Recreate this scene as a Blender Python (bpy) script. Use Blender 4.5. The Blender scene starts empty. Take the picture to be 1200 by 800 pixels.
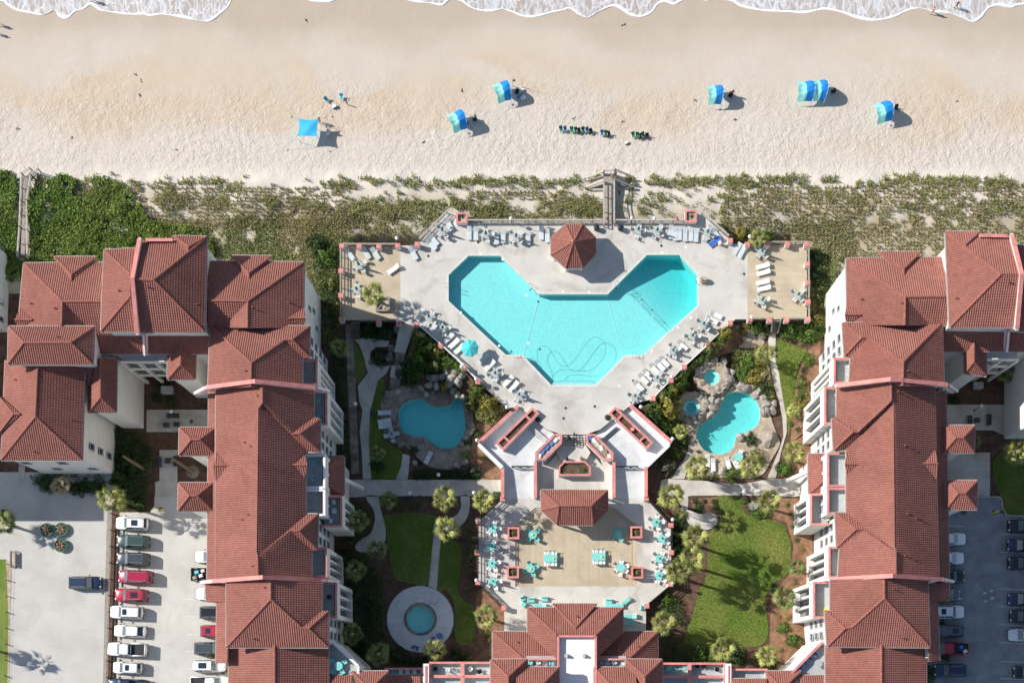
import bpy,bmesh,math,random
import numpy as np
from mathutils import Vector,Matrix
from mathutils.geometry import tessellate_polygon
random.seed(7)
rng = np.random.default_rng(7)
SC = bpy.context.scene
COL = SC.collection
R = math.radians
PI = math.pi
# ------------------------------------------------------------------ camera
ALT,FOC,NX,NY = 190.0,1520.0,640.0,800.0      # height in m,focal length in px,nadir in photo px
cam = bpy.data.cameras.new('drone_camera')
cam.sensor_width = 36.0
cam.sensor_fit = 'HORIZONTAL'
cam.lens = 36.0 * FOC / 1200.0
cam.shift_x = (600.0 - NX) / 1200.0
cam.shift_y = (NY - 400.0) / 1200.0
cam.clip_start = 1.0
cam.clip_end = 3000.0
camo = bpy.data.objects.new('drone_camera',cam)
COL.objects.link(camo)
camo.location = (0,0,ALT)
SC.camera = camo
# ------------------------------------------------------------------ light
SUN_EL = 36.0
SUN_TO = Vector((0.955,-0.298))                      # the way shadows fall
az = math.atan2(-SUN_TO.x,-SUN_TO.y)                 # compass bearing of the sun
w = bpy.data.worlds.new('World')
SC.world = w
w.use_nodes = True
nt = w.node_tree
sky = nt.nodes.new('ShaderNodeTexSky')
sky.sky_type = 'NISHITA'
sky.sun_disc = False
sky.sun_elevation = R(SUN_EL)
sky.sun_rotation = az
sky.air_density = 1.0
sky.dust_density = 0.6
nt.links.new(sky.outputs[0],nt.nodes['Background'].inputs[0])
nt.nodes['Background'].inputs[1].default_value = 0.10
sl = bpy.data.lights.new('sun','SUN')
sl.energy = 4.6
sl.angle = R(0.5)
sl.color = (1.0,0.955,0.90)
so = bpy.data.objects.new('sun',sl)
COL.objects.link(so)
c_,s_ = math.cos(R(SUN_EL)),math.sin(R(SUN_EL))
so.rotation_euler = Vector((SUN_TO.x * c_,SUN_TO.y * c_,-s_)).to_track_quat('-Z','Y').to_euler()
so.location = (-200,60,200)
SC.view_settings.view_transform = 'Standard'
SC.view_settings.look = 'None'
SC.view_settings.exposure = 0.40
SC.view_settings.gamma = 1.0
SC.cycles.max_bounces = 8
SC.cycles.transparent_max_bounces = 12
SC.cycles.use_denoising = True
# ------------------------------------------------------------------ materials
MATS = {}
def M(name,col,rough=0.8,var=0.12,scale=2.0,bump=0.0,bscale=20.0,metal=0.0,spec=0.3,rnd=0.0,col2=None,det=4.0,trans=0.0,stain=0.0,sscale=0.22):
 """plain surface: colour broken by two noises,optional fine relief,optional per-object variation"""
 m = bpy.data.materials.new(name)
 m.use_nodes = True
 t = m.node_tree
 N,L = t.nodes,t.links
 b = N['Principled BSDF']
 b.inputs['Roughness'].default_value = rough
 b.inputs['Metallic'].default_value = metal
 b.inputs['Specular IOR Level'].default_value = spec
 g = N.new('ShaderNodeNewGeometry')
 n1 = N.new('ShaderNodeTexNoise')
 n1.inputs['Scale'].default_value = scale
 n1.inputs['Detail'].default_value = det
 L.new(g.outputs['Position'],n1.inputs['Vector'])
 mx = N.new('ShaderNodeMix')
 mx.data_type = 'RGBA'
 ramp = N.new('ShaderNodeMapRange')
 ramp.inputs['From Min'].default_value = 0.3
 ramp.inputs['From Max'].default_value = 0.7
 L.new(n1.outputs['Fac'],ramp.inputs['Value'])
 L.new(ramp.outputs['Result'],mx.inputs['Factor'])
 c2 = col2 or [min(1,c * (1 + var)) for c in col]
 c1 = col if col2 else [c * (1 - var) for c in col]
 mx.inputs['A'].default_value = (*c1,1)
 mx.inputs['B'].default_value = (*c2,1)
 out = mx.outputs['Result']
 if stain:
  n5 = N.new('ShaderNodeTexNoise')
  n5.inputs['Scale'].default_value = sscale
  n5.inputs['Detail'].default_value = 9
  n5.inputs['Roughness'].default_value = 0.68
  n5.inputs['Distortion'].default_value = 1.1
  L.new(g.outputs['Position'],n5.inputs['Vector'])
  m5 = N.new('ShaderNodeMapRange')
  m5.inputs['From Min'].default_value = 0.48
  m5.inputs['From Max'].default_value = 0.62
  m5.inputs['To Max'].default_value = stain
  L.new(n5.outputs['Fac'],m5.inputs['Value'])
  x5 = N.new('ShaderNodeMix')
  x5.data_type = 'RGBA'
  L.new(m5.outputs['Result'],x5.inputs['Factor'])
  L.new(out,x5.inputs['A'])
  x5.inputs['B'].default_value = (col[0] * 0.55,col[1] * 0.50,col[2] * 0.45,1)
  out = x5.outputs['Result']
 if rnd:
  oi = N.new('ShaderNodeObjectInfo')
  mr = N.new('ShaderNodeMapRange')
  mr.inputs['To Min'].default_value = 1 - rnd
  mr.inputs['To Max'].default_value = 1 + rnd
  L.new(oi.outputs['Random'],mr.inputs['Value'])
  sc = N.new('ShaderNodeVectorMath')
  sc.operation = 'SCALE'
  L.new(out,sc.inputs[0])
  L.new(mr.outputs['Result'],sc.inputs['Scale'])
  out = sc.outputs['Vector']
 L.new(out,b.inputs['Base Color'])
 if bump:
  n2 = N.new('ShaderNodeTexNoise')
  n2.inputs['Scale'].default_value = bscale
  n2.inputs['Detail'].default_value = 3
  L.new(g.outputs['Position'],n2.inputs['Vector'])
  bp = N.new('ShaderNodeBump')
  bp.inputs['Strength'].default_value = bump
  bp.inputs['Distance'].default_value = 0.1
  L.new(n2.outputs['Fac'],bp.inputs['Height'])
  L.new(bp.outputs['Normal'],b.inputs['Normal'])
 if trans:
  tr = N.new('ShaderNodeBsdfTranslucent')
  L.new(out,tr.inputs['Color'])
  ms = N.new('ShaderNodeMixShader')
  ms.inputs[0].default_value = trans
  L.new(b.outputs[0],ms.inputs[1])
  L.new(tr.outputs[0],ms.inputs[2])
  L.new(ms.outputs[0],N['Material Output'].inputs['Surface'])
 MATS[name] = m
 return m
def attr_var(m,lo,hi,attr='rnd'):
 """per-piece shade: multiplies the base colour by a stored random number"""
 t = m.node_tree
 b = t.nodes['Principled BSDF']
 l = b.inputs['Base Color'].links[0]
 src = l.from_socket
 a = t.nodes.new('ShaderNodeAttribute')
 a.attribute_name = attr
 mr = t.nodes.new('ShaderNodeMapRange')
 mr.inputs['To Min'].default_value = lo
 mr.inputs['To Max'].default_value = hi
 t.links.new(a.outputs['Fac'],mr.inputs['Value'])
 sc = t.nodes.new('ShaderNodeVectorMath')
 sc.operation = 'SCALE'
 t.links.new(src,sc.inputs[0])
 t.links.new(mr.outputs['Result'],sc.inputs['Scale'])
 t.links.new(sc.outputs['Vector'],b.inputs['Base Color'])
 for n in t.nodes:
  if n.type == 'BSDF_TRANSLUCENT':
   t.links.new(sc.outputs['Vector'],n.inputs['Color'])
M('tile',(0.295,0.12,0.092),0.75,0.12,0.12,spec=0.25,stain=0.3,sscale=0.12)
attr_var(MATS['tile'],0.90,1.10)
M('ridge',(0.30,0.11,0.08),0.8,0.25,3,bump=0.5,bscale=6)
M('underlay',(0.22,0.075,0.055),0.9,0.1,2)
M('pink',(0.66,0.255,0.225),0.75,0.14,1.2,stain=0.4,sscale=0.6)
M('stucco',(0.76,0.74,0.69),0.85,0.05,0.6,0.15,30)
M('stucco_warm',(0.68,0.63,0.54),0.85,0.06,0.6,0.15,30)
M('white_trim',(0.78,0.77,0.74),0.6,0.04,1)
M('white_roof',(0.82,0.82,0.80),0.5,0.03,0.7)
M('gutter',(0.46,0.43,0.40),0.5,0.08,1)
M('glass_dark',(0.03,0.045,0.06),0.08,0.1,1,spec=0.7)
M('frame_grey',(0.42,0.42,0.42),0.5,0.05,1)
M('rail_red',(0.20,0.05,0.045),0.6,0.1,1)
M('terrace_floor',(0.40,0.42,0.42),0.8,0.12,1.2)
M('concrete',(0.57,0.54,0.485),0.85,0.07,0.35,0.2,8,rnd=0.03,stain=0.45,sscale=0.15)
M('plaza',(0.61,0.615,0.61),0.75,0.06,0.8,0.1,8,rnd=0.02,stain=0.3,sscale=0.5)
M('spa_stone',(0.27,0.225,0.175),0.85,0.3,0.9,0.4,6,rnd=0.2,stain=0.6,sscale=0.6)
M('bedding',(0.20,0.18,0.155),0.95,0.2,3)
M('tan_board',(0.52,0.435,0.31),0.8,0.06,0.6,stain=0.25,sscale=0.2)
attr_var(MATS['tan_board'],0.95,1.05)
M('path',(0.52,0.48,0.42),0.85,0.12,0.6,0.2,8,rnd=0.06,stain=0.4)
M('lot',(0.515,0.495,0.45),0.9,0.08,0.25,0.3,10,stain=0.16,sscale=0.3)
M('asphalt',(0.29,0.295,0.30),0.9,0.18,0.5,0.3,15,stain=0.35,sscale=0.3)
M('line_paint',(0.62,0.61,0.58),0.8,0.2,3)
M('mulch',(0.125,0.072,0.048),0.95,0.35,1.2,0.8,9,stain=0.6,sscale=0.3)  # darker mulch copy, courtyard shade is put into its colour
M('soil',(0.11,0.075,0.05),0.95,0.35,1.5,0.8,9)
M('orange_mulch',(0.27,0.15,0.088),0.95,0.3,1.6,0.8,9,stain=0.7,sscale=0.35)  # lighter mulch copy for the beds that lie in sun
M('lawn',(0.10,0.195,0.02),0.9,0,0.14,0.9,7,col2=(0.25,0.255,0.065),det=8,stain=0.5,sscale=0.13)
M('grass_blade',(0.11,0.21,0.025),0.85,0,0.14,trans=0.25,col2=(0.26,0.265,0.07),det=8)
M('old_wood',(0.34,0.30,0.25),0.85,0.2,2.5,0.2,8,rnd=0.12)
M('rail_wood',(0.47,0.44,0.38),0.8,0.15,3,rnd=0.08)
M('dark_wood',(0.13,0.10,0.075),0.85,0.2,3)
M('rock',(0.315,0.29,0.25),0.9,0.35,1.8,1.0,5,rnd=0.25,stain=0.7,sscale=1.2)
M('sandstone',(0.46,0.375,0.28),0.9,0.22,1.2,0.5,6,rnd=0.1,stain=0.6,sscale=0.5)
M('globe',(0.85,0.85,0.83),0.25,0.02,1,spec=0.5)
M('black_metal',(0.03,0.03,0.03),0.5,0.2,3)
M('steel',(0.6,0.6,0.6),0.3,0.05,2,metal=0.9)
M('sling',(0.58,0.64,0.635),0.7,0.05,2,rnd=0.06)
M('sling_white',(0.78,0.77,0.72),0.7,0.03,2,rnd=0.04)
M('lounger_frame',(0.70,0.70,0.67),0.5,0.04,2)
M('teal',(0.21,0.58,0.53),0.6,0.06,2,rnd=0.05)
M('teal_dark',(0.02,0.20,0.20),0.7,0.1,2)
M('teal_cloth',(0.10,0.60,0.60),0.75,0.05,2,trans=0.2)
M('chair_white',(0.80,0.80,0.77),0.5,0.03,2)
M('table_glass',(0.42,0.44,0.42),0.3,0.05,2,spec=0.5)
M('umbrella_green',(0.03,0.26,0.20),0.8,0.15,4)
M('blue_cloth',(0.03,0.14,0.55),0.8,0.1,3)
M('blue_cushion',(0.06,0.20,0.52),0.8,0.1,3)
M('yellow',(0.80,0.62,0.06),0.7,0.08,3)
M('canopy_blue',(0.02,0.27,0.72),0.75,0.12,1.2,trans=0.25)
M('canopy_mint',(0.34,0.84,0.78),0.75,0.08,1.2,trans=0.25)
M('tent_blue',(0.06,0.50,0.86),0.7,0.05,1.2,trans=0.2)
M('beach_green',(0.04,0.26,0.13),0.7,0.1,3)
M('beach_blue',(0.12,0.20,0.42),0.7,0.1,3)
M('aqua_seat',(0.10,0.55,0.62),0.7,0.1,3)
M('skin_light',(0.55,0.33,0.23),0.6,0.06,4)
M('skin_tan',(0.36,0.19,0.12),0.6,0.06,4)
M('hair_dark',(0.03,0.02,0.015),0.7,0.2,20)
M('hair_brown',(0.13,0.07,0.035),0.7,0.2,20)
M('cloth_red',(0.45,0.04,0.05),0.8,0.08,5)
M('cloth_navy',(0.03,0.04,0.11),0.8,0.08,5)
M('cloth_white',(0.75,0.74,0.72),0.8,0.04,5)
M('cloth_black',(0.02,0.02,0.022),0.8,0.1,5)
M('cloth_sand',(0.48,0.40,0.28),0.8,0.08,5)
M('eye_dark',(0.02,0.015,0.01),0.2,0.05,5)
M('trunk',(0.24,0.17,0.11),0.9,0.3,6,0.8,12)
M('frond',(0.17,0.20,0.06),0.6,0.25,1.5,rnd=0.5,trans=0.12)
M('frond_sunlit',(0.285,0.295,0.085),0.6,0.22,1.5,rnd=0.5,trans=0.12)  # sunlit copy of frond: sunshine put into a brighter, yellower colour
M('frond_dry',(0.46,0.37,0.23),0.75,0.2,1.5,rnd=0.2,trans=0.2)
M('leaf',(0.12,0.21,0.036),0.6,0.3,1.0,rnd=0.15,trans=0.25)
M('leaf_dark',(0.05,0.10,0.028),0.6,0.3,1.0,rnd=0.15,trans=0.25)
M('leaf_olive',(0.225,0.25,0.08),0.7,0.3,1.0,rnd=0.2,trans=0.25)
M('leaf_yellow',(0.36,0.315,0.07),0.6,0.3,1.0,rnd=0.12,trans=0.25)
M('leaf_grey',(0.19,0.185,0.12),0.7,0.25,1.0,rnd=0.12,trans=0.2)
M('thicket',(0.13,0.225,0.035),0.6,0,0.10,trans=0.25,col2=(0.22,0.27,0.06),det=6)
M('scrub',(0.235,0.25,0.09),0.8,0.4,0.12,trans=0.3,col2=(0.36,0.29,0.13))
M('dune_blade',(0.34,0.295,0.145),0.8,0.25,0.3,trans=0.3)
M('dune_green',(0.255,0.275,0.09),0.8,0.25,0.3,trans=0.3)
for k in ('thicket','scrub','dune_blade','dune_green','leaf','leaf_dark','leaf_olive','leaf_yellow','leaf_grey','frond','frond_sunlit'):
 attr_var(MATS[k],0.6,1.45)
M('stem',(0.14,0.095,0.06),0.9,0.2,5)
M('tyre',(0.02,0.02,0.02),0.85,0.2,5)
M('rim',(0.5,0.5,0.52),0.35,0.05,5,metal=0.8)
M('car_glass',(0.025,0.035,0.045),0.06,0.1,1,spec=0.8)
M('windscreen',(0.12,0.15,0.17),0.08,0.1,1,spec=0.8)
M('headlight',(0.75,0.76,0.76),0.15,0.03,3,spec=0.7)
M('taillight',(0.35,0.02,0.02),0.25,0.1,3,spec=0.6)
M('bumper',(0.05,0.05,0.055),0.6,0.1,3)
M('pool_paint',(0.50,0.77,0.715),0.7,0.07,3.0)
M('pool_tile',(0.05,0.25,0.38),0.4,0.1,2)
M('coping',(0.62,0.585,0.52),0.8,0.06,1.5,rnd=0.05)
M('rope_dark',(0.02,0.03,0.045),0.7,0.1,5)
M('flag_red',(0.55,0.04,0.05),0.8,0.05,5)
M('brown_box',(0.34,0.24,0.14),0.8,0.15,3)
M('green_band',(0.035,0.20,0.12),0.6,0.25,4)
M('cushion_cream',(0.62,0.56,0.46),0.85,0.06,4)
CARCOL = {'white': (0.80,0.80,0.79),'silver': (0.42,0.43,0.43),'dark_green': (0.035,0.075,0.065),'dark_grey': (0.05,0.06,0.07),
          'navy': (0.02,0.035,0.08),'black': (0.014,0.015,0.018),'crimson': (0.36,0.015,0.05),'red': (0.42,0.02,0.05),'blue': (0.02,0.05,0.16),
          'slate': (0.10,0.12,0.15)}
for k,c in CARCOL.items():
 m = M('paint_' + k,c,0.28,0.02,1,spec=0.5)
 m.node_tree.nodes['Principled BSDF'].inputs['Coat Weight'].default_value = 0.6
 m.node_tree.nodes['Principled BSDF'].inputs['Coat Roughness'].default_value = 0.06
def water_mat(name,absorb,dens,ripple=1.1,strength=0.25,film=0.0):
 m = bpy.data.materials.new(name)
 m.use_nodes = True
 t = m.node_tree
 N,L = t.nodes,t.links
 N.remove(N['Principled BSDF'])
 out = N['Material Output']
 tr = N.new('ShaderNodeBsdfTransparent')
 gl = N.new('ShaderNodeBsdfGlossy')
 gl.inputs['Roughness'].default_value = 0.05
 fr = N.new('ShaderNodeFresnel')
 fr.inputs['IOR'].default_value = 1.33
 g = N.new('ShaderNodeNewGeometry')
 n1 = N.new('ShaderNodeTexNoise')
 n1.inputs['Scale'].default_value = ripple
 n1.inputs['Detail'].default_value = 3
 n1.inputs['Distortion'].default_value = 0.6
 L.new(g.outputs['Position'],n1.inputs['Vector'])
 bp = N.new('ShaderNodeBump')
 bp.inputs['Strength'].default_value = strength
 bp.inputs['Distance'].default_value = 0.25
 L.new(n1.outputs['Fac'],bp.inputs['Height'])
 L.new(bp.outputs['Normal'],gl.inputs['Normal'])
 L.new(bp.outputs['Normal'],fr.inputs['Normal'])
 mx = N.new('ShaderNodeMixShader')
 bk = N.new('ShaderNodeMath')                      # mirror only on the upper side: light from below passes
 bk.operation = 'SUBTRACT'
 bk.inputs[0].default_value = 1.0
 L.new(g.outputs['Backfacing'],bk.inputs[1])
 fm = N.new('ShaderNodeMath')
 fm.operation = 'MULTIPLY'
 L.new(fr.outputs[0],fm.inputs[0])
 L.new(bk.outputs[0],fm.inputs[1])
 L.new(fm.outputs[0],mx.inputs[0])
 L.new(tr.outputs[0],mx.inputs[1])
 L.new(gl.outputs[0],mx.inputs[2])
 L.new(mx.outputs[0],out.inputs['Surface'])
 va = N.new('ShaderNodeVolumeAbsorption')
 va.inputs['Color'].default_value = (*absorb,1)
 va.inputs['Density'].default_value = dens
 L.new(va.outputs[0],out.inputs['Volume'])
 MATS[name] = m
 return m
water_mat('pool_water',(0.02,0.82,0.86),0.30,2.4,0.25)
water_mat('lagoon_water',(0.03,0.80,0.83),0.45,2.4,0.15)
water_mat('spa_water',(0.08,0.80,0.86),0.5,4,0.3)
def sand_mat():
 m = bpy.data.materials.new('sand')
 m.use_nodes = True
 t = m.node_tree
 N,L = t.nodes,t.links
 b = N['Principled BSDF']
 b.inputs['Specular IOR Level'].default_value = 0.15
 g = N.new('ShaderNodeNewGeometry')
 sx = N.new('ShaderNodeSeparateXYZ')
 L.new(g.outputs['Position'],sx.inputs[0])
 def noise(scale,det=4,dist=0.0,sy=1.0):
  mp = N.new('ShaderNodeMapping')
  mp.inputs['Scale'].default_value = (1,sy,1)
  L.new(g.outputs['Position'],mp.inputs['Vector'])
  n = N.new('ShaderNodeTexNoise')
  n.inputs['Scale'].default_value = scale
  n.inputs['Detail'].default_value = det
  n.inputs['Distortion'].default_value = dist
  L.new(mp.outputs[0],n.inputs['Vector'])
  return n.outputs['Fac']
 def rng_(v,a,b_,lo=0.0,hi=1.0,smooth=True):
  r = N.new('ShaderNodeMapRange')
  r.interpolation_type = 'SMOOTHSTEP' if smooth else 'LINEAR'
  r.inputs['From Min'].default_value = a
  r.inputs['From Max'].default_value = b_
  r.inputs['To Min'].default_value = lo
  r.inputs['To Max'].default_value = hi
  L.new(v,r.inputs['Value'])
  return r.outputs['Result']
 def mth(op,a,b_):
  n = N.new('ShaderNodeMath')
  n.operation = op
  for i,v in enumerate((a,b_)):
   if isinstance(v,(int,float)):
    n.inputs[i].default_value = v
   else:
    L.new(v,n.inputs[i])
  return n.outputs[0]
 def mix(f,a,b_):
  n = N.new('ShaderNodeMix')
  n.data_type = 'RGBA'
  L.new(f,n.inputs['Factor'])
  for k,v in (('A',a),('B',b_)):
   if isinstance(v,tuple):
    n.inputs[k].default_value = (*v,1)
   else:
    L.new(v,n.inputs[k])
  return n.outputs['Result']
 Y = sx.outputs['Y']
 wob = mth('MULTIPLY',mth('SUBTRACT',noise(0.06,4),0.5),14.0)
 yw = mth('ADD',Y,wob)
 big = noise(0.045,5,0.6,1.6)
 mid = noise(0.35,5,0.3)
 fine = noise(3.0,5)
 pale = mix(rng_(fine,0.3,0.7),(0.53,0.468,0.395),(0.605,0.543,0.467))
 tan = mix(rng_(mid,0.3,0.7),(0.51,0.385,0.26),(0.565,0.45,0.325))
 beige = mth('MULTIPLY',rng_(yw,79,87),rng_(mid,0.2,0.7,0.45,0.95))
 pale = mix(beige,pale,(0.53,0.46,0.38))
 patch = mth('MULTIPLY',rng_(big,0.45,0.60),mth('MULTIPLY',rng_(yw,77,82),rng_(yw,95,90)))
 c = mix(mth('MULTIPLY',patch,0.62),pale,tan)
 wet = rng_(yw,91.5,98.5)
 c = mix(mth('MULTIPLY',wet,0.85),c,(0.455,0.37,0.285))
 blown = mth('MULTIPLY',rng_(Y,76.5,73.0),0.75)
 c = mix(blown,c,(0.67,0.615,0.535))
 du = mth('MULTIPLY',rng_(yw,73.5,67),rng_(noise(0.25,5,0.4),0.32,0.60,0.25,0.85))
 c = mix(du,c,(0.37,0.315,0.20))
 L.new(c,b.inputs['Base Color'])
 rr = rng_(wet,0,1,0.95,0.55)
 L.new(rr,b.inputs['Roughness'])
 vo = N.new('ShaderNodeTexVoronoi')
 vo.inputs['Scale'].default_value = 2.6
 wv = N.new('ShaderNodeVectorMath')
 wv.operation = 'ADD'
 nw = N.new('ShaderNodeTexNoise')
 nw.inputs['Scale'].default_value = 1.1
 nw.inputs['Detail'].default_value = 4
 L.new(g.outputs['Position'],nw.inputs['Vector'])
 L.new(g.outputs['Position'],wv.inputs[0])
 L.new(nw.outputs['Color'],wv.inputs[1])
 L.new(wv.outputs[0],vo.inputs['Vector'])
 pit = rng_(vo.outputs['Distance'],0.06,0.34)
 n3 = noise(3.4,6,0.5)
 sel = rng_(noise(0.9,3),0.42,0.58)
 foot = mth('ADD',mth('MULTIPLY',mth('MULTIPLY',pit,sel),0.45),mth('MULTIPLY',n3,0.85))
 patchy = rng_(noise(0.12,3),0.3,0.62,0.35,1.0)
 trod = mth('MULTIPLY',mth('MULTIPLY',rng_(yw,90.5,83.5),rng_(Y,72.5,76)),patchy)
 h = mth('ADD',mth('MULTIPLY',foot,mth('ADD',mth('MULTIPLY',trod,1.0),0.10)),mth('MULTIPLY',fine,0.08))
 bp = N.new('ShaderNodeBump')
 bp.inputs['Strength'].default_value = 0.65
 bp.inputs['Distance'].default_value = 0.17
 L.new(h,bp.inputs['Height'])
 L.new(bp.outputs['Normal'],b.inputs['Normal'])
 MATS['sand'] = m
def sea_mat():
 m = bpy.data.materials.new('surf')
 m.use_nodes = True
 t = m.node_tree
 N,L = t.nodes,t.links
 b = N['Principled BSDF']
 g = N.new('ShaderNodeNewGeometry')
 mp = N.new('ShaderNodeMapping')
 mp.inputs['Scale'].default_value = (1.0,0.45,1)
 L.new(g.outputs['Position'],mp.inputs['Vector'])
 n = N.new('ShaderNodeTexNoise')
 n.inputs['Scale'].default_value = 0.9
 n.inputs['Detail'].default_value = 7
 n.inputs['Distortion'].default_value = 1.8
 L.new(mp.outputs[0],n.inputs['Vector'])
 v = N.new('ShaderNodeTexVoronoi')
 v.feature = 'DISTANCE_TO_EDGE'
 v.inputs['Scale'].default_value = 0.8
 nd = N.new('ShaderNodeVectorMath')
 nd.operation = 'ADD'
 L.new(mp.outputs[0],nd.inputs[0])
 L.new(n.outputs['Color'],nd.inputs[1])
 L.new(nd.outputs[0],v.inputs['Vector'])
 r = N.new('ShaderNodeValToRGB')
 r.color_ramp.elements[0].position = 0.40
 r.color_ramp.elements[0].color = (0.40,0.34,0.295,1)
 r.color_ramp.elements[1].position = 0.64
 r.color_ramp.elements[1].color = (0.58,0.575,0.57,1)
 L.new(n.outputs['Fac'],r.inputs['Fac'])
 r2 = N.new('ShaderNodeValToRGB')
 r2.color_ramp.elements[0].position = 0.0
 r2.color_ramp.elements[0].color = (1,1,1,1)
 r2.color_ramp.elements[1].position = 0.07
 r2.color_ramp.elements[1].color = (0,0,0,1)
 L.new(v.outputs['Distance'],r2.inputs['Fac'])
 mx = N.new('ShaderNodeMix')
 mx.data_type = 'RGBA'
 L.new(r2.outputs['Color'],mx.inputs['Factor'])
 L.new(r.outputs['Color'],mx.inputs['A'])
 mx.inputs['B'].default_value = (0.70,0.70,0.70,1)
 L.new(mx.outputs['Result'],b.inputs['Base Color'])
 b.inputs['Roughness'].default_value = 0.45
 bp = N.new('ShaderNodeBump')
 bp.inputs['Strength'].default_value = 0.5
 bp.inputs['Distance'].default_value = 0.15
 L.new(n.outputs['Fac'],bp.inputs['Height'])
 L.new(bp.outputs['Normal'],b.inputs['Normal'])
 MATS['surf'] = m
sand_mat()
sea_mat()
M('foam',(0.82,0.82,0.81),0.6,0.04,2,0.6,5)
# ------------------------------------------------------------------ mesh helpers
def P(px,py,z=0.0):
 """a point of the place from where the drone saw it and how high it is"""
 s = (ALT - z) / FOC
 return Vector(((px - NX) * s,(NY - py) * s,z))
def G(poly,z=0.0):
 return [P(x,y,z) for x,y in poly]
class MB:
 def __init__(s):
  s.v,s.f,s.m = [],[],[]
 def add(s,vs,fs,m=0):
  o = len(s.v)
  s.v += [tuple(v) for v in vs]
  for f in fs:
   s.f.append([i + o for i in f])
   s.m.append(m)
  return s
 def quad(s,a,b,c,d,m=0):
  return s.add([a,b,c,d],[[0,1,2,3]],m)
 def box(s,c,size,rz=0.0,m=0):
  x,y,z = size[0] / 2,size[1] / 2,size[2] / 2
  ca,sa = math.cos(rz),math.sin(rz)
  vs = []
  for dz in (-z,z):
   for dx,dy in ((-x,-y),(x,-y),(x,y),(-x,y)):
    vs.append((c[0] + dx * ca - dy * sa,c[1] + dx * sa + dy * ca,c[2] + dz))
  return s.add(vs,[[3,2,1,0],[4,5,6,7],[0,1,5,4],[1,2,6,5],[2,3,7,6],[3,0,4,7]],m)
 def beam(s,a,b,w,h,m=0):
  a,b = Vector(a),Vector(b)
  d = (b - a)
  if d.length < 1e-6:
   return s
  d.normalize()
  up = Vector((0,0,1)) if abs(d.z) < 0.95 else Vector((1,0,0))
  r = d.cross(up).normalized()
  u = r.cross(d).normalized()
  r,u = r * (w / 2),u * (h / 2)
  vs = [a - r - u,a + r - u,a + r + u,a - r + u,b - r - u,b + r - u,b + r + u,b - r + u]
  return s.add(vs,[[0,1,2,3],[7,6,5,4],[0,4,5,1],[1,5,6,2],[2,6,7,3],[3,7,4,0]],m)
 def prism(s,poly,z0,z1,m=0,mt=None):
  n = len(poly)
  area = sum(poly[i][0] * poly[(i + 1) % n][1] - poly[(i + 1) % n][0] * poly[i][1] for i in range(n))
  if area < 0:
   poly = poly[::-1]
  vs = [(p[0],p[1],z0) for p in poly] + [(p[0],p[1],z1) for p in poly]
  s.add(vs,[[i,(i + 1) % n,n + (i + 1) % n,n + i] for i in range(n)] + [list(range(n))[::-1]],m)
  s.add([(p[0],p[1],z1) for p in poly],[list(range(n))],m if mt is None else mt)
  return s
 def tube(s,pts,r,n=6,m=0,closed=False):
  pts = [Vector(p) for p in pts]
  rs = r if isinstance(r,(list,tuple)) else [r] * len(pts)
  vs,fs = [],[]
  k = len(pts)
  for i,p in enumerate(pts):
   a = pts[(i - 1) % k] if (closed or i > 0) else p
   b = pts[(i + 1) % k] if (closed or i < k - 1) else p
   d = (b - a).normalized()
   up = Vector((0,0,1)) if abs(d.z) < 0.9 else Vector((1,0,0))
   x = d.cross(up).normalized()
   y = x.cross(d)
   for j in range(n):
    t = 2 * PI * j / n
    vs.append(p + x * (rs[i] * math.cos(t)) + y * (rs[i] * math.sin(t)))
  for i in range(k if closed else k - 1):
   for j in range(n):
    i2 = (i + 1) % k
    fs.append([i * n + j,i * n + (j + 1) % n,i2 * n + (j + 1) % n,i2 * n + j])
  if not closed:
   fs += [list(range(n))[::-1],[(k - 1) * n + j for j in range(n)]]
  return s.add(vs,fs,m)
 def lathe(s,c,prof,n=12,m=0):
  """profile of (radius,z) pairs turned about a vertical axis through c"""
  vs,fs = [],[]
  for r,z in prof:
   for j in range(n):
    t = 2 * PI * (j + 0.5) / n
    vs.append((c[0] + r * math.cos(t),c[1] + r * math.sin(t),c[2] + z))
  for i in range(len(prof) - 1):
   for j in range(n):
    fs.append([i * n + j,i * n + (j + 1) % n,(i + 1) * n + (j + 1) % n,(i + 1) * n + j])
  fs += [list(range(n))[::-1],[(len(prof) - 1) * n + j for j in range(n)]]
  return s.add(vs,fs,m)
 def ball(s,c,r,nu=10,nv=6,sc=(1,1,1),m=0):
  prof = [(max(1e-3,math.sin(PI * i / nv)),-math.cos(PI * i / nv)) for i in range(nv + 1)]
  o = len(s.v)
  s.lathe((0,0,0),prof,nu,m)
  for i in range(o,len(s.v)):
   v = s.v[i]
   s.v[i] = (c[0] + v[0] * r * sc[0],c[1] + v[1] * r * sc[1],c[2] + v[2] * r * sc[2])
  return s
 def build(s,name,mats,parent=None,smooth=False,kind=None):
  me = bpy.data.meshes.new(name)
  off = parent_loc(parent)
  vs = [(v[0] - off[0],v[1] - off[1],v[2] - off[2]) for v in s.v]
  me.from_pydata(vs,[],s.f)
  if not isinstance(mats,(list,tuple)):
   mats = [mats]
  for k in mats:
   me.materials.append(MATS[k])
  if len(mats) > 1:
   me.polygons.foreach_set('material_index',s.m)
  if smooth:
   me.polygons.foreach_set('use_smooth',[True] * len(me.polygons))
  me.update()
  return link(name,me,parent,kind)
def parent_loc(p):
 v = Vector((0,0,0))
 while p is not None:
  v += p.location
  p = p.parent
 return v
def link(name,data,parent=None,kind=None):
 o = bpy.data.objects.new(name,data)
 COL.objects.link(o)
 o.parent = parent
 if kind:
  o['kind'] = kind
 return o
def tag(o,label=None,cat=None,group=None,kind=None):
 for k,v in (('label',label),('category',cat),('group',group),('kind',kind)):
  if v:
   o[k] = v
 return o
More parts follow.
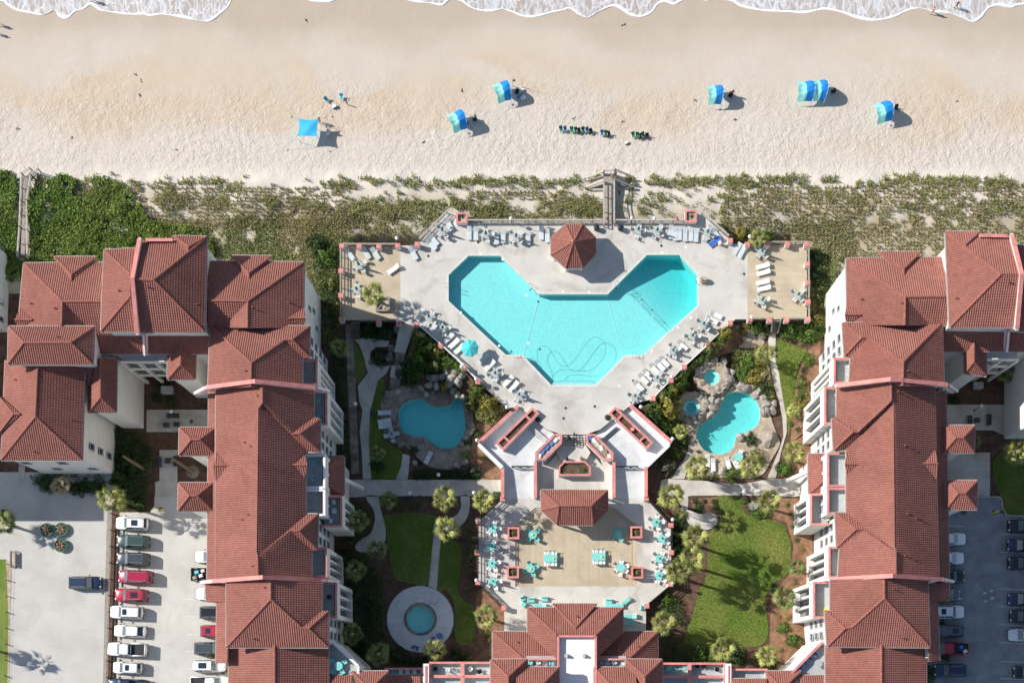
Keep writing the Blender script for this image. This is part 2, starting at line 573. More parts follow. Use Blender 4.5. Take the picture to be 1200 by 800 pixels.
def thing(name,loc,label,cat,group=None,rz=0.0):
 o = bpy.data.objects.new(name,None)
 o.empty_display_size = 0.2
 COL.objects.link(o)
 o.location = loc
 o.rotation_euler = (0,0,rz)
 return tag(o,label,cat,group)
KIDS = {}
def kids(o):
 if o.name not in KIDS:
  KIDS[o.name] = list(o.children)
 return KIDS[o.name]
def dup(root,loc,rz=0.0,label=None,group=None,scale=None,mats=None):
 """copy of a thing with copies of its parts and sub-parts; mats swaps the material of named parts"""
 r = root.copy()
 COL.objects.link(r)
 r.location = loc
 r.rotation_euler = (0,0,rz)
 if scale is not None:
  r.scale = scale if isinstance(scale,(tuple,list)) else (scale,) * 3
 tag(r,label,None,group)
 if mats and r.type == 'MESH' and 'self' in mats:
  r.material_slots[0].link = 'OBJECT'
  r.material_slots[0].material = MATS[mats['self']]
 for ch in kids(root):
  c = ch.copy()
  COL.objects.link(c)
  c.parent = r
  if mats:
   st = ch.name.split('.')[0]
   if st in mats:
    c.material_slots[0].link = 'OBJECT'
    c.material_slots[0].material = MATS[mats[st]]
  for g in kids(ch):
   d = g.copy()
   COL.objects.link(d)
   d.parent = c
 return r
HIDE_PROTO = []
def drop(root):
 """remove a template once its copies stand"""
 for ch in list(root.children):
  for g in list(ch.children):
   bpy.data.objects.remove(g)
  bpy.data.objects.remove(ch)
 bpy.data.objects.remove(root)
def np_mesh(name,verts,faces,mat,parent=None,kind=None,rnd=None,smooth=False):
 """fast mesh from numpy arrays; faces is (n,3 or 4); rnd one number per face"""
 me = bpy.data.meshes.new(name)
 nv,nf = len(verts),len(faces)
 k = faces.shape[1]
 off = np.array(parent_loc(parent))
 me.vertices.add(nv)
 me.vertices.foreach_set('co',(np.asarray(verts,dtype=np.float64) - off).astype(np.float32).ravel())
 me.loops.add(nf * k)
 me.loops.foreach_set('vertex_index',faces.astype(np.int32).ravel())
 me.polygons.add(nf)
 me.polygons.foreach_set('loop_start',np.arange(0,nf * k,k,dtype=np.int32))
 if rnd is not None:
  a = me.attributes.new('rnd','FLOAT','FACE')
  a.data.foreach_set('value',rnd.astype(np.float32))
 me.update(calc_edges=True)
 me.polygons.foreach_set('use_smooth',np.full(nf,bool(smooth)))
 me.materials.append(MATS[mat])
 if name is None:
  return me
 return link(name,me,parent,kind)
def inpoly(x,y,poly):
 x,y = np.asarray(x),np.asarray(y)
 r = np.zeros(x.shape,dtype=bool)
 n = len(poly)
 for i in range(n):
  x0,y0 = poly[i][0],poly[i][1]
  x1,y1 = poly[(i + 1) % n][0],poly[(i + 1) % n][1]
  c = ((y0 > y) != (y1 > y))
  with np.errstate(divide='ignore',invalid='ignore'):
   xi = (x1 - x0) * (y - y0) / (y1 - y0 if y1 != y0 else 1e-9) + x0
  r ^= c & (x < xi)
 return r
_tab = rng.random((256,256))
def vnoise(x,y,s):
 x,y = np.asarray(x) * s + 100.0,np.asarray(y) * s + 100.0
 i,j = np.floor(x).astype(int),np.floor(y).astype(int)
 u,v = x - i,y - j
 u,v = u * u * (3 - 2 * u),v * v * (3 - 2 * v)
 T = lambda a,b: _tab[a & 255,b & 255]
 return (T(i,j) * (1 - u) + T(i + 1,j) * u) * (1 - v) + (T(i,j + 1) * (1 - u) + T(i + 1,j + 1) * u) * v
def fnoise(x,y,s):
 return (vnoise(x,y,s) * 4 + vnoise(x,y,s * 2.1) * 2 + vnoise(x,y,s * 4.3)) / 7
def area2(poly):
 n = len(poly)
 return sum(poly[i][0] * poly[(i + 1) % n][1] - poly[(i + 1) % n][0] * poly[i][1] for i in range(n)) / 2
def offset_poly(poly,d):
 """polygon pushed outwards by d (inwards when negative)"""
 p = [Vector((q[0],q[1])) for q in poly]
 sgn = 1 if area2(poly) > 0 else -1
 n = len(p)
 out = []
 for i in range(n):
  e0 = (p[i] - p[i - 1]).normalized()
  e1 = (p[(i + 1) % n] - p[i]).normalized()
  n0,n1 = Vector((e0.y,-e0.x)) * sgn,Vector((e1.y,-e1.x)) * sgn
  b = n0 + n1
  k = max(0.35,(1 + n0.dot(n1)))
  out.append(p[i] + b * (d / k))
 return [(q.x,q.y) for q in out]
def smooth_closed(pts,sub=6):
 n = len(pts)
 out = []
 for i in range(n):
  p0,p1,p2,p3 = (Vector(pts[(i + k) % n]) for k in (-1,0,1,2))
  for j in range(sub):
   t = j / sub
   out.append(tuple(0.5 * ((2 * p1) + (p2 - p0) * t + (2 * p0 - 5 * p1 + 4 * p2 - p3) * t * t + (3 * p1 - p0 - 3 * p2 + p3) * t ** 3)))
 return out
def smooth_open(pts,sub=6):
 pts = [Vector(p) for p in pts]
 q = [2 * pts[0] - pts[1]] + pts + [2 * pts[-1] - pts[-2]]
 out = []
 for i in range(1,len(q) - 2):
  p0,p1,p2,p3 = q[i - 1:i + 3]
  for j in range(sub):
   t = j / sub
   out.append(0.5 * ((2 * p1) + (p2 - p0) * t + (2 * p0 - 5 * p1 + 4 * p2 - p3) * t * t + (3 * p1 - p0 - 3 * p2 + p3) * t ** 3))
 return out + [pts[-1]]
ORD = ['first','second','third','fourth','fifth','sixth','seventh','eighth','ninth','tenth','eleventh','twelfth','thirteenth','fourteenth']
def tess(outer,holes=()):
 pls = [[Vector((p[0],p[1],0)) for p in outer]] + [[Vector((p[0],p[1],0)) for p in h] for h in holes]
 flat = [p for l in pls for p in l]
 return flat,tessellate_polygon(pls)
def flat_bm(outer,holes=()):
 flat,tris = tess(outer,holes)
 bm = bmesh.new()
 vs = [bm.verts.new(p) for p in flat]
 for t in tris:
  try:
   bm.faces.new([vs[i] for i in t])
  except ValueError:
   pass
 bmesh.ops.remove_doubles(bm,verts=bm.verts[:],dist=1e-4)
 bmesh.ops.recalc_face_normals(bm,faces=bm.faces[:])
 for f in bm.faces:
  if f.normal.z < 0:
   f.normal_flip()
 return bm
def sheet(name,outer,z,mat,holes=(),thick=0.0,kind='structure',parent=None):
 """flat ground sheet,with sides when it has thickness"""
 bm = flat_bm(outer,holes)
 if thick:
  r = bmesh.ops.extrude_face_region(bm,geom=bm.faces[:],use_keep_orig=True)
  bmesh.ops.translate(bm,verts=[v for v in r['geom'] if isinstance(v,bmesh.types.BMVert)],vec=(0,0,0.0))
  top = set(v for v in r['geom'] if isinstance(v,bmesh.types.BMVert))
  for v in bm.verts:
   v.co.z = z if v in top else z - thick
 else:
  for v in bm.verts:
   v.co.z = z
 off = parent_loc(parent)
 bmesh.ops.translate(bm,verts=bm.verts[:],vec=-off)
 bmesh.ops.recalc_face_normals(bm,faces=bm.faces[:])
 if not thick:
  for f in bm.faces:
   if f.normal.z < 0:
    f.normal_flip()
 me = bpy.data.meshes.new(name)
 bm.to_mesh(me)
 bm.free()
 me.materials.append(MATS[mat])
 return link(name,me,parent,kind)
def slabs(root,outer,z,thick,mat,lines,holes=(),joint=0.02,name='slab'):
 """concrete cast in bays: the area is cut along lines ((x,y),(dx,dy)) and every bay is its own slab"""
 bm = flat_bm(outer,holes)
 for (p,d) in lines:
  n = Vector((-d[1],d[0],0)).normalized()
  bmesh.ops.bisect_plane(bm,geom=bm.verts[:] + bm.edges[:] + bm.faces[:],dist=1e-4,plane_co=(p[0],p[1],0),plane_no=n)
 cells = {}
 for f in bm.faces:
  c = f.calc_center_median()
  key = tuple((c.x - p[0]) * -d[1] + (c.y - p[1]) * d[0] > 0 for p,d in lines)
  cells.setdefault(key,[]).append(f)
 off = parent_loc(root)
 for key,fs in cells.items():
  if sum(f.calc_area() for f in fs) < 0.15:
   continue
  b2 = bmesh.new()
  mp = {}
  for f in fs:
   vs = []
   for v in f.verts:
    if v not in mp:
     mp[v] = b2.verts.new((v.co.x,v.co.y,z))
    vs.append(mp[v])
   b2.faces.new(vs)
  r = bmesh.ops.inset_region(b2,faces=b2.faces[:],thickness=joint,use_boundary=True,use_even_offset=True)
  bmesh.ops.delete(b2,geom=r['faces'],context='FACES')
  if not b2.faces:
   b2.free()
   continue
  bmesh.ops.dissolve_limit(b2,angle_limit=0.01,verts=b2.verts[:],edges=b2.edges[:])
  e = bmesh.ops.extrude_face_region(b2,geom=b2.faces[:],use_keep_orig=True)
  for v in e['geom']:
   if isinstance(v,bmesh.types.BMVert):
    v.co.z = z - thick
  bmesh.ops.recalc_face_normals(b2,faces=b2.faces[:])
  bmesh.ops.translate(b2,verts=b2.verts[:],vec=-off)
  me = bpy.data.meshes.new(name)
  b2.to_mesh(me)
  b2.free()
  me.materials.append(MATS[mat])
  link(name,me,root)
 bm.free()
def xl(*px,py=400,z=0):
 return [((P(x,py,z).x,0),(0,1)) for x in px]
def yl(*py,px=600,z=0):
 return [((0,P(px,y,z).y),(1,0)) for y in py]
def dl(a,b,z=0):
 p,q = P(*a,z),P(*b,z)
 d = (q - p).normalized()
 return ((p.x,p.y),(d.x,d.y))
# ------------------------------------------------------------------ levels (m)
ZD,ZP,ZT,ZC = 2.1,1.5,1.05,0.75      # pool deck,upper plaza,patio,sunken court and board patio
# ------------------------------------------------------------------ ground,beach,sea
Y0 = 57.0
def beach_z(x,y):
 z = np.where(y < 76,0.05,0.05 - 1.65 * np.clip((y - 76) / 20.5,0,1) ** 1.3)
 d = np.exp(-((y - 69.5) / 3.4) ** 2) * (0.35 + 0.9 * fnoise(x,y,0.16))
 r = np.exp(-((y - 73.5) / 1.6) ** 2) * 0.5 * fnoise(x + 50,y,0.35)
 tr = np.clip((y - 75) / 3,0,1) * np.clip((89 - y) / 5,0,1)
 pits = (fnoise(x,y,1.1) - 0.5) * 0.07 * tr
 under = np.clip((y - 64.5) / 1.2,0,1) + np.clip((np.abs(x - 4.1) - 31.5) / 1.5,0,1)
 z = z - 4.0 * (1 - np.clip(under,0,1))
 return z + (d + r) * np.clip((y - 61) / 4,0,1) + pits + (fnoise(x,y,0.3) - 0.5) * 0.08
xs = np.concatenate([np.linspace(-500,-100,20)[:-1],np.arange(-100,92,0.42),np.linspace(92,500,20)])
ys = np.concatenate([np.arange(Y0,108,0.42),np.linspace(108.5,500,14)])
gx,gy = np.meshgrid(xs,ys)
gz = beach_z(gx,gy)
nx_,ny_ = len(xs),len(ys)
idx = np.arange(nx_ * ny_).reshape(ny_,nx_)
fq = np.stack([idx[:-1,:-1],idx[:-1,1:],idx[1:,1:],idx[1:,:-1]],-1).reshape(-1,4)
np_mesh('beach',np.stack([gx,gy,gz],-1).reshape(-1,3),fq,'sand',kind='structure',smooth=True)
SHORE = [(-60,-14),(0,0),(8,5),(20,12),(37,15.5),(51,17.5),(64,12),(69,18.5),(79,21),(88,13.5),(98,10.5),(107,5),(118,12),(135,15),(152,17),
         (169,17),(176,18.5),(189,17),(202,18.5),(216,20.5),(233,24.5),(246,24.5),(257,17),(267,8),(275,-3),(300,-6),(330,-5),(357,-1),(368,1.5),
         (385,2),(395,-1),(420,-6),(450,-6),(479,0),(490,2.5),(505,4),(518,6),(528,-1),(541,1),(550,8),(563,12.5),(577,13),(588,11),(600,14),(611,18.5),
         (625,20),(646,15),(660,12),(669,10),(680,18),(690,20.5),(703,13),(718,7),(728,10),(738,17),(751,19.6),(763,15),(771,5),(780,2),(790,5),(800,0),
         (815,-3),(828,0.5),(840,-1),(857,1),(868,7),(885,11),(900,13),(922,14),(945,15),(965,11),(985,14),(1005,21),(1025,24),(1047,20),(1065,12),
         (1080,10),(1095,14),(1110,15),(1125,20),(1140,25.5),(1150,20),(1158,10),(1170,6),(1185,8.5),(1200,5),(1260,6)]
ZS = -1.565
sh = [P(x,y,ZS) for x,y in SHORE]
shs = [Vector((p.x,p.y,0)) for p in smooth_open([(p.x,p.y) for p in sh],5)] if False else None
sh2 = smooth_open([Vector((p.x,p.y,0)) for p in sh],5)
poly = [(-400,sh2[0].y)] + [(p.x,p.y) for p in sh2] + [(400,sh2[-1].y),(400,480),(-400,480)]
sea = sheet('sea',poly,ZS,'surf')
fm = MB()
lip = [Vector((p.x,p.y,ZS)) for p in sh2]
prof = [(-0.02,-0.10),(0.06,0.02),(0.16,0.035),(0.30,0.02),(0.50,-0.03)]
vs,fs = [],[]
for i,p in enumerate(lip):
 a,b = lip[max(0,i - 1)],lip[min(len(lip) - 1,i + 1)]
 d = (b - a).normalized()
 n = Vector((-d.y,d.x,0))
 k = 0.15 + 1.6 * max(0.0,float(fnoise(p.x,p.y,0.45)) - 0.22)
 for u,h in prof:
  q = p + n * ((u - 0.15) * k)
  vs.append((q.x,q.y,ZS + h * k + 0.02))
np_ = len(prof)
for i in range(len(lip) - 1):
 for j in range(np_ - 1):
  fs.append([i * np_ + j,(i + 1) * np_ + j,(i + 1) * np_ + j + 1,i * np_ + j + 1])
fm.add(vs,fs)
fo = fm.build('foam','foam',None,True,'stuff')
tag(fo,'white foam lip along the edge of the swash','foam')
# ------------------------------------------------------------------ parking lots
sheet('parking_lot',G([(-60,553),(131,553),(131,900),(-60,900)]),0.02,'lot')
sheet('parking_lot',G([(139,600),(176,600),(181,592),(181,581),(262,581),(300,620),(300,900),(133,900)]),0.024,'lot')
sheet('verge',G([(-60,655),(7,655),(10,720),(7,900),(-60,900)]),0.05,'lawn')
sheet('sand_strip',G([(7,655),(14,662),(12,720),(10,900),(7,900),(10,720)]),0.045,'sandstone')
sheet('asphalt_lot',G([(1085,600),(1105,582),(1172,582),(1175,596),(1180,603),(1300,604),(1300,900),(1060,900)]),0.02,'asphalt')
kb = MB()
kpts = [(1146,582),(1170,582),(1174,585),(1175,596),(1180,603),(1189,604.5),(1300,604.5)]
for a,b in zip(kpts,kpts[1:]):
 kb.beam(P(*a,0.06),P(*b,0.06),0.16,0.16)
tag(kb.build('kerb','path'),kind='structure')
pm = MB()
for y in (613,633,654,674,696,717,738,759,781,803):
 pm.box(P(174,y + 7,0.029),(2.0,0.10,0.004))
for y in (696,716,737,757,777):
 pm.box(P(232,y + 6,0.029),(3.4,0.10,0.004))
for y in (626,647,690,711,732,753,775,795):
 pm.box(P(1186,y,0.026),(3.6,0.10,0.004),R(-3))
 pm.box(P(1119,y - 10,0.026),(2.4,0.10,0.004),R(-3))
for x,y in ((1154,694.5),(1162,692),(1155,704),(1163,700.5)):
 pm.box(P(x,y,0.026),(0.5,0.28,0.004),R(12))
tag(pm.build('road_markings','line_paint'),kind='structure')
# ------------------------------------------------------------------ lawns and beds
LAWNS = [
 [(909,401),(916,399),(926,403),(938,408),(945,410),(944,416),(937,425),(934,437),(931,454),(931,470),(928,490),(924,510),(922,489),(918,470),(913,437),(908.5,420)],
 [(841.5,580.5),(863.5,580.5),(867.5,591),(874,601),(890,608),(908,610),(919.5,617),(926,635),(927,654.5),(924,671),(908,682),(900,693.5),(896.6,702),(898,715),(899.5,727.5),(899.5,746),(890,756),(873,757.6),(862,758),(840,758),(803,754),(802,748),(808,730),(813,716),(816,704),(819,692),(828.5,674),(830,635),(833,622),(841.5,614),(844,603),(843,594)],
 [(451,603),(509,604),(507,640),(502,683),(477,682),(462,674),(455,640),(453,622)],
 [(516.5,637),(539,637),(540,665),(536,690),(545,705),(556,712),(556,745),(542,755),(533,745),(533,710),(523,691),(513,690)],
 [(416,403),(424,416),(429,433),(419,449),(416,440)],
 [(440,447),(448,444),(452,452),(450,468),(446,480),(435,480),(439,463)],
 [(434,485),(447,486),(450,512),(460,521),(472,530),(470,545),(463,559),(437,561),(433,545),(432,520)],
 [(1172,530),(1300,530),(1300,602),(1180,602),(1176,595),(1173,584)],
]
ELAWN = []
for l in LAWNS:
 q = smooth_closed(l,4)
 ELAWN.append(q)
 sheet('lawn',G(q),0.03,'lawn')
sheet('mulch_bed',G(smooth_closed([(559,497),(566,492),(590,478),(600,480),(561,517),(588,548),(588,562),(563,562),(556,545),(548,536),(553,515)],3)),0.012,'orange_mulch')
sheet('mulch_bed',G([(559,695),(563,688),(591,716),(591,740),(576,742),(562,742),(556,725)]),0.012,'orange_mulch')
sheet('mulch_bed',G([(926,520),(950,500),(955,800),(900,800),(902,756),(903,700),(925,672),(930,640),(922,612),(905,606),(890,603),(880,585),(945,583)]),0.014,'orange_mulch')
sheet('mulch_bed',G([(809,585),(840,582),(842,602),(825,600),(812,596)]),0.012,'orange_mulch')
sheet('mulch_bed',G([(929,470),(934,440),(946,412),(962,395),(960,470),(948,505),(926,520)]),0.014,'orange_mulch')
# ------------------------------------------------------------------ paths,each cast in bays
def path(name,px,lines,z=0.07,mat='path',holes=()):
 r = sheet(name,G(px),z - 0.03,'bedding')
 slabs(r,[(p.x,p.y) for p in G(px)],z,0.05,mat,lines,holes)
 return r
path('walkway',[(372,562),(591,562),(591,581),(444,581),(372,584)],xl(388,402,416,430,444,458,472,486,500,514,528,542,556,570,583))
path('garden_path',[(415,398),(421,404),(427,420),(431,437),(419.5,452),(421,470),(425,481),(421.5,505),(424,530),(425.5,561.5),(435,561.5),(432.5,520),(433.7,482),(438.5,463),(443,446),(452,438),(458,428),(452,429),(440,427),(434,420),(434,412),(441,407),(455,406),(456,399),(441,398),(430,395),(422,397)],
     yl(412,428,445,460,475,490,505,520,535,550))
path('garden_path',[(508.5,622),(517.5,622),(511.8,691),(502,688)],yl(632,643,654,665,676))
path('garden_path',smooth_closed([(540,581.3),(550,581.3),(549.5,600),(543,613),(530,621),(517,623.5),(508,622),(511,610),(524,609),(536,602),(540.5,592)],3),yl(590,602,612) + xl(520,532))
path('garden_path',smooth_closed([(427.6,581.5),(443,581.5),(446,596),(450.5,612),(452,632),(442,644),(425,647),(416,642),(421,633),(434,625),(439.5,609),(437,596)],3),yl(592,603,614,625) + xl(430))
path('garden_path',[(472,531),(480.5,534),(479,552),(477.5,561.5),(464,561.5),(470,546)],yl(541,551))
path('paver_path',[(404.5,372),(413.5,372),(421,555),(411.5,555)],yl(*range(378,555,9)),mat='spa_stone')
path('walkway',smooth_closed([(788,561),(808,562.6),(828.5,563.5),(848,566),(874,566),(900,561),(911,561),(948,561),(948,580.5),(905,580.5),(867.5,580.5),(812,580.5),(806.6,584),(806,596),(799,597),(793,580),(775,579),(775,563)],2),xl(790,805,820,836,852,868,884,900,916,932))
path('garden_path',smooth_closed([(799,597.5),(806,597),(820,602),(832,600),(840,605),(840,614),(830,620),(819,619),(809,615.5)],3),xl(815,828))
path('garden_path',[(899,560),(905,546),(913,527),(918,511),(917,491),(913,470),(907.7,455),(903,429),(900,400),(902,389),(909,389),(908.5,422),(912.6,437),(917.4,468),(921.5,488),(922,506),(915,530),(909,560)],yl(405,418,431,444,457,470,483,496,509,522,535,548))
path('garden_path',[(787,560.5),(794,548),(801,540),(806.5,527),(806,517),(812,530),(811,540),(806,548),(802,561)],yl(530,540,550))
path('garden_path',smooth_closed([(862,376),(872,376),(875,388),(882,392),(895,398),(893,405),(880,408),(866,407),(858,398),(858,388)],3),yl(384,396) + xl(868,882),mat='sandstone')
path('walkway',[(172,480),(245,480),(245,506),(172,506)],xl(184,196,208,220,232))
path('walkway',[(187,527),(208,527),(208,582),(182,582),(182,565),(187,563)],yl(538,549,560,571))
path('walkway',[(1103,474),(1260,474),(1260,500),(1215,512),(1180,512),(1164,504),(1103,504)],xl(1116,1130,1144,1158,1172,1186))
path('walkway',[(1105,530),(1160,530),(1160,581),(1105,581)],yl(540,551,562,572) + xl(1132))
path('walkway',[(22,541),(30,541),(28,570),(22,570)],yl(550,560))
C0 = P(492.5,725,0.1)
RT,RPo = 4.85,2.02
circ = lambda r,n=48: [(C0.x + r * math.cos(2 * PI * i / n),C0.y + r * math.sin(2 * PI * i / n)) for i in range(n)]
kt = sheet('round_terrace',circ(RT + 0.12),0.09,'bedding',[circ(RPo + 0.2)],0.1)
slabs(kt,circ(RT),0.13,0.06,'plaza',[((C0.x,C0.y),(math.cos(a),math.sin(a))) for a in (0.4,0.4 + PI / 4,0.4 + PI / 2,0.4 + 3 * PI / 4)],[circ(RPo + 0.42)],0.015)
# ------------------------------------------------------------------ pools
def pool(name,outline,zt,zw,depth,wmat,lines=(),wall='pool_paint',cop=0.3,copmat='coping',tile_band=True):
 """basin with walls and floor,a body of water that fills it and a ring of coping stones"""
 root = tag(bpy.data.objects.new(name,None),kind='structure')
 COL.objects.link(root)
 n = len(outline)
 if area2(outline) < 0:
  outline = outline[::-1]
 mx = depth(*outline[0]) if not lines else 3.2
 dmax = max(depth(x,y) for x,y in outline) + 0.3
 wl = MB()
 for i in range(n):
  a,b = outline[i],outline[(i + 1) % n]
  wl.quad((*a,zw - dmax),(*b,zw - dmax),(*b,zw - 0.02),(*a,zw - 0.02),0)
  wl.quad((*a,zw - 0.02),(*b,zw - 0.02),(*b,zt - 0.005),(*a,zt - 0.005),1)
 wl.build('basin_wall',[wall,'pool_tile' if tile_band else wall],root)
 bm = flat_bm(offset_poly(outline,0.02))
 for (p,d) in lines:
  nn = Vector((-d[1],d[0],0)).normalized()
  bmesh.ops.bisect_plane(bm,geom=bm.verts[:] + bm.edges[:] + bm.faces[:],dist=1e-4,plane_co=(p[0],p[1],0),plane_no=nn)
 for v in bm.verts:
  v.co.z = zw - depth(v.co.x,v.co.y)
 me = bpy.data.meshes.new('basin_floor')
 bm.to_mesh(me)
 bm.free()
 me.materials.append(MATS[wall])
 link('basin_floor',me,root)
 wo = sheet('water',offset_poly(outline,0.03),zw,wmat,(),dmax + 0.4,'structure',root)
 outer = offset_poly(outline,cop)
 for i in range(n):
  j = (i + 1) % n
  L = (Vector(outline[j]) - Vector(outline[i])).length
  k = max(1,int(L / 1.3))
  for s in range(k):
   t0,t1 = s / k + 0.006 / max(L,0.1),(s + 1) / k - 0.006 / max(L,0.1)
   lp = lambda q,t: (q[i][0] + (q[j][0] - q[i][0]) * t,q[i][1] + (q[j][1] - q[i][1]) * t)
   ib = offset_poly(outline,-0.03) if s == 0 else ib
   MB().prism([lp(ib,t0),lp(ib,t1),lp(outer,t1),lp(outer,t0)],zt - 0.08,zt + 0.012).build('coping_stone',copmat,root)
 return root,outer
PW = [(525.5,352.5),(525.5,322),(549,299.5),(586,299.5),(631.5,344.5),(712,344.5),(758,298.5),(796,298.5),(818,322),(818,357.5),(754,415.5),(732,416.5),(698,451),(646,451),(612.5,416),(592.5,415.5)]
PWW = [(p.x,p.y) for p in G(PW,ZD)]
ra,rb = P(736.5,341,ZD),P(783,388.5,ZD)
rd = Vector((rb.y - ra.y,-(rb.x - ra.x),0)).normalized()
if rd.x < 0:
 rd = -rd
def main_depth(x,y):
 d = (x - ra.x) * rd.x + (y - ra.y) * rd.y
 return 1.15 + 1.75 * min(1,max(0,d / 8.0))
pl = [((ra.x + rd.x * k,ra.y + rd.y * k),(-rd.y,rd.x)) for k in (0,2,4,6,8)]
pool_main,PH = pool('swimming_pool',PWW,ZD,ZD - 0.14,main_depth,'pool_water',pl)
st = MB()
ys_ = [P(0,y,ZD).y for y in (451,448.6,446.2,443.8)]
xa,xb = P(643,0,ZD).x,P(701,0,ZD).x
for i in range(3):
 st.box(((xa + xb) / 2,(ys_[i] + ys_[i + 1]) / 2,ZD - 0.9 - 0.1 * i),(xb - xa - 0.5 * (i + 1),ys_[i + 1] - ys_[i],1.1 - 0.5 * i),0,0)
 st.box(((xa + xb) / 2,ys_[i + 1] - 0.03,ZD - 0.345 - 0.35 * i),(xb - xa - 0.5 * (i + 1),0.05,0.012),0,1)
st.build('pool_steps',['pool_paint','pool_tile'],pool_main)
ln = MB()
for a,b in (((631.5,346),(613,415)),((712,346),(731,415))):
 p,q = P(*a,ZD),P(*b,ZD)
 ln.beam((p.x,p.y,ZD - 1.275),(q.x,q.y,ZD - 1.275),0.10,0.03)
ln.build('floor_line','white_trim',pool_main)
LP = [(270,250),(285,208),(330,172),(400,155),(450,170),(500,200),(560,206),(612,196),(645,155),(665,115),(690,112),(702,160),(703,220),(716,265),(720,330),(708,400),(680,450),(630,484),(570,488),(520,470),(470,432),(430,412),(370,405),(310,385),(277,330)]
LP = [(x / 5.715 + 420,y / 5.715 + 440) for x,y in LP]
LPW = smooth_closed([(p.x,p.y) for p in G(LP,0.12)],3)
pool_l,LH = pool('lagoon_pool',LPW,0.14,0.02,lambda x,y: 1.3,'lagoon_water',cop=0.34,copmat='spa_stone')
RP = [(847,468),(852.5,461),(863.5,458.4),(875.8,461),(885.5,468),(890.3,477.6),(891,487),(888.6,496),(882,502.5),(870.8,507.4),(862.6,514),(859.4,523.6),(849.6,531),(838.3,531.8),(826.9,528.5),(819.6,520.4),(816.3,510.6),(818.8,499),(830,492),(840,484),(844,475)]
RPW = smooth_closed([(p.x,p.y) for p in G(RP,0.12)],3)
pool_r,RH = pool('lagoon_pool',RPW,0.14,0.02,lambda x,y: 1.25,'lagoon_water',cop=0.34,copmat='sandstone')
pool_k,KH = pool('paddling_pool',circ(RPo,40),0.14,0.04,lambda x,y: 0.7,'lagoon_water',cop=0.34,copmat='spa_stone')
def round_pool(px,py,z,r,name='hot_tub'):
 c = P(px,py,z)
 q = [(c.x + r * math.cos(2 * PI * i / 28),c.y + r * math.sin(2 * PI * i / 28)) for i in range(28)]
 root,outer = pool(name,q,z,z - 0.1,lambda x,y: 0.95,'spa_water',cop=0.3,copmat='sandstone')
 b = MB()
 for i in range(28):
  t0,t1 = 2 * PI * i / 28,2 * PI * (i + 1) / 28
  ps = [(c.x + k * math.cos(t),c.y + k * math.sin(t)) for k,t in ((r - 0.02,t0),(r - 0.02,t1),(r * 0.62,t1),(r * 0.62,t0))]
  b.prism(ps,z - 1.0,z - 0.5)
 b.build('bench','pool_paint',root)
 return root
round_pool(834,442,1.0,1.18)
round_pool(810.5,477,0.5,1.22)
for (px,py,z,r) in ((834,442,1.0,1.18),(810.5,477,0.5,1.22)):
 c = P(px,py,z)
 n = 28
 cir = lambda k,jit=0.0,sd=1: [(c.x + (k + jit * math.sin(5 * i * 0.9 + sd) * math.cos(2.3 * i)) * math.cos(2 * PI * i / n),c.y + (k + jit * math.sin(5 * i * 0.9 + sd) * math.cos(2.3 * i)) * math.sin(2 * PI * i / n)) for i in range(n)]
 sheet('rock_terrace',cir(r + 1.25,0.3),z - 0.012,'sandstone',[cir(r + 0.25)],z + 0.05)
def below(poly,ymax):
 out = []
 for i in range(len(poly)):
  p,q = poly[i - 1],poly[i]
  if (p[1] < ymax) != (q[1] < ymax):
   t = (ymax - p[1]) / (q[1] - p[1])
   out.append((p[0] + (q[0] - p[0]) * t,ymax))
  if q[1] < ymax:
   out.append(q)
 return out
TUBS = []
for px,py,r in ((834,442,1.35),(810.5,477,1.4)):
 c = P(px,py,0.7)
 TUBS.append([(c.x + r * math.cos(2 * PI * i / 20),c.y + r * math.sin(2 * PI * i / 20)) for i in range(20)])
sheet('ground',[(-500,-400),(500,-400),(500,Y0 + 0.05),(-500,Y0 + 0.05)],-0.02,'mulch',[LH,RH,KH,below(offset_poly(PWW,0.2),Y0 + 0.04)] + TUBS)
SL = [(446,478),(449,466),(458,457),(472,452),(490,449),(508,452),(525,455),(545,450),(553,466),(554,490),(552,512),(550,530),(547,540),(538,547),(524,550),(508,548),(496,542),(486,533),(478,525),(470,520),(460,519),(452,512),(448,500)]
SR = [(795,470),(803,464),(818,459),(840,452),(862,449),(890,456),(901,470),(904,490),(909,505),(914,520),(906,535),(899,548),(893,556),(880,560),(840,559),(815,552),(806,545),(810,535),(807,520),(804,500),(796,485)]
c2 = P(810.5,477,0)
tub = [(c2.x + 1.6 * math.cos(2 * PI * i / 20),c2.y + 1.6 * math.sin(2 * PI * i / 20)) for i in range(20)]
for nm,ol,holes,mat in (('spa_terrace',SL,[LH],'spa_stone'),('spa_terrace',SR,[RH,tub],'sandstone')):
 q = smooth_closed([(p.x,p.y) for p in G(ol,0.1)],3)
 r = sheet(nm,q,0.085,'bedding',holes,0.09)
 cx,cy = sum(p[0] for p in q) / len(q),sum(p[1] for p in q) / len(q)
 lines = []
 for k in range(9):
  a = k * 0.71 + 0.2
  o = (k - 4) * 1.6
  lines.append(((cx - math.sin(a) * o,cy + math.cos(a) * o),(math.cos(a),math.sin(a))))
 slabs(r,q,0.13,0.06,mat,lines,holes,0.03,'flagstone')
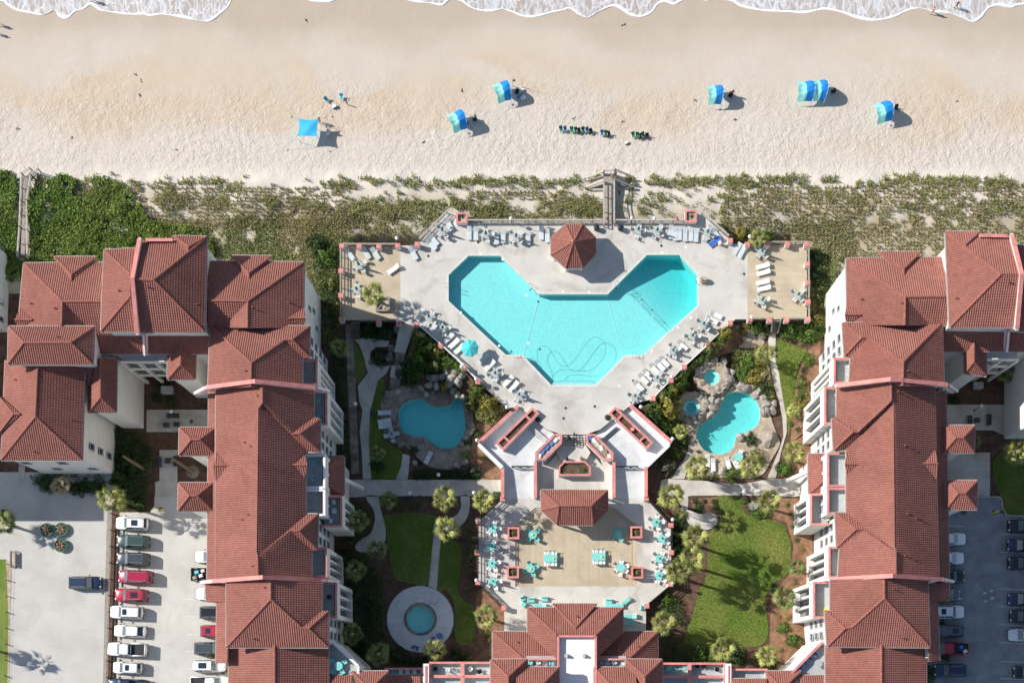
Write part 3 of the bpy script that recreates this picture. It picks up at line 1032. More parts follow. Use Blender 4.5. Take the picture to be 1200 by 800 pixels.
# ------------------------------------------------------------------ pool deck,plaza,patio
DK = [(469,288),(489,287),(524.5,249.5),(548,249.5),(548,261),(802,261),(802,249),(821,250),(853,279),(860,286),(876,286),(876,374),(862,374),(857,378),(830,403),(802,429),(786,446),(765,467),(738.5,475),(703,503),(686,509),(658.7,509),(641,503),(607.5,476),(594,478),(560,447),(543.5,430.5),(516,404),(489,380),(478,380),(469,375)]
DKW = [(p.x,p.y) for p in G(DK,ZD)]
deck = sheet('pool_deck',offset_poly(DKW,-0.02),ZD - 0.05,'bedding',[offset_poly(PWW,0.25)],ZD + 0.3)
slabs(deck,DKW,ZD,0.05,'concrete',xl(491,525.5,549,590,631.5,671.5,712,753,795,818,847,z=ZD) + yl(286,322,352,386,418,451,480,z=ZD),[PH],0.03)
def boards(root,poly,z,step=0.145,gap=0.007,along='y',mat='tan_board',name='boards',th=0.035):
 """deck boards clipped to a convex outline"""
 v,f,rn = [],[],[]
 ax = 0 if along == 'y' else 1
 lo,hi = min(p[ax] for p in poly),max(p[ax] for p in poly)
 n = len(poly)
 def span(c):
  r = []
  for i in range(n):
   a,b = poly[i],poly[(i + 1) % n]
   if (a[ax] - c) * (b[ax] - c) <= 0 and a[ax] != b[ax]:
    r.append(a[1 - ax] + (b[1 - ax] - a[1 - ax]) * (c - a[ax]) / (b[ax] - a[ax]))
  return (min(r),max(r)) if len(r) >= 2 else None
 c = lo + 0.004
 while c + step < hi:
  s0,s1 = span(c),span(c + step - gap)
  if s0 and s1:
   o = len(v)
   for zz in (z - th,z):
    for cc,q in ((c,s0[0]),(c,s0[1]),(c + step - gap,s1[1]),(c + step - gap,s1[0])):
     v.append((cc,q,zz) if ax == 0 else (q,cc,zz))
   f += [[o + 4,o + 5,o + 6,o + 7],[o,o + 4,o + 7,o + 3],[o + 1,o + 2,o + 6,o + 5],[o,o + 1,o + 5,o + 4],[o + 3,o + 7,o + 6,o + 2]]
   rn += [random.random()] * 5
  c += step
 return np_mesh(name,np.array(v),np.array(f),mat,root,'stuff',np.array(rn))
for q in ([(401,289),(469,289),(469,375),(401,375)],[(876,286),(945.5,286),(945.5,374),(876,374)]):
 pw = [(p.x,p.y) for p in G(q,ZD)]
 r = sheet('wood_deck',pw,ZD - 0.045,'dark_wood',(),ZD + 0.2)
 boards(r,pw,ZD + 0.004,along='x')
pz = []
for q in ([(607.5,476),(641,503),(649.4,508),(627.2,530),(627.2,548),(589,548),(560.5,519)],[(738.5,475),(787,518),(783,521),(757.5,546),(757.5,548),(719.5,548),(719.5,530),(697,508),(703,503)]):
 pw = [(p.x,p.y) for p in G(q,ZP)]
 r = sheet('plaza',offset_poly(pw,-0.02),ZP - 0.05,'bedding',(),ZP)
 slabs(r,pw,ZP,0.05,'plaza',yl(500,524,z=ZP) + xl(600,745,z=ZP),(),0.008)
for x0,x1 in ((589,627.2),(719.5,757)):
 a,b,c,d = P(x0,548,ZP),P(x1,548,ZP),P(x1,584,ZT),P(x0,584,ZT)
 m = MB()
 m.quad(d,c,b,a)
 for p,q in ((a,b),(b,c),(c,d),(d,a)):
  m.quad((p.x,p.y,0),(q.x,q.y,0),q,p)
 tag(m.build('ramp','plaza'),kind='structure')
PT = [(589,584),(627.2,584),(719.5,584),(757,584),(786,616),(786.5,684),(757,709),(757,745),(591,745),(591,712),(561,683),(560.5,611.5)]
PTW = [(p.x,p.y) for p in G(PT,ZT)]
TN = [(629,600),(609,618),(609,682),(741,682),(741,618),(718,600)]
TNW = [(p.x,p.y) for p in G(TN,ZC)]
TNO = offset_poly(TNW,0.62)
patio = sheet('patio',offset_poly(PTW,-0.02),ZT - 0.05,'bedding',[TNO],ZT)
slabs(patio,PTW,ZT,0.05,'concrete',yl(612,632,653,675,695,715,z=ZT) + xl(575,600,630,675,718,750,775,z=ZT),[TNO],0.014)
bp_ = sheet('board_patio',TNO,ZC - 0.06,'dark_wood',(),ZC)
boards(bp_,TNW,ZC,along='y')
stp = MB()
n = len(TNW)
o1 = offset_poly(TNW,0.31)
for i in range(n):
 j = (i + 1) % n
 stp.prism([o1[i],o1[j],TNO[j],TNO[i]],0.3,ZC + 0.15 + 0.004)
 stp.prism([TNW[i],TNW[j],o1[j],o1[i]],0.3,ZC + 0.012)
tag(stp.build('patio_step','tan_board'),kind='structure')
CT = [(628,531),(649.5,509.5),(696.5,509.5),(719,531),(719,600),(628,600)]
sheet('sunken_court',G(CT,ZC),ZC - 0.03,'concrete',(),ZC)
def stairs(name,a,b,width_dir,zt,zb,n,mat='concrete',label=None):
 """flight from the top edge a (two px points) to the bottom edge b"""
 r = tag(bpy.data.objects.new(name,None),kind='structure')
 COL.objects.link(r)
 A0,A1,B0,B1 = P(*a[0],zt),P(*a[1],zt),P(*b[0],zb),P(*b[1],zb)
 for i in range(n):
  t0,t1 = i / n,(i + 1) / n
  z = zt - (zt - zb) * (i + 0.5) / n
  q = [A0.lerp(B0,t0),A1.lerp(B1,t0),A1.lerp(B1,t1),A0.lerp(B0,t1)]
  MB().prism([(p.x,p.y) for p in q],min(zb,zt) - 0.2,z).build('step',mat,r)
  e0,e1 = q[3],q[2]
  MB().beam((e0.x,e0.y,z - 0.02),(e1.x,e1.y,z - 0.02),0.05,0.05).build('nosing','dark_wood',r)
 return r
stairs('court_stairs',((659,510),(686,510)),((659,521),(686,521)),0,ZD,ZP,4)
sheet('court_landing',G([(659,521),(686,521),(692,530),(686,541),(660,541),(652,530)],ZP),ZP,'concrete',(),ZP)
stairs('court_stairs',((660,521.5),(651,531)),((650,534),(641,544)),0,ZP - 0.1,ZC,5)
stairs('court_stairs',((686,521.5),(695,531)),((696,534),(705,544)),0,ZP - 0.1,ZC,5)
stairs('plaza_stairs',((624,499),(642,514.5)),((618.5,502.5),(636.5,518)),0,ZD,ZP,4,'plaza')
stairs('plaza_stairs',((721,499),(703,514.5)),((726.5,502.5),(708.5,518)),0,ZD,ZP,4,'plaza')
stairs('deck_stairs',((411,376),(421,376)),((412,397),(422,397)),0,ZD,0.1,8,'dark_wood')
stairs('deck_stairs',((905,375),(914,375)),((903,391),(910,391)),0,ZD,0.1,8,'old_wood')
rm = MB()
q = [P(469,379,ZD),P(487,379,ZD),P(475,414,1.0),P(462,412,1.0)]
rm.quad(q[0],q[3],q[2],q[1])
for a,b in zip(q,q[1:] + q[:1]):
 rm.quad((a.x,a.y,0),(b.x,b.y,0),b,a)
tag(rm.build('ramp','path'),kind='structure')
stairs('garden_stairs',((464,413),(475,414)),((462,428),(473,428)),0,1.0,0.5,5,'spa_stone')
sheet('stair_landing',G([(459,428),(474,428),(471,442),(457,441)],0.5),0.5,'path',(),0.5)
stairs('garden_stairs',((458,441),(470,442)),((456,455),(468,455)),0,0.5,0.1,5,'spa_stone')
# ------------------------------------------------------------------ planted banks that climb from the lagoons to the deck
BANKS = [([(488,383.5,2.0),(502,396,2.0),(516,408.5,2.0),(530,421.5,2.0),(545,435,2.0),(560,450,2.0),(592,480,1.6)],[(474,424,0.5),(479,440,0.4),(490,449,0.6),(505,457,0.9),(525,460,1.0),(545,468,0.5),(561,494,0.1)]),
         ([(860,381,2.0),(845,394,2.0),(831,408,2.0),(803,433,2.0),(787,450,2.0),(767,471,2.0),(741,480,1.6)],[(872,400,0.3),(858,412,0.5),(838,420,0.8),(815,430,0.8),(800,450,0.5),(793,472,0.2),(792,512,0.05)])]
_bq = []
for U,Lw in BANKS:
 m = MB()
 n = 4
 for i in range(len(U) - 1):
  _bq.append((U[i],U[i + 1],Lw[i + 1],Lw[i]))
  for k in range(n):
   f = lambda a,b,t: P(a[0] + (b[0] - a[0]) * t,a[1] + (b[1] - a[1]) * t,a[2] + (b[2] - a[2]) * t)
   m.quad(f(U[i],Lw[i],k / n),f(U[i],Lw[i],(k + 1) / n),f(U[i + 1],Lw[i + 1],(k + 1) / n),f(U[i + 1],Lw[i + 1],k / n))
 tag(m.build('bank','mulch'),kind='structure')
def bank_z(px,py):
 px,py = np.atleast_1d(np.asarray(px,dtype=float)),np.atleast_1d(np.asarray(py,dtype=float))
 z = np.zeros(len(px))
 for a,b,c,d in _bq:
  ins = inpoly(px,py,[a,b,c,d])
  def dist(p,q):
   ex,ey = q[0] - p[0],q[1] - p[1]
   return np.abs(ex * (py - p[1]) - ey * (px - p[0])) / math.hypot(ex,ey)
  du,dl_ = dist(a,b),dist(d,c)
  t = du / (du + dl_ + 1e-6)
  z = np.where(ins,(a[2] + b[2]) / 2 * (1 - t) + (c[2] + d[2]) / 2 * t,z)
 return z
# ------------------------------------------------------------------ tiled roofs
TP,TR = 0.30,0.36          # tile pitch across the slope,course height down it
def clip_poly(sub,quad):
 """subject polygon clipped by a convex counter-clockwise quad,in 2-D"""
 out = sub
 for i in range(len(quad)):
  a,b = quad[i],quad[(i + 1) % len(quad)]
  ex,ey = b[0] - a[0],b[1] - a[1]
  res = []
  m = len(out)
  for k in range(m):
   p,q = out[k - 1],out[k]
   dp = ex * (p[1] - a[1]) - ey * (p[0] - a[0])
   dq = ex * (q[1] - a[1]) - ey * (q[0] - a[0])
   if dq >= 0:
    if dp < 0:
     t = dp / (dp - dq)
     res.append((p[0] + (q[0] - p[0]) * t,p[1] + (q[1] - p[1]) * t))
    res.append(q)
   elif dp >= 0:
    t = dp / (dp - dq)
    res.append((p[0] + (q[0] - p[0]) * t,p[1] + (q[1] - p[1]) * t))
  out = res
  if len(out) < 3:
   return []
 return out
def newell(p):
 n = Vector((0,0,0))
 for i in range(len(p)):
  a,b = p[i],p[(i + 1) % len(p)]
  n += Vector(((a.y - b.y) * (a.z + b.z),(a.z - b.z) * (a.x + b.x),(a.x - b.x) * (a.y + b.y)))
 return n.normalized()
class Tiles:
 def __init__(s):
  s.V,s.F,s.R,s.n = [],[],[],0
 def face(s,pts):
  n = newell(pts)
  if n.z < 0:
   pts = pts[::-1]
   n = -n
  c = sum(pts,Vector((0,0,0))) / len(pts)
  d = (Vector((0,0,-1)) - n * (-n.z))
  if d.length < 1e-4:
   return
  d.normalize()
  u = d.cross(n).normalized()
  ab = [((p - c).dot(u),(p - c).dot(d)) for p in pts]
  if area2(ab) < 0:
   ab = ab[::-1]
  A = np.array(ab)
  a0,a1 = A[:,0].min(),A[:,0].max()
  b1,b0 = A[:,1].max(),A[:,1].min()
  seg = TP / 4
  na,nb = int(math.ceil((a1 - a0) / seg)) + 1,int(math.ceil((b1 - b0) / TR)) + 1
  ga = a0 - 0.02 + np.arange(na + 1) * seg
  gb = b1 - np.arange(nb + 1) * TR                  # courses counted up from the eave
  I = inpoly(*np.meshgrid(ga,gb,indexing='ij'),ab)
  full = I[:-1,:-1] & I[1:,:-1] & I[1:,1:] & I[:-1,1:]
  some = (I[:-1,:-1] | I[1:,:-1] | I[1:,1:] | I[:-1,1:]) & ~full
  hprof = np.array([0.0,0.055,0.085,0.055])
  off = rng.integers(0,4)
  seed = int(rng.integers(0,200))
  cn,un,dn,nn = np.array(c),np.array(u),np.array(d),np.array(n)
  ii,jj = np.nonzero(full)
  if len(ii):
   vs = []
   for di,dj,st in ((0,0,0.055),(1,0,0.055),(1,1,0.0),(0,1,0.0)):
    a_,b_ = ga[ii + di],gb[jj + dj]
    h = hprof[(ii + di + off) % 4] + st + 0.01
    vs.append(cn + a_[:,None] * un + b_[:,None] * dn + h[:,None] * nn)
   v = np.stack(vs,1).reshape(-1,3)
   s.V.append(v)
   s.F.append(np.arange(len(v)).reshape(-1,4)[:,::-1] + s.n)
   s.n += len(v)
   s.R.append(_tab[((ii + off) // 4 * 7 + seed) & 255,(jj * 13 + seed) & 255])
  ii,jj = np.nonzero(some)
  for i,j in zip(ii,jj):
   q = [(ga[i],gb[j + 1]),(ga[i + 1],gb[j + 1]),(ga[i + 1],gb[j]),(ga[i],gb[j])]
   r = clip_poly(ab,q)
   if len(r) < 3:
    continue
   h0,h1 = hprof[(i + off) % 4],hprof[(i + 1 + off) % 4]
   pv = []
   for a_,b_ in r:
    t = (a_ - ga[i]) / seg
    st = (b_ - gb[j + 1]) / TR * 0.055
    h = h0 + (h1 - h0) * t + st + 0.01
    pv.append(cn + a_ * un + b_ * dn + h * nn)
   rv = _tab[((i + off) // 4 * 7 + seed) & 255,(j * 13 + seed) & 255]
   for k in range(1,len(pv) - 1,2):
    quad = [pv[0],pv[k],pv[k + 1],pv[min(k + 2,len(pv) - 1)]]
    s.V.append(np.array(quad))
    s.F.append(np.arange(4)[None,:] + s.n)
    s.n += 4
    s.R.append(np.array([rv]))
 def build(s,parent):
  if not s.V:
   return
  V = np.concatenate(s.V)
  F = np.concatenate(s.F)
  nz = np.cross(V[F[:,1]] - V[F[:,0]],V[F[:,2]] - V[F[:,0]])[:,2]
  F[nz < 0] = F[nz < 0][:,::-1]
  return np_mesh('roof_tiles',V,F,'tile',parent,'stuff',np.concatenate(s.R))
ROOFS = []
def roof(root,faces,gut='gutter',th=0.16):
 """one roof: slopes under barrel tiles,capped hips and ridges,fascia along the eaves; faces are lists of (px,py,z)"""
 pf = []
 for f in faces:
  p = [P(*q) for q in f]
  if newell(p).z < 0:
   p = p[::-1]
  pf.append(p)
  ROOFS.append((f,newell(p),p[0],root))
 base = MB()
 T = Tiles()
 edges = {}
 key = lambda v: (round(v.x,2),round(v.y,2))
 for fi,p in enumerate(pf):
  n = len(p)
  base.add(p,[list(range(n))],0)
  base.add([v - Vector((0,0,th)) for v in p],[list(range(n))[::-1]],1)
  zlo = min(v.z for v in p)
  for i in range(n):
   a,b = p[i],p[(i + 1) % n]
   k = tuple(sorted((key(a),key(b))))
   edges.setdefault(k,[]).append((fi,a,b,zlo))
  T.face(p)
 caps = []
 for k,L in edges.items():
  fi,a,b,zlo = L[0]
  if (a - b).length < 0.25:
   continue
  if len(L) >= 2:
   n1,n2 = newell(pf[L[0][0]]),newell(pf[L[1][0]])
   c2 = sum(pf[L[1][0]],Vector()) / len(pf[L[1][0]])
   if n1.dot(c2 - a) < -0.02:
    caps.append((a,b))
  else:
   base.quad(a - Vector((0,0,th)),b - Vector((0,0,th)),b,a,1)
   if abs(a.z - b.z) < 0.25 and a.z < zlo + 0.3 and (a - b).length > 1.2:
    o = Vector((b.y - a.y,a.x - b.x,0)).normalized()
    base.beam(a + o * 0.09 - Vector((0,0,0.10)),b + o * 0.09 - Vector((0,0,0.10)),0.14,0.14,1)
 r = base.build('roof',['underlay',gut],root)
 T.build(r)
 for a,b in caps:
  m = MB()
  up = Vector((0,0,0.07))
  m.tube([a + up,b + up],0.15,6)
  m.build('ridge_cap','ridge',r)
 return r
def wall(root,px,z1,z0=0.0,inset=0.4,mat='stucco',name='wall'):
 """outer wall under an eave: px is the eave outline at height z1"""
 q = [(p.x,p.y) for p in G(px,z1)]
 q = offset_poly(q,-inset) if inset else q
 return MB().prism(q,z0,z1 - 0.12).build(name,mat,root),q
FACE = {'E': ((1,0),(0,1)),'W': ((-1,0),(0,-1)),'S': ((0,-1),(1,0)),'N': ((0,1),(-1,0))}
def window(root,face,c,along,z,w,h,frame='frame_grey',glass='glass_dark',sill=True):
 """framed window on a wall plane: c is the plane's coordinate,along the centre along it"""
 (nx,ny),(ax,ay) = FACE[face]
 o = Vector((nx * abs(1),ny * abs(1),0))
 base = Vector((c,along,z)) if nx else Vector((along,c,z))
 a = Vector((abs(ax),abs(ay),0))
 m = MB()
 for sx in (-1,1):
  q = base + a * (sx * w / 2) + o * 0.03
  m.beam(q - Vector((0,0,h / 2)),q + Vector((0,0,h / 2)),0.09,0.09)
 for sz in (-1,1):
  q = base + Vector((0,0,sz * h / 2)) + o * 0.03
  m.beam(q - a * (w / 2),q + a * (w / 2),0.09,0.09)
 if sill:
  q = base - Vector((0,0,h / 2 + 0.08)) + o * 0.06
  m.beam(q - a * (w / 2 + 0.1),q + a * (w / 2 + 0.1),0.18,0.07)
 f = m.build('window',frame,root)
 g = MB()
 q = base + o * 0.012
 v = Vector((0,0,h / 2))
 g.quad(q - a * (w / 2) - v,q + a * (w / 2) - v,q + a * (w / 2) + v,q - a * (w / 2) + v)
 g.build('pane',glass,f)
 return f
def bay(root,out,x0,x1,y0,y1,zt,cap='pink',slots=3,floor='terrace_floor',zb=0.0,inner='rail_red'):
 """tower of balconies that stands out from the wall,with an open terrace on top; px rectangle at the height of its rim"""
 A,B = P(x0,y0,zt),P(x1,y1,zt)
 xi,xo = A.x,B.x
 yn,ys = max(A.y,B.y),min(A.y,B.y)
 s = 1 if out == 'E' else -1
 zf = zt - 1.1
 m = MB()
 lo,hi = sorted((xi,xo - s * 0.85))
 m.prism([(lo,ys + 0.02),(hi,ys + 0.02),(hi,yn - 0.02),(lo,yn - 0.02)],zb,zf - 0.05)
 L = yn - ys
 cw = 0.55
 fl = sorted((xo - s * 0.9,xo))
 sw = (L - 2 * cw - (slots - 1) * 0.32) / slots
 cuts = []
 y = ys + cw
 for k in range(slots):
  cuts.append((y,y + sw))
  y += sw + 0.32
 edges = [ys] + [v for c in cuts for v in c] + [yn]
 for k in range(0,len(edges),2):
  m.prism([(fl[0],edges[k]),(fl[1],edges[k]),(fl[1],edges[k + 1]),(fl[0],edges[k + 1])],zb,zf - 0.02)
 for a,b in cuts:
  f2 = sorted((xo - s * 0.9,xo - s * 0.02))
  m.prism([(f2[0],a),(f2[1],a),(f2[1],b),(f2[0],b)],zb,zb + 1.5)
  m.prism([(f2[0],a),(f2[1],a),(f2[1],b),(f2[0],b)],zf - 1.7,zf - 0.04)
  f3 = sorted((xo - s * 0.9,xo - s * 0.62))
  z = 99
  while z < zf - 3:
   m.prism([(f3[0],a),(f3[1],a),(f3[1],b),(f3[0],b)],z,z + 0.28)
   z += 3.1
 m.build('balcony_bay','stucco',root)
 for a,b in cuts:
  window(root,out,xo - s * 0.84,(a + b) / 2,(zb + 1.5 + zf - 1.7) / 2,b - a - 0.1,zf - 1.7 - zb - 1.5 - 0.1,sill=False)
 lo,hi = sorted((xi,xo))
 MB().prism([(lo + 0.01,ys + 0.01),(hi - 0.01,ys + 0.01),(hi - 0.01,yn - 0.01),(lo + 0.01,yn - 0.01)],zf - 0.03,zf + 0.02).build('terrace_floor',floor,root)
 w = MB()
 c = MB()
 segs = [((xo - s * 0.12,ys),(xo - s * 0.12,yn)),((xi,ys + 0.12),(xo - s * 0.24,ys + 0.12)),((xi,yn - 0.12),(xo - s * 0.24,yn - 0.12))]
 for a,b in segs:
  w.beam((*a,zf + 0.53),(*b,zf + 0.53),0.22,1.06,0)
  c.beam((*a,zt),(*b,zt),0.3,0.09,0)
 w.build('parapet','stucco',root)
 c.build('parapet_cap',cap,root)
 if inner:
  c = MB()
  lo = xi + s * 0.15
  c.beam((xo - s * 0.36,ys + 0.3,zf + 0.45),(xo - s * 0.36,yn - 0.3,zf + 0.45),0.14,0.85)
  c.build('railing',inner,root)
 return dict(c=((xi + xo) / 2,(ys + yn) / 2),z=zf + 0.02,x=(lo,hi),y=(ys,yn))
def firewall(root,pts,thick=0.42):
 """gable-shaped fire wall that stands above the roof: white sides,pink coping"""
 q = [P(*p) for p in pts]
 w,c = MB(),MB()
 for a,b in zip(q,q[1:]):
  d = (b - a).normalized()
  w.beam(a - Vector((0,0,0.55)),b - Vector((0,0,0.55)),thick - 0.1,1.0)
  c.beam(a - d * 0.05,b + d * 0.05,thick + 0.12,0.14)
 w.build('fire_wall','white_trim',root)
 n = 0
 c.build('coping','pink',root)
def dormer(base0,base1,tip0,tip1):
 """hipped projection: eave corners base0,base1,ridge from tip0 (front) to tip1 (where it dies into the roof behind)"""
 return [[base0,base1,tip0],[base0,tip0,tip1],[base1,tip1,tip0]]
def gablet(n,s,w,tip):
 """small cross ridge: n and s its eave ends,w the front of the ridge,tip where it meets the slope"""
 return [[n,w,tip],[w,s,tip]]
WB = thing('apartment_building',P(230,560),'white apartment building with red hipped roofs, its shaded balconies facing the west lagoon pool','building','resort apartment buildings')
e,r = 15.5,18.0
roof(WB,[[(28.1,308.4,e),(122,307.5,e),(122,353.4,r),(73.1,353.4,r)],[(28.1,308.4,e),(73.1,353.4,r),(72,386,r),(21,386,e)],
          [(73.1,353.4,r),(122,353.4,r),(122,386,16),(105,386,16)],[(73.1,353.4,r),(105,386,16),(72,386,r)]])
roof(WB,dormer((63.8,301,e),(113.4,301,e),(83.6,321.5,16.7),(83.6,329,16.7)))
roof(WB,gablet((24.4,361,e),(22,386,e),(17.5,374.5,16.3),(38,374.5,16.5)))
wall(WB,[(28,308.4),(122,307.5),(122,390),(22,390)],e)
e,r = 18.0,19.4
roof(WB,[[(10.3,382.5,e),(110.6,382.5,e),(83,401.3,r),(28,401.6,r)],[(110.6,382.5,e),(108.4,426.8,e),(83,401.3,r)],
          [(108.4,426.8,e),(9.4,426.8,e),(28,401.6,r),(83,401.3,r)],[(9.4,426.8,e),(10.3,382.5,e),(28,401.6,r)]])
wall(WB,[(10.3,382.5),(110.6,382.5),(108.4,426.8),(9.4,426.8)],e,inset=0.43)
e,r = 14.5,17.2
roof(WB,[[(6.5,422,e),(44.6,422,r),(41.6,488,r),(1.5,538.7,e)],[(41.6,488,r),(96,538.7,e),(1.5,538.7,e)],
          [(44.6,422,r),(98.8,422,e),(96,538.7,e),(41.6,488,r)]])
roof(WB,dormer((-3,510,e),(-3,462,e),(16,485,16.2),(24,485,16.2)))
_,q = wall(WB,[(6.5,415),(98.8,415),(96.5,538.7),(1.5,538.7)],e)
ye = min(p[1] for p in q)
xe = max(p[0] for p in q)
for k in range(4):
 window(WB,'S',ye,P(14 + 22 * k,0,14.5).x,(10.0,5.2,10.0,5.2)[k],1.3,1.2)
for zz in (3.2,6.8,10.4):
 window(WB,'E',xe - 0.02,P(0,517,14.5).y,zz,0.9,1.3)
roof(WB,[[(96,404,15.2),(113,404,15.2),(105.5,451,13.9),(97.5,451,13.9)]])
e,r = 13.4,15.0
roof(WB,[[(103.7,420,e),(117.8,420,r),(117.8,465.6,r),(103.7,482.5,e)],[(103.7,482.5,e),(117.8,465.6,r),(135.8,482.5,e)],
          [(117.8,420,r),(136.8,420,e),(135.8,482.5,e),(117.8,465.6,r)]])
wall(WB,[(103.7,415),(136.8,415),(135.8,482.5),(103.7,482.5)],e,inset=0.38)
roof(WB,[[(196.6,402,e),(211.6,402,r),(211.6,427,r),(196.6,444,e)],[(196.6,444,e),(211.6,427,r),(228.5,444,e)],
          [(211.6,402,r),(229.5,402,e),(228.5,444,e),(211.6,427,r)]])
wall(WB,[(196.6,400),(229.5,400),(228.5,444),(196.6,444)],e,inset=0.38)
roof(WB,[[(99,384,16.6),(247,384,16.6),(247,414,14.0),(99,414,14.0)]])
_,q = wall(WB,[(99,384),(247,384),(247,414),(99,414)],14.0,inset=0.5)
yc = min(p[1] for p in q)
for x in (148,164,180):
 for zz in (3.0,6.6,10.6):
  window(WB,'S',yc,P(x,0,14).x,zz,1.5,2.0,'white_trim')
gm = MB()
x0,x1 = P(139,0,13).x,P(200,0,13).x
for zz in (4.2,8.0,11.8):
 gm.prism([(x0,yc - 1.3),(x1,yc - 1.3),(x1,yc - 0.05),(x0,yc - 0.05)],zz - 0.2,zz)
 gm.beam((x0,yc - 1.25,zz + 0.5),(x1,yc - 1.25,zz + 0.5),0.12,1.0)
for k in range(4):
 xk = x0 + (x1 - x0) * k / 3
 gm.box((xk,yc - 1.22,6.0),(0.4,0.4,11.9))
gm.build('gallery','stucco',WB)
e,r = 19.8,23.1
roof(WB,[[(122.2,292.9,e),(152.8,322,21.9),(153.5,346,21.9),(118.4,388,e)],[(122.2,292.9,e),(161,291,e),(155.5,322,22.0),(152.8,322,21.9)],
          [(118.4,388,e),(153.5,346,21.9),(156,346,21.9),(159.5,388,e)]])
roof(WB,[[(163,285,e),(242,278.6,e),(179.8,328,r),(156,327,r)],[(242,278.6,e),(240,389,e),(179.8,328,r)],
          [(156,327,r),(179.8,328,r),(240,389,e),(160,389,e)]])
roof(WB,dormer((202.8,276.5,e),(242.5,277.5,e),(221,289,20.9),(219.5,300,20.9)))
wall(WB,[(122.2,292.9),(161,291),(162,284),(242,280),(240,388),(118.4,388)],e,inset=0.45)
firewall(WB,[(163.5,280,20.6),(155,326,23.7),(160.5,390,20.6)])
firewall(WB,[(171,281,20.4),(202,281,20.4)],0.3)
firewall(WB,[(168.5,389,17.6),(169.5,413,15.0)],0.36)
e,r = 16.0,19.2
roof(WB,[[(244,306.5,e),(355.9,307.2,e),(290.3,353,r),(244,352.4,r)],[(355.9,307.2,e),(355.3,384,e),(290,384,r),(290.3,353,r)],
          [(244,352.4,r),(290.3,353,r),(262,384,17.1),(244,384,17.1)],[(290.3,353,r),(290,384,r),(262,384,17.1)]])
roof(WB,dormer((271,299.7,e),(318.8,300,e),(291.6,320,17.4),(291.6,328,17.4)))
roof(WB,gablet((356.5,360.6,e),(356.5,385,e),(358,372.8,16.9),(338,372.8,17.0)))
_,q = wall(WB,[(243,306.5),(355.9,307.2),(355.5,390),(243,390)],e,inset=0.42)
xe = max(p[0] for p in q)
for yy,zz in ((345,9.6),(340,6.4),(356,4.0)):
 window(WB,'E',xe,P(0,yy,16).y,zz,0.6,1.3)
e,r = 17.0,20.4
roof(WB,[[(246.6,381.3,e),(362.8,382.2,e),(342,398,18.3),(333.8,398,18.3),(294.4,425.3,r)],
          [(294.4,425.3,r),(333.8,398,18.3),(354,419,e),(354,453,e),(294,453,r)],[(342,398,18.3),(362.8,382.2,e),(362.8,418.8,e)],
          [(333.8,398,18.3),(342,398,18.3),(362.8,418.8,e),(354,419,e)],[(246.6,381.3,e),(294.4,425.3,r),(294,453,r),(244,456,e)]])
_,q = wall(WB,[(246.6,381.3),(354,382),(354,455),(244,455)],e,inset=0.44)
_,q = wall(WB,[(340,382.2),(362.8,382.2),(362.8,418.8),(340,418.8)],e,inset=0.4,name='wall_pier')
xe = max(p[0] for p in q)
for zz in (3.4,6.8,10.2,13.4):
 for yy in (394,408):
  window(WB,'E',xe,P(0,yy,16).y,zz,1.0,1.5)
firewall(WB,[(230,460,14.6),(242.5,453.6,17.7),(299,446.5,21.2),(368.4,453.4,17.8),(383,457.4,15.7)])
e = 16.0
roof(WB,[[(253.5,449,e),(307.5,449,20),(307.5,473,20),(303.5,479,19.7),(301.8,646,19.7),(302,652,20),(302.5,677,20),(253,677,e)],
          [(307.5,449,20),(368,449,e),(367,488,e),(343,508,17.7),(307.5,473,20)],[(351,508,17.7),(375,491,e),(375,529,e)],
          [(343,508,17.7),(351,508,17.7),(375,491,e),(367,488,e)],[(307.5,473,20),(343,508,17.7),(351,508,17.7),(375,529,e),(361,529,e)],
          [(302,652,20),(341,621.5,17.7),(365,645,e),(365,677,e),(302.5,677,20)],[(350,622,17.7),(372.6,602,e),(371.6,643.5,e)],
          [(341,621.5,17.7),(350,622,17.7),(371.6,643.5,e),(365,645,e)],[(302,652,20),(341,621.5,17.7),(350,622,17.7),(372.6,602,e),(360.5,602,e)]])
roof(WB,[[(303.5,462,19.65),(358,514,16.05),(358,616,16.05),(301.8,664,19.65)]])
roof(WB,gablet((255,527,e),(252.5,565,e),(250.5,545,17.1),(275,545,17.2)))
roof(WB,gablet((357,531,e),(357,562,e),(360,544.5,16.9),(342,544.5,17.0)))
roof(WB,[[(255,458,14.9),(255,681,14.9),(243,681,13.9),(245,458,13.9)]])
wall(WB,[(254,449),(368,449),(368,490),(358,490),(358,640),(365,640),(365,678),(253,678)],e,inset=0.41)
wall(WB,[(246,458),(258,458),(256,681),(244,681)],13.9,inset=0.3)
for (a,b,c,d) in ((346,375,491,529),(346,372,602,643.5)):
 _,q = wall(WB,[(a,c),(b,c),(b,d),(a,d)],e,inset=0.36,name='wall_pier')
 xe = max(p[0] for p in q)
 for zz in (5.6,8.8,12.0):
  for t in (0.3,0.66):
   window(WB,'E',xe,P(0,c + (d - c) * t,16).y,zz,1.0,1.5)
firewall(WB,[(236.6,682,13.9),(249.7,680.5,15.8),(307.8,676,21),(380,679.5,15.9),(394,681,13.9)])
e,r = 16.5,19.8
roof(WB,[[(265.6,679,e),(317.2,679,r),(317.2,701.6,r),(265.6,757.8,e)],[(265.6,757.8,e),(317.2,701.6,r),(353.8,735,17.8),(361.3,736,17.8),(384.7,757.8,e)],
          [(317.2,679,r),(377,679,e),(377,715.5,e),(353.8,735,17.8),(317.2,701.6,r)],[(361.3,736,17.8),(384.7,715.6,e),(384.7,757.8,e)],
          [(353.8,735,17.8),(361.3,736,17.8),(384.7,715.6,e),(377,715.5,e)]])
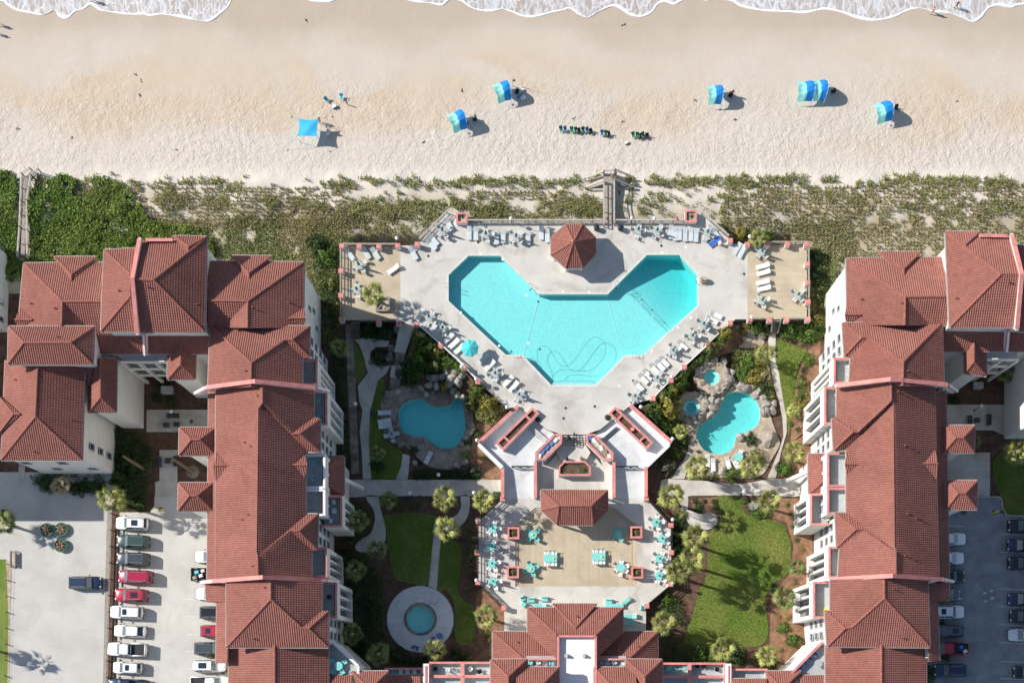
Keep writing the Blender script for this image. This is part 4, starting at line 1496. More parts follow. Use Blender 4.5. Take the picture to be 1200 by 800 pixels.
roof(WB,[[(267,683,15),(267,705,15),(242,705,13.8),(241,683,13.8)]])
roof(WB,[[(267,705,15.1),(267,776,15.1),(253.5,777,14),(254.5,705,14)]])
wall(WB,[(265.6,680),(377,680),(377,757),(265.6,757.8)],e,inset=0.47)
wall(WB,[(254.5,684),(270,684),(270,776),(254,776)],13.8,inset=0.3)
_,q = wall(WB,[(356,716),(384.7,715.6),(384.7,757.8),(356,757.8)],e,inset=0.4,name='wall_pier')
xe = max(p[0] for p in q)
for zz in (5.6,8.8,12.0):
 for yy in (728,743):
  window(WB,'E',xe,P(0,yy,16).y,zz,1.0,1.5)
e,r = 13.4,16.6
roof(WB,[[(268.4,750,e),(321.9,750,r),(321.9,840,r),(268.4,840,e)],[(321.9,750,r),(384.7,750,e),(384.7,840,e),(321.9,840,r)]])
wall(WB,[(268.4,750),(384.7,750),(384.7,840),(268.4,840)],e,inset=0.45)
BAYW = [bay(WB,'E',352,372,420.5,450.5,15.2,inner='rail_red'),bay(WB,'E',364,383.5,457.5,498,14.6),bay(WB,'E',352,381,532,572,14.9,slots=2,cap='white_trim'),
  bay(WB,'E',352,381,573,604,14.9,slots=2,cap='white_trim'),bay(WB,'E',378,401,580,617,11.8),bay(WB,'E',360,383,641,676,14.8),bay(WB,'E',372,395,682,724,14.6)]
roof(WB,[[(403,534.7,10.2),(403,579.7,10.2),(381,566,11.8),(381,549,11.8)],[(403,534.7,10.2),(381,549,11.8),(381,534.7,10.2)],[(403,579.7,10.2),(381,579.7,10.2),(381,566,11.8)]])
wall(WB,[(370,536),(398,536),(398,579),(370,579)],10.2,inset=0.2)
ar = MB()
a,b = P(400,560,10),P(400,566,10)
ar.beam((a.x,a.y,10.0),(a.x + 1.6,a.y,0.3),0.5,0.5)
ar.build('buttress','stucco',WB)
tq = [(384,753),(392,753),(421,780),(421,800),(384,800)]
tz = 12.0
tw = [(p.x,p.y) for p in G(tq,tz)]
MB().prism(tw,0,tz - 0.05).build('wall','stucco',WB)
MB().prism(offset_poly(tw,-0.25),tz - 0.1,tz).build('terrace_floor','terrace_floor',WB)
m,c = MB(),MB()
for a,b in zip(tw[:3],tw[1:4]):
 m.beam((*a,tz + 0.5),(*b,tz + 0.5),0.25,1.1)
 c.beam((*a,tz + 1.06),(*b,tz + 1.06),0.34,0.1)
m.build('parapet','stucco',WB)
c.build('parapet_cap','white_trim',WB)
e,r = 12.8,14.3
roof(WB,[[(384,790.5,12.6),(413,790.5,12.6),(413,840,15.5),(384,840,15.5)]])
roof(WB,dormer((412.5,786.4,e),(455,786,e),(433,806,r),(433,840,r)))
def gate_house(root,x0,x1,y0,y1,rx0,rx1,ry,e,r):
 roof(root,[[(x0,y0,e),(x1,y0,e),(rx1,ry,r),(rx0,ry,r)],[(x1,y0,e),(x1 - 0.6,y1,e),(rx1,ry,r)],[(x1 - 0.6,y1,e),(x0 - 0.8,y1,e),(rx0,ry,r),(rx1,ry,r)],
    [(x0 - 0.8,y1,e),(x0,y0,e),(rx0,ry,r)]])
 wall(root,[(x0,y0),(x1,y0),(x1 - 0.6,y1),(x0 - 0.8,y1)],e,inset=0.5)
gate_house(WB,210.6,252.8,501,533,224,234,515,14.3,15.7)
gate_house(WB,209.4,249.7,565.6,598,222,231,580.6,14.3,15.7)
EB = thing('apartment_building',P(1010,560),'white apartment building with red roofs and sunlit balconies beside the big east lawn','building','resort apartment buildings')
e,r = 16.0,19.2
roof(EB,[[(991.8,302.8,e),(1114,301.6,e),(1114,347.5,r),(1060.6,348,r)],[(991.8,302.8,e),(1060.6,348,r),(1060,381,r),(992.7,381,e)],
          [(1060.6,348,r),(1114,347.5,r),(1114,381,17.1),(1089,381,17.1)],[(1060.6,348,r),(1089,381,17.1),(1060,381,r)]])
roof(EB,dormer((1028.4,295.3,e),(1079,295.3,e),(1058.8,315,17.4),(1058.8,323,17.4)))
roof(EB,gablet((992,357.5,e),(992,381,e),(990,368.7,16.9),(1009,368.7,17.0)))
_,q = wall(EB,[(991.8,302.8),(1115,301.6),(1115,385),(992.7,385)],e,inset=0.42)
xw = min(p[0] for p in q)
for yy,zz in ((345,9.6),(340,6.4),(356,4.0)):
 window(EB,'W',xw,P(0,yy,16).y,zz,0.6,1.3)
e,r = 19.8,23.1
roof(EB,[[(1108,272.7,e),(1172,322,r),(1112.8,383.4,e)],[(1108,272.7,e),(1187,279,e),(1196,321.6,r),(1172,322,r)],
          [(1112.8,383.4,e),(1172,322,r),(1197,321.6,r),(1191,383,e)]])
roof(EB,dormer((1108,271.5,e),(1148.4,271.5,e),(1131,287,20.9),(1132,296,20.9)))
roof(EB,[[(1228,290,e),(1240,388,e),(1204,346,21.9),(1201,322,21.9)],[(1190,288,e),(1228,290,e),(1201,322,21.9),(1197,322,21.9)],[(1194,388,e),(1198,346,21.9),(1204,346,21.9),(1240,388,e)]])
wall(EB,[(1109,280),(1228,282),(1240,384),(1113,383)],e,inset=0.45)
firewall(EB,[(1186,275,20.6),(1197.5,321,23.7),(1192,384.5,20.6)])
firewall(EB,[(1148,276,20.4),(1180,276.5,20.4)],0.3)
firewall(EB,[(1182,385,17.6),(1180,409,15.0)],0.36)
roof(EB,[[(1104,381,16.6),(1250,381,16.6),(1250,411,14),(1104,411,14)]])
_,q = wall(EB,[(1104,382),(1250,382),(1250,411),(1104,411)],14.0,inset=0.5)
yc = min(p[1] for p in q)
gm = MB()
x0,x1 = P(1156,0,13).x,P(1196,0,13).x
for zz in (4.2,8.0,11.8):
 gm.prism([(x0,yc - 1.3),(x1,yc - 1.3),(x1,yc - 0.05),(x0,yc - 0.05)],zz - 0.2,zz)
 gm.beam((x0,yc - 1.25,zz + 0.5),(x1,yc - 1.25,zz + 0.5),0.12,1.0)
for k in range(3):
 gm.box((x0 + (x1 - x0) * k / 2,yc - 1.22,6.0),(0.4,0.4,11.9))
gm.build('gallery','stucco',EB)
for x in (1166,1180):
 for zz in (3.0,6.6,10.6):
  window(EB,'S',yc,P(x,0,14).x,zz,1.5,2.0,'white_trim')
e,r = 13.4,15.0
roof(EB,[[(1129,396,e),(1141,396,r),(1141,424,r),(1130.6,437,e)],[(1130.6,437,e),(1141,424,r),(1156,440.5,e)],[(1141,396,r),(1155,396,e),(1156,440.5,e),(1141,424,r)]])
wall(EB,[(1129,396),(1155,396),(1156,439),(1131,437)],e,inset=0.38)
wall(EB,[(1218,395),(1290,395),(1290,492),(1218,492)],13.6,inset=0)
roof(EB,[[(1213,392,13.6),(1260,392,16),(1260,497,16),(1213,497,13.6)]])
e,r = 17.0,20.4
roof(EB,[[(987.2,378.4,e),(1104,377.7,e),(1058.4,423.7,r),(1016,395.3,18.3),(1009.7,395.3,18.3)],[(1009.7,395.3,18.3),(987.2,378.4,e),(989.5,417,e)],
          [(1016,395.3,18.3),(1009.7,395.3,18.3),(989.5,417,e),(997,418,e)],[(1058.4,423.7,r),(1016,395.3,18.3),(997,418,e),(995,452,e),(1057.5,452,r)],
          [(1104,377.7,e),(1106,452,e),(1057.5,452,r),(1058.4,423.7,r)]])
wall(EB,[(997,379),(1104,378),(1106,455),(996,455)],e,inset=0.44)
_,q = wall(EB,[(987.2,378.4),(1012,378.4),(1012,417),(989,417)],e,inset=0.4,name='wall_pier')
xw = min(p[0] for p in q)
for zz in (3.4,6.8,10.2,13.4):
 for yy in (390,405):
  window(EB,'W',xw,P(0,yy,16).y,zz,1.0,1.5)
firewall(EB,[(980.6,451.6,17.6),(1043.4,444,21.2),(1110,450.5,18.0),(1120.5,457.5,14.7)])
e = 16.0
roof(EB,[[(1044,447,20),(980.8,449,e),(980.6,489,e),(1005,506,17.7),(1044,469.4,20)],[(999.4,506,17.7),(975,490,e),(977,527,e)],
          [(1005,506,17.7),(999.4,506,17.7),(975,490,e),(980.6,489,e)],[(1044,469.4,20),(1005,506,17.7),(999.4,506,17.7),(977,527,e),(990,527,e)],
          [(1044,447,20),(1044,469.4,20),(1047,475,19.7),(1049,640,19.7),(1049.5,646,20),(1049.5,677,20),(1100,677,e),(1097,560,e),(1095,449,e)],
          [(1049.5,646,20),(1010.6,620,17.7),(984,643,e),(982,677,e),(1049.5,677,20)],[(1003,620,17.7),(978.7,601,e),(980.6,640.6,e)],
          [(1010.6,620,17.7),(1003,620,17.7),(980.6,640.6,e),(984,643,e)],[(1049.5,646,20),(990,601,e),(978.7,601,e),(1003,620,17.7),(1010.6,620,17.7)]])
roof(EB,[[(1047.5,459,19.65),(991.9,513,16.05),(991.9,615,16.05),(1049,659,19.65)]])
roof(EB,gablet((993,528,e),(993,558,e),(990,543.5,16.9),(1008,543.5,17.0)))
roof(EB,gablet((1095,524,e),(1098,564,e),(1099,543,17.1),(1078,543,17.2)))
roof(EB,[[(1095,458,14.9),(1100,681,14.9),(1112,681,13.9),(1108,458,13.9)]])
wall(EB,[(981,450),(1095,450),(1099,677),(983,677),(983,640),(991.9,640),(991.9,489),(981,489)],e,inset=0.41)
wall(EB,[(1092,458),(1107,458),(1111,681),(1095,681)],13.9,inset=0.3)
for (a,b,c,d) in ((975.5,1004,490,527),(979.5,1006,601,641)):
 _,q = wall(EB,[(a,c),(b,c),(b,d),(a,d)],e,inset=0.36,name='wall_pier')
 xw = min(p[0] for p in q)
 for zz in (5.6,8.8,12.0):
  for t in (0.3,0.66):
   window(EB,'W',xw,P(0,c + (d - c) * t,16).y,zz,1.0,1.5)
firewall(EB,[(957.5,680.5,13),(972,678.3,15.6),(1046,674.4,21),(1104.4,678.3,16),(1116,680.8,12.5)])
e,r = 16.5,19.8
roof(EB,[[(1036,677,r),(973,679,e),(973,715.5,e),(997.5,735,17.8),(1036,700.6,r)],[(990,736,17.8),(966.6,714.7,e),(969.4,756.9,e)],
          [(997.5,735,17.8),(990,736,17.8),(966.6,714.7,e),(973,715.5,e)],[(969.4,756.9,e),(990,736,17.8),(997.5,735,17.8),(1036,700.6,r),(1089.7,757.8,e)],
          [(1036,677,r),(1036,700.6,r),(1089.7,757.8,e),(1087,679,e)]])
roof(EB,[[(1086,683,15),(1112,683,13.8),(1112,704,13.8),(1088,704,15)]])
roof(EB,[[(1088,704,15.1),(1098,704,14),(1101,774,14),(1088,775,15.1)]])
wall(EB,[(974,680),(1087,680),(1089,757.8),(974,757)],e,inset=0.47)
wall(EB,[(1082,684),(1098,684),(1100,773),(1082,773)],13.8,inset=0.3)
_,q = wall(EB,[(967,715),(998,715),(998,757),(969.4,757)],e,inset=0.4,name='wall_pier')
xw = min(p[0] for p in q)
for zz in (5.6,8.8,12.0):
 for yy in (728,743):
  window(EB,'W',xw,P(0,yy,16).y,zz,1.0,1.5)
e,r = 13.4,16.6
roof(EB,[[(967.5,750,e),(1032.7,750,r),(1032.7,840,r),(967.5,840,e)],[(1032.7,750,r),(1085.6,750,e),(1085.6,840,e),(1032.7,840,r)]])
wall(EB,[(967.5,750),(1085.6,750),(1085.6,840),(967.5,840)],e,inset=0.45)
BAYE = [bay(EB,'W',998,977,419,449.5,15.2),bay(EB,'W',983,966,453,497,14.6),bay(EB,'W',997,969.5,530,570,14.9,slots=2),bay(EB,'W',997,969.5,571,602,14.9,slots=2),
  bay(EB,'W',972,949.5,578,615,11.8),bay(EB,'W',990,971,640,677,14.8),bay(EB,'W',978,953,681,724,14.6)]
roof(EB,[[(947,532,10.2),(968.5,549,11.8),(968.5,560,11.8),(948,578.5,10.2)],[(947,532,10.2),(968.5,532,10.2),(968.5,549,11.8)],[(948,578.5,10.2),(968.5,560,11.8),(968.5,578.5,10.2)]])
wall(EB,[(952,534),(980,534),(980,577),(952,577)],10.2,inset=0.2)
a = P(950,551,10)
MB().beam((a.x,a.y,10.0),(a.x - 1.6,a.y,0.3),0.5,0.5).build('buttress','stucco',EB)
tq = [(968,754),(961,753),(927,787),(927,800),(968,800)]
tw = [(p.x,p.y) for p in G(tq,tz)]
MB().prism(tw,0,tz - 0.05).build('wall','stucco',EB)
MB().prism(offset_poly(tw,-0.25),tz - 0.1,tz).build('terrace_floor','terrace_floor',EB)
m,c = MB(),MB()
for a,b in zip(tw[:3],tw[1:4]):
 m.beam((*a,tz + 0.5),(*b,tz + 0.5),0.25,1.1)
 c.beam((*a,tz + 1.06),(*b,tz + 1.06),0.34,0.1)
m.build('parapet','stucco',EB)
c.build('parapet_cap','pink',EB)
roof(EB,[[(938,791,12.6),(970,791,12.6),(970,840,15.5),(938,840,15.5)]])
roof(EB,dormer((896.7,786,12.8),(938.6,786,12.8),(917,806,14.3),(917,840,14.3)))
gate_house(EB,1106,1142,498.4,530,1120,1128.4,513,14.3,15.7)
gate_house(EB,1109,1145,563,596.5,1122.7,1130.6,578,14.3,15.7)
CB = thing('clubhouse',P(675,760),'clubhouse with red hipped roofs stepped round a flat white roof, below the dining patio','building')
e,r = 8.6,11.4
roof(CB,[[(618.5,711.9,e),(652.5,743.7,r),(653,772,r),(618.5,741,e)],[(618.5,711.9,e),(729.6,711.9,e),(698,743.7,r),(652.5,743.7,r)],
          [(729.6,711.9,e),(729.6,741,e),(697.5,772,r),(698,743.7,r)]])
roof(CB,dormer((648,707.3,e),(699,707.3,e),(674.5,735,10.8),(674.5,743,10.8)))
wall(CB,[(618.5,711.9),(729.6,711.9),(729.6,741),(618.5,741)],e,inset=0.5)
e,r = 6.4,9.0
roof(CB,[[(577.6,739.9,e),(650,739.9,e),(661,771,r),(612.7,771,r)],[(577.6,739.9,e),(612.7,771,r),(612.7,780,r),(577.6,780,e)]])
roof(CB,[[(699,739.9,e),(770.5,739.9,e),(737,771,r),(689,771,r)],[(770.5,739.9,e),(771,780,e),(737,780,r),(737,771,r)]])
wall(CB,[(577.6,739.9),(770.5,739.9),(771,830),(577.6,830)],e,inset=0.5)
for k,e,r in ((0,13.6,15.6),(1,11.0,13.0)):  # west tier raised above its east twin to cast shade on the flat roof
 X = (lambda x: x) if k == 0 else (lambda x: 1351 - x)
 roof(CB,[[(X(575.3),772.5,e),(X(617.5),772,e),(X(595.5),792,r)],[(X(575.3),772.5,e),(X(595.5),792,r),(X(595.5),840,r),(X(575.3),840,e)],
              [(X(617.5),772,e),(X(617.5),840,e),(X(595.5),840,r),(X(595.5),792,r)]])
 wall(CB,[(X(577),774),(X(616),774),(X(616),840),(X(577),840)],e,inset=0.2)
 roof(CB,[[(X(605),781.5,e),(X(654.6),781.5,e),(X(637),800,r),(X(605),800,r)],[(X(654.6),781.5,e),(X(654.6),840,e),(X(637),840,r),(X(637),800,r)],
              [(X(605),800,r),(X(637),800,r),(X(637),840,r),(X(605),840,r)]])
 wall(CB,[(X(606),782),(X(654),782),(X(654),840),(X(606),840)],e,inset=0.2)
 MB().prism([(p.x,p.y) for p in G([(X(617),768),(X(652),768),(X(652),785),(X(617),785)],9.2)],6,9.2).build('terrace_floor','terrace_floor',CB)
 m = MB()
 a,b = P(X(617),772,9.9),P(X(652),772,9.9)
 m.beam(a,b,0.25,0.9)
 m.build('parapet','pink',CB)
fr = [(p.x,p.y) for p in G([(655,745.5),(697,745.5),(697,850),(655,850)],10.8)]
MB().prism(fr,4,10.8).build('flat_roof','white_roof',CB)
m = MB()
for a,b in (((654,745),(698,745)),((654,745),(654,850)),((698,745),(698,850))):
 m.beam(P(*a,11.15),P(*b,11.15),0.3,0.8)
m.build('upstand','pink',CB)
for x in (664,684.6):
 c = P(x,768,10.8)
 MB().lathe(c,[(0.32,0),(0.32,0.25),(0.14,0.3),(0.14,0.5),(0.22,0.52),(0.2,0.62)],10).build('roof_vent','frame_grey',CB)
# ------------------------------------------------------------------ terrace flats each side of the clubhouse
def flats(label,cells,ztop,zf,spans):
 t = thing('terrace_flats',P(cells[0][0],cells[0][2],0),label,'building','terrace flats beside the clubhouse')
 for (x0,x1,y0,y1) in cells:
  q = [(p.x,p.y) for p in G([(x0,y0),(x1,y0),(x1,y1),(x0,y1)],ztop)]
  MB().prism(offset_poly(q,0.01),0,zf - 0.04).build('wall','stucco',t)
  MB().prism(offset_poly(q,-0.12),zf - 0.1,zf).build('terrace_floor','terrace_floor',t)
  m,c = MB(),MB()
  n = len(q)
  for i in range(n):
   a,b = Vector((*q[i],0)),Vector((*q[(i + 1) % n],0))
   d = (b - a).normalized() * 0.1
   m.beam((*(a + d).xy,(zf + ztop) / 2),(*(b - d).xy,(zf + ztop) / 2),0.2,ztop - zf)
   c.beam((*(a - d).xy,ztop + 0.03 + 0.006 * i),(*(b + d).xy,ztop + 0.03 + 0.006 * i),0.3,0.09)
  m.build('parapet','stucco',t)
  c.build('parapet_cap','pink',t)
 for (x0,x1,y0,y1,z) in spans:
  q = [(p.x,p.y) for p in G([(x0,y0),(x1,y0),(x1,y1),(x0,y1)],z)]
  MB().prism(q,0,z).build('stair_tower','white_trim',t)
  MB().prism(offset_poly(q,-0.3),z,z + 0.12).build('tower_cap','pink',t)
 return t
FW = flats('white terrace flats with pink copings, between clubhouse and west building',[(504,541,776,791.5),(543,575,776,791.5),(504,541,792.5,830),(543,575,792.5,830),(452,494,783,806)],7.0,5.9,[(495.5,502.5,777,810,7.6)])
roof(FW,[[(452,790.5,7.4),(493,790.5,7.4),(493,830,9.4),(452,830,9.4)]])
FE = flats('white terrace flats with pink copings, between clubhouse and east building',[(776,807,777,792),(809,849,777,792),(776,807,793,830),(809,849,793,830),(858,898,784,806)],7.0,5.9,[(850.5,857,777,812,7.6)])
roof(FE,[[(858,795,7.4),(898,795,7.4),(898,830,9.4),(858,830,9.4)]])
# ------------------------------------------------------------------ neighbours at the west edge of the picture
NB = thing('apartment_building',(-92,45,0),'white walled neighbouring building cut off by the west edge, beside the bushes','building')
x1 = P(8.5,0,0).x
yn,ys = P(0,292,0).y,P(0,394,0).y
MB().prism([(x1 - 14,ys),(x1,ys + 0.6),(x1 + 0.4,yn - 1.2),(x1 - 0.6,yn),(x1 - 14,yn)],0,13).build('wall','white_trim',NB)
for k in range(5):
 for zz in (2.4,5.4):
  window(NB,'E',x1 + 0.12,ys + 1.8 + k * 2.5,zz,0.7,1.2)
x2 = P(-46,0,0).x
y2 = P(0,558,0).y
MB().prism([(x2 - 30,y2),(x2,y2),(x2,ys - 0.5),(x2 - 30,ys - 0.5)],0,16).build('wall','stucco',NB)
for k in range(5):
 for zz in (3,6.5,10,13.4):
  window(NB,'E',x2,y2 + 2 + k * 3.5,zz,1.2,1.6)
# ------------------------------------------------------------------ gazebo on the pool deck and bar pavilion
GZ = thing('gazebo',P(672,290,ZD),'octagonal gazebo with a red tiled roof above the main pool','gazebo')
oc = [(662.5,263.5),(682.5,263.2),(697.5,278.7),(697.5,297.8),(683,313.2),(662.5,313.7),(646,298.7),(646,278.7)]
ez,az_ = 5.0,7.6
roof(GZ,[[(*oc[i],ez),(*oc[(i + 1) % 8],ez),(672,283.3,az_)] for i in range(8)],th=0.2)
ow = [(p.x,p.y) for p in G(oc,ez)]
MB().prism(offset_poly(ow,-0.55),ZD,ZD + 1.1).build('counter','white_trim',GZ)
for p in offset_poly(ow,-0.5):
 MB().box((p[0],p[1],(ZD + ez) / 2),(0.28,0.28,ez - ZD - 0.1)).build('post','white_trim',GZ)
MB().lathe(P(672,283.3,az_),[(0.2,0),(0.16,0.15),(0.05,0.3),(0.09,0.4),(0.02,0.55)],8).build('finial','ridge',GZ)
PV = thing('pavilion',P(673,595,ZC),'red tiled bar pavilion with clipped corners at the top of the board patio','pavilion')
e,r = 4.9,6.9
roof(PV,[[(634,574,e),(711.5,574.5,e),(692.7,592.6,r),(655,592.6,r)],[(634,574,e),(655,592.6,r),(634.6,597.5,e)],[(634.6,597.5,e),(655,592.6,r),(652.5,614.3,e)],
          [(652.5,614.3,e),(655,592.6,r),(692.7,592.6,r),(694.8,614.7,e)],[(694.8,614.7,e),(692.7,592.6,r),(712,597.5,e)],[(712,597.5,e),(692.7,592.6,r),(711.5,574.5,e)]])
pw = [(p.x,p.y) for p in G([(634,574),(711.5,574.5),(712,597.5),(694.8,614.7),(652.5,614.3),(634.6,597.5)],e)]
for p in offset_poly(pw,-0.5):
 MB().box((p[0],p[1],(ZC + e) / 2),(0.3,0.3,e - ZC - 0.1)).build('post','white_trim',PV)
MB().prism(offset_poly(pw,-1.3),ZC,ZC + 1.1).build('counter','old_wood',PV)
# ------------------------------------------------------------------ vent pipes that poke out of the slopes
def roof_hit(px,py):
 best = None
 d = P(px,py,0.0) - Vector((0,0,ALT))
 for f,n,p0,root in ROOFS:
  if inpoly(np.array([px]),np.array([py]),f)[0]:
   t = n.dot(p0 - Vector((0,0,ALT))) / n.dot(d)
   q = Vector((0,0,ALT)) + d * t
   if best is None or q.z > best[0].z:
    best = (q,n,root)
 return best
for px,py in ((36.6,356),(65,361.5),(140,341),(68.4,394.7),(18.4,445),(84.4,491.5),(173.8,336.6),(231,357),(279.4,387.8),(338.4,354.6),(296,361),(288,434.7),(302,463.7),(287,518.5),(293.8,523),(283.8,608.8),(291.3,602.8),(296.2,663),(310.3,688),(298,748),(40,529),
               (1009,351),(1056,355.6),(1120.3,350),(1182,331),(1073,384),(1063,601.6),(1072.5,607),(1063,435),(1052,459),(1060,651),(1046,690),(1058,747),(1060,522),(676,722),(606,752),(748,757)):
 h = roof_hit(px,py)
 if h:
  q = h[0]
  MB().lathe(q,[(0.2,-0.1),(0.16,0.12),(0.07,0.14),(0.07,0.42),(0.11,0.44),(0.1,0.5)],8).build('vent_pipe','underlay',h[2])
# ------------------------------------------------------------------ dune and bush cover that nobody could count
def scatter_cards(name,X,Y,Z,n,spread,size,height,mat,label,lean=None):
 """n leaf-sized faces round every point"""
 k = len(X)
 ang = rng.random((k,n)) * 2 * PI
 rad = np.sqrt(rng.random((k,n))) * spread[:,None]
 cx = X[:,None] + np.cos(ang) * rad
 cy = Y[:,None] + np.sin(ang) * rad
 cz = Z[:,None] + rng.random((k,n)) * height[:,None] * (1.15 - (rad / np.maximum(spread[:,None],1e-3)) ** 2 * 0.6)
 c = np.stack([cx,cy,cz],-1).reshape(-1,3)
 m = len(c)
 nrm = rng.normal(size=(m,3))
 nrm[:,2] = np.abs(nrm[:,2]) + 0.45
 nrm /= np.linalg.norm(nrm,axis=1)[:,None]
 t = rng.normal(size=(m,3))
 u = np.cross(nrm,t)
 u /= np.linalg.norm(u,axis=1)[:,None]
 v = np.cross(nrm,u)
 s = (size * (0.6 + 0.8 * rng.random(m)))[:,None]
 vs = np.stack([c - u * s,c - v * s * 0.55,c + u * s,c + v * s * 0.55],1).reshape(-1,3)
 o = np_mesh(name,vs,np.arange(m * 4).reshape(-1,4),mat,None,'stuff',rng.random(m))
 return tag(o,label,name.replace('_',' '),None,'stuff')
def scatter_blades(name,X,Y,Z,n,rad,height,mat,label):
 """grass tufts: thin blades that lean out of one root"""
 k = len(X)
 ang = rng.random((k,n)) * 2 * PI
 h = height[:,None] * (0.6 + 0.6 * rng.random((k,n)))
 out = h * (0.35 + 0.6 * rng.random((k,n)))
 rx,ry = rng.normal(size=(k,n)) * rad,rng.normal(size=(k,n)) * rad
 bx,by = X[:,None] + rx,Y[:,None] + ry
 tx,ty = bx + np.cos(ang) * out + 0.15 * h,by + np.sin(ang) * out - 0.05 * h
 wd = 0.030 + 0.02 * rng.random((k,n))
 px,py = -np.sin(ang) * wd,np.cos(ang) * wd
 Zb = np.broadcast_to(Z[:,None],(k,n))
 a = np.stack([bx - px,by - py,Zb],-1)
 b = np.stack([bx + px,by + py,Zb],-1)
 mz = Zb + h * 0.75
 c = np.stack([(bx + tx) / 2 + px * 1.2,(by + ty) / 2 + py * 1.2,mz],-1)
 d = np.stack([tx,ty,Zb + h * 0.85],-1)
 e_ = np.stack([(bx + tx) / 2 - px * 1.2,(by + ty) / 2 - py * 1.2,mz],-1)
 vs = np.stack([a,b,c,d,e_],2).reshape(-1,3)
 m = k * n
 base = np.arange(m)[:,None] * 5
 f = np.concatenate([base + np.array([0,1,2,4]),base + np.array([4,2,3,3])],0)
 f = np.concatenate([base + np.array([0,1,2,4])],0)
 tri = np.concatenate([base + np.array([4,2,3,3])],0)
 f2 = np.concatenate([f,np.concatenate([base + 4,base + 2,base + 3,base + 3],1)],0)
 vs2 = np.concatenate([vs,(vs.reshape(m,5,3)[:,3] + 0.004)],0)
 f3 = np.concatenate([f,np.concatenate([base + 4,base + 2,base + 3,(np.arange(m) + 5 * m)[:,None]],1)],0)
 r = rng.random(m)
 o = np_mesh(name,vs2,f3,mat,None,'stuff',np.concatenate([r,r]))
 return tag(o,label,name.replace('_',' '),None,'stuff')
def cover(x0,x1,y0,y1,step,fn):
 """px points kept with probability fn"""
 gx,gy = np.meshgrid(np.arange(x0,x1,step),np.arange(y0,y1,step))
 gx = gx.ravel() + (rng.random(gx.size) - 0.5) * step
 gy = gy.ravel() + (rng.random(gy.size) - 0.5) * step
 p = fn(gx,gy)
 k = rng.random(gx.size) < p
 return gx[k],gy[k]
def world_xy(px,py,z=0.3):
 s = (ALT - z) / FOC
 return (px - NX) * s,(NY - py) * s
def ground_at(x,y):
 return np.where(y > Y0,beach_z(x,y),0.0)
DECKX = [(396,284),(469,284),(488,283),(522,246),(552,246),(552,257),(704,257),(704,203),(724,203),(724,257),(799,257),(799,245),(823,246),(858,276),(876,282),(950,282),(950,378),(396,378)]
THICK = [(-60,198),(8,202),(20,208),(23,222),(40,228),(58,216),(74,206),(92,213),(86,230),(100,238),(114,228),(110,212),(124,210),(150,224),(166,242),(178,262),(232,268),(250,288),(250,330),(-60,330)]
BW = [(24,200),(36,200),(36,240),(33,310),(21,310)]
free = lambda x,y: ~inpoly(x,y,DECKX) & ~inpoly(x,y,BW)
def f_thick(x,y):
 return np.where(inpoly(x,y,THICK) & free(x,y),0.95 * (fnoise(x,y,0.10) > 0.40) + 0.25,0)
gx,gy = cover(-60,252,196,332,1.9,f_thick)
x,y = world_xy(gx,gy)
hh = 0.1 + 2.2 * np.clip(fnoise(x,y,0.42) - 0.15,0,1) + 0.8 * fnoise(x,y,0.1)
scatter_cards('thicket',x,y,ground_at(x,y) + hh * 0.55,9,np.full(len(x),0.34),0.15,np.full(len(x),0.45),'thicket','dense bright green thicket covering the dunes above the west building')
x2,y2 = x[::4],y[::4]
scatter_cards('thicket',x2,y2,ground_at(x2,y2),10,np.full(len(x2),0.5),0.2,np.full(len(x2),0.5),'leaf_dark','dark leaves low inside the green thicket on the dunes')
SCR = [(165,262),(200,256),(260,258),(330,252),(380,246),(440,240),(520,236),(700,238),(706,262),(560,262),(520,262),(490,284),(400,288),(400,380),(360,420),(345,330),(250,300),(170,285)]
SCR2 = [(722,222),(760,214),(800,216),(820,232),(870,246),(930,256),(1000,258),(1060,262),(1110,268),(1110,290),(1000,305),(985,400),(948,400),(948,284),(880,284),(850,276),(820,250),(722,262)]
def f_scrub(x,y):
 base = np.where((inpoly(x,y,SCR) | inpoly(x,y,SCR2)) & free(x,y),1.0,0)
 n = fnoise(x,y,0.055)
 d = np.where(y > 258,np.clip((n - 0.22) * 5,0,1),np.clip((n - 0.40) * 5,0,1))
 far = np.where(x > 1005,0.12,1.0) * np.where((y < 262) & (x > 722),0.18,1.0) * np.where((x > 722) & (x < 940),0.8,1.0)
 return base * d * np.where((x < 420) & (y > 256),0.95,0.62) * far
gx,gy = cover(160,1115,210,402,2.1,f_scrub)
x,y = world_xy(gx,gy)
k = fnoise(gx,gy,0.02) + 0.12 * (gx > 850) * (gx < 1000)
for sel,mat,lab in ((k < 0.5,'scrub','brown and olive scrub growing on the back of the dunes'),(k >= 0.5,'leaf_olive','olive green low bushes on the back of the dunes')):
 xx,yy = x[sel],y[sel]
 scatter_cards('dune_scrub',xx,yy,ground_at(xx,yy),10,np.full(len(xx),0.36),0.12,0.15 + 0.4 * fnoise(xx,yy,0.4),mat,lab)
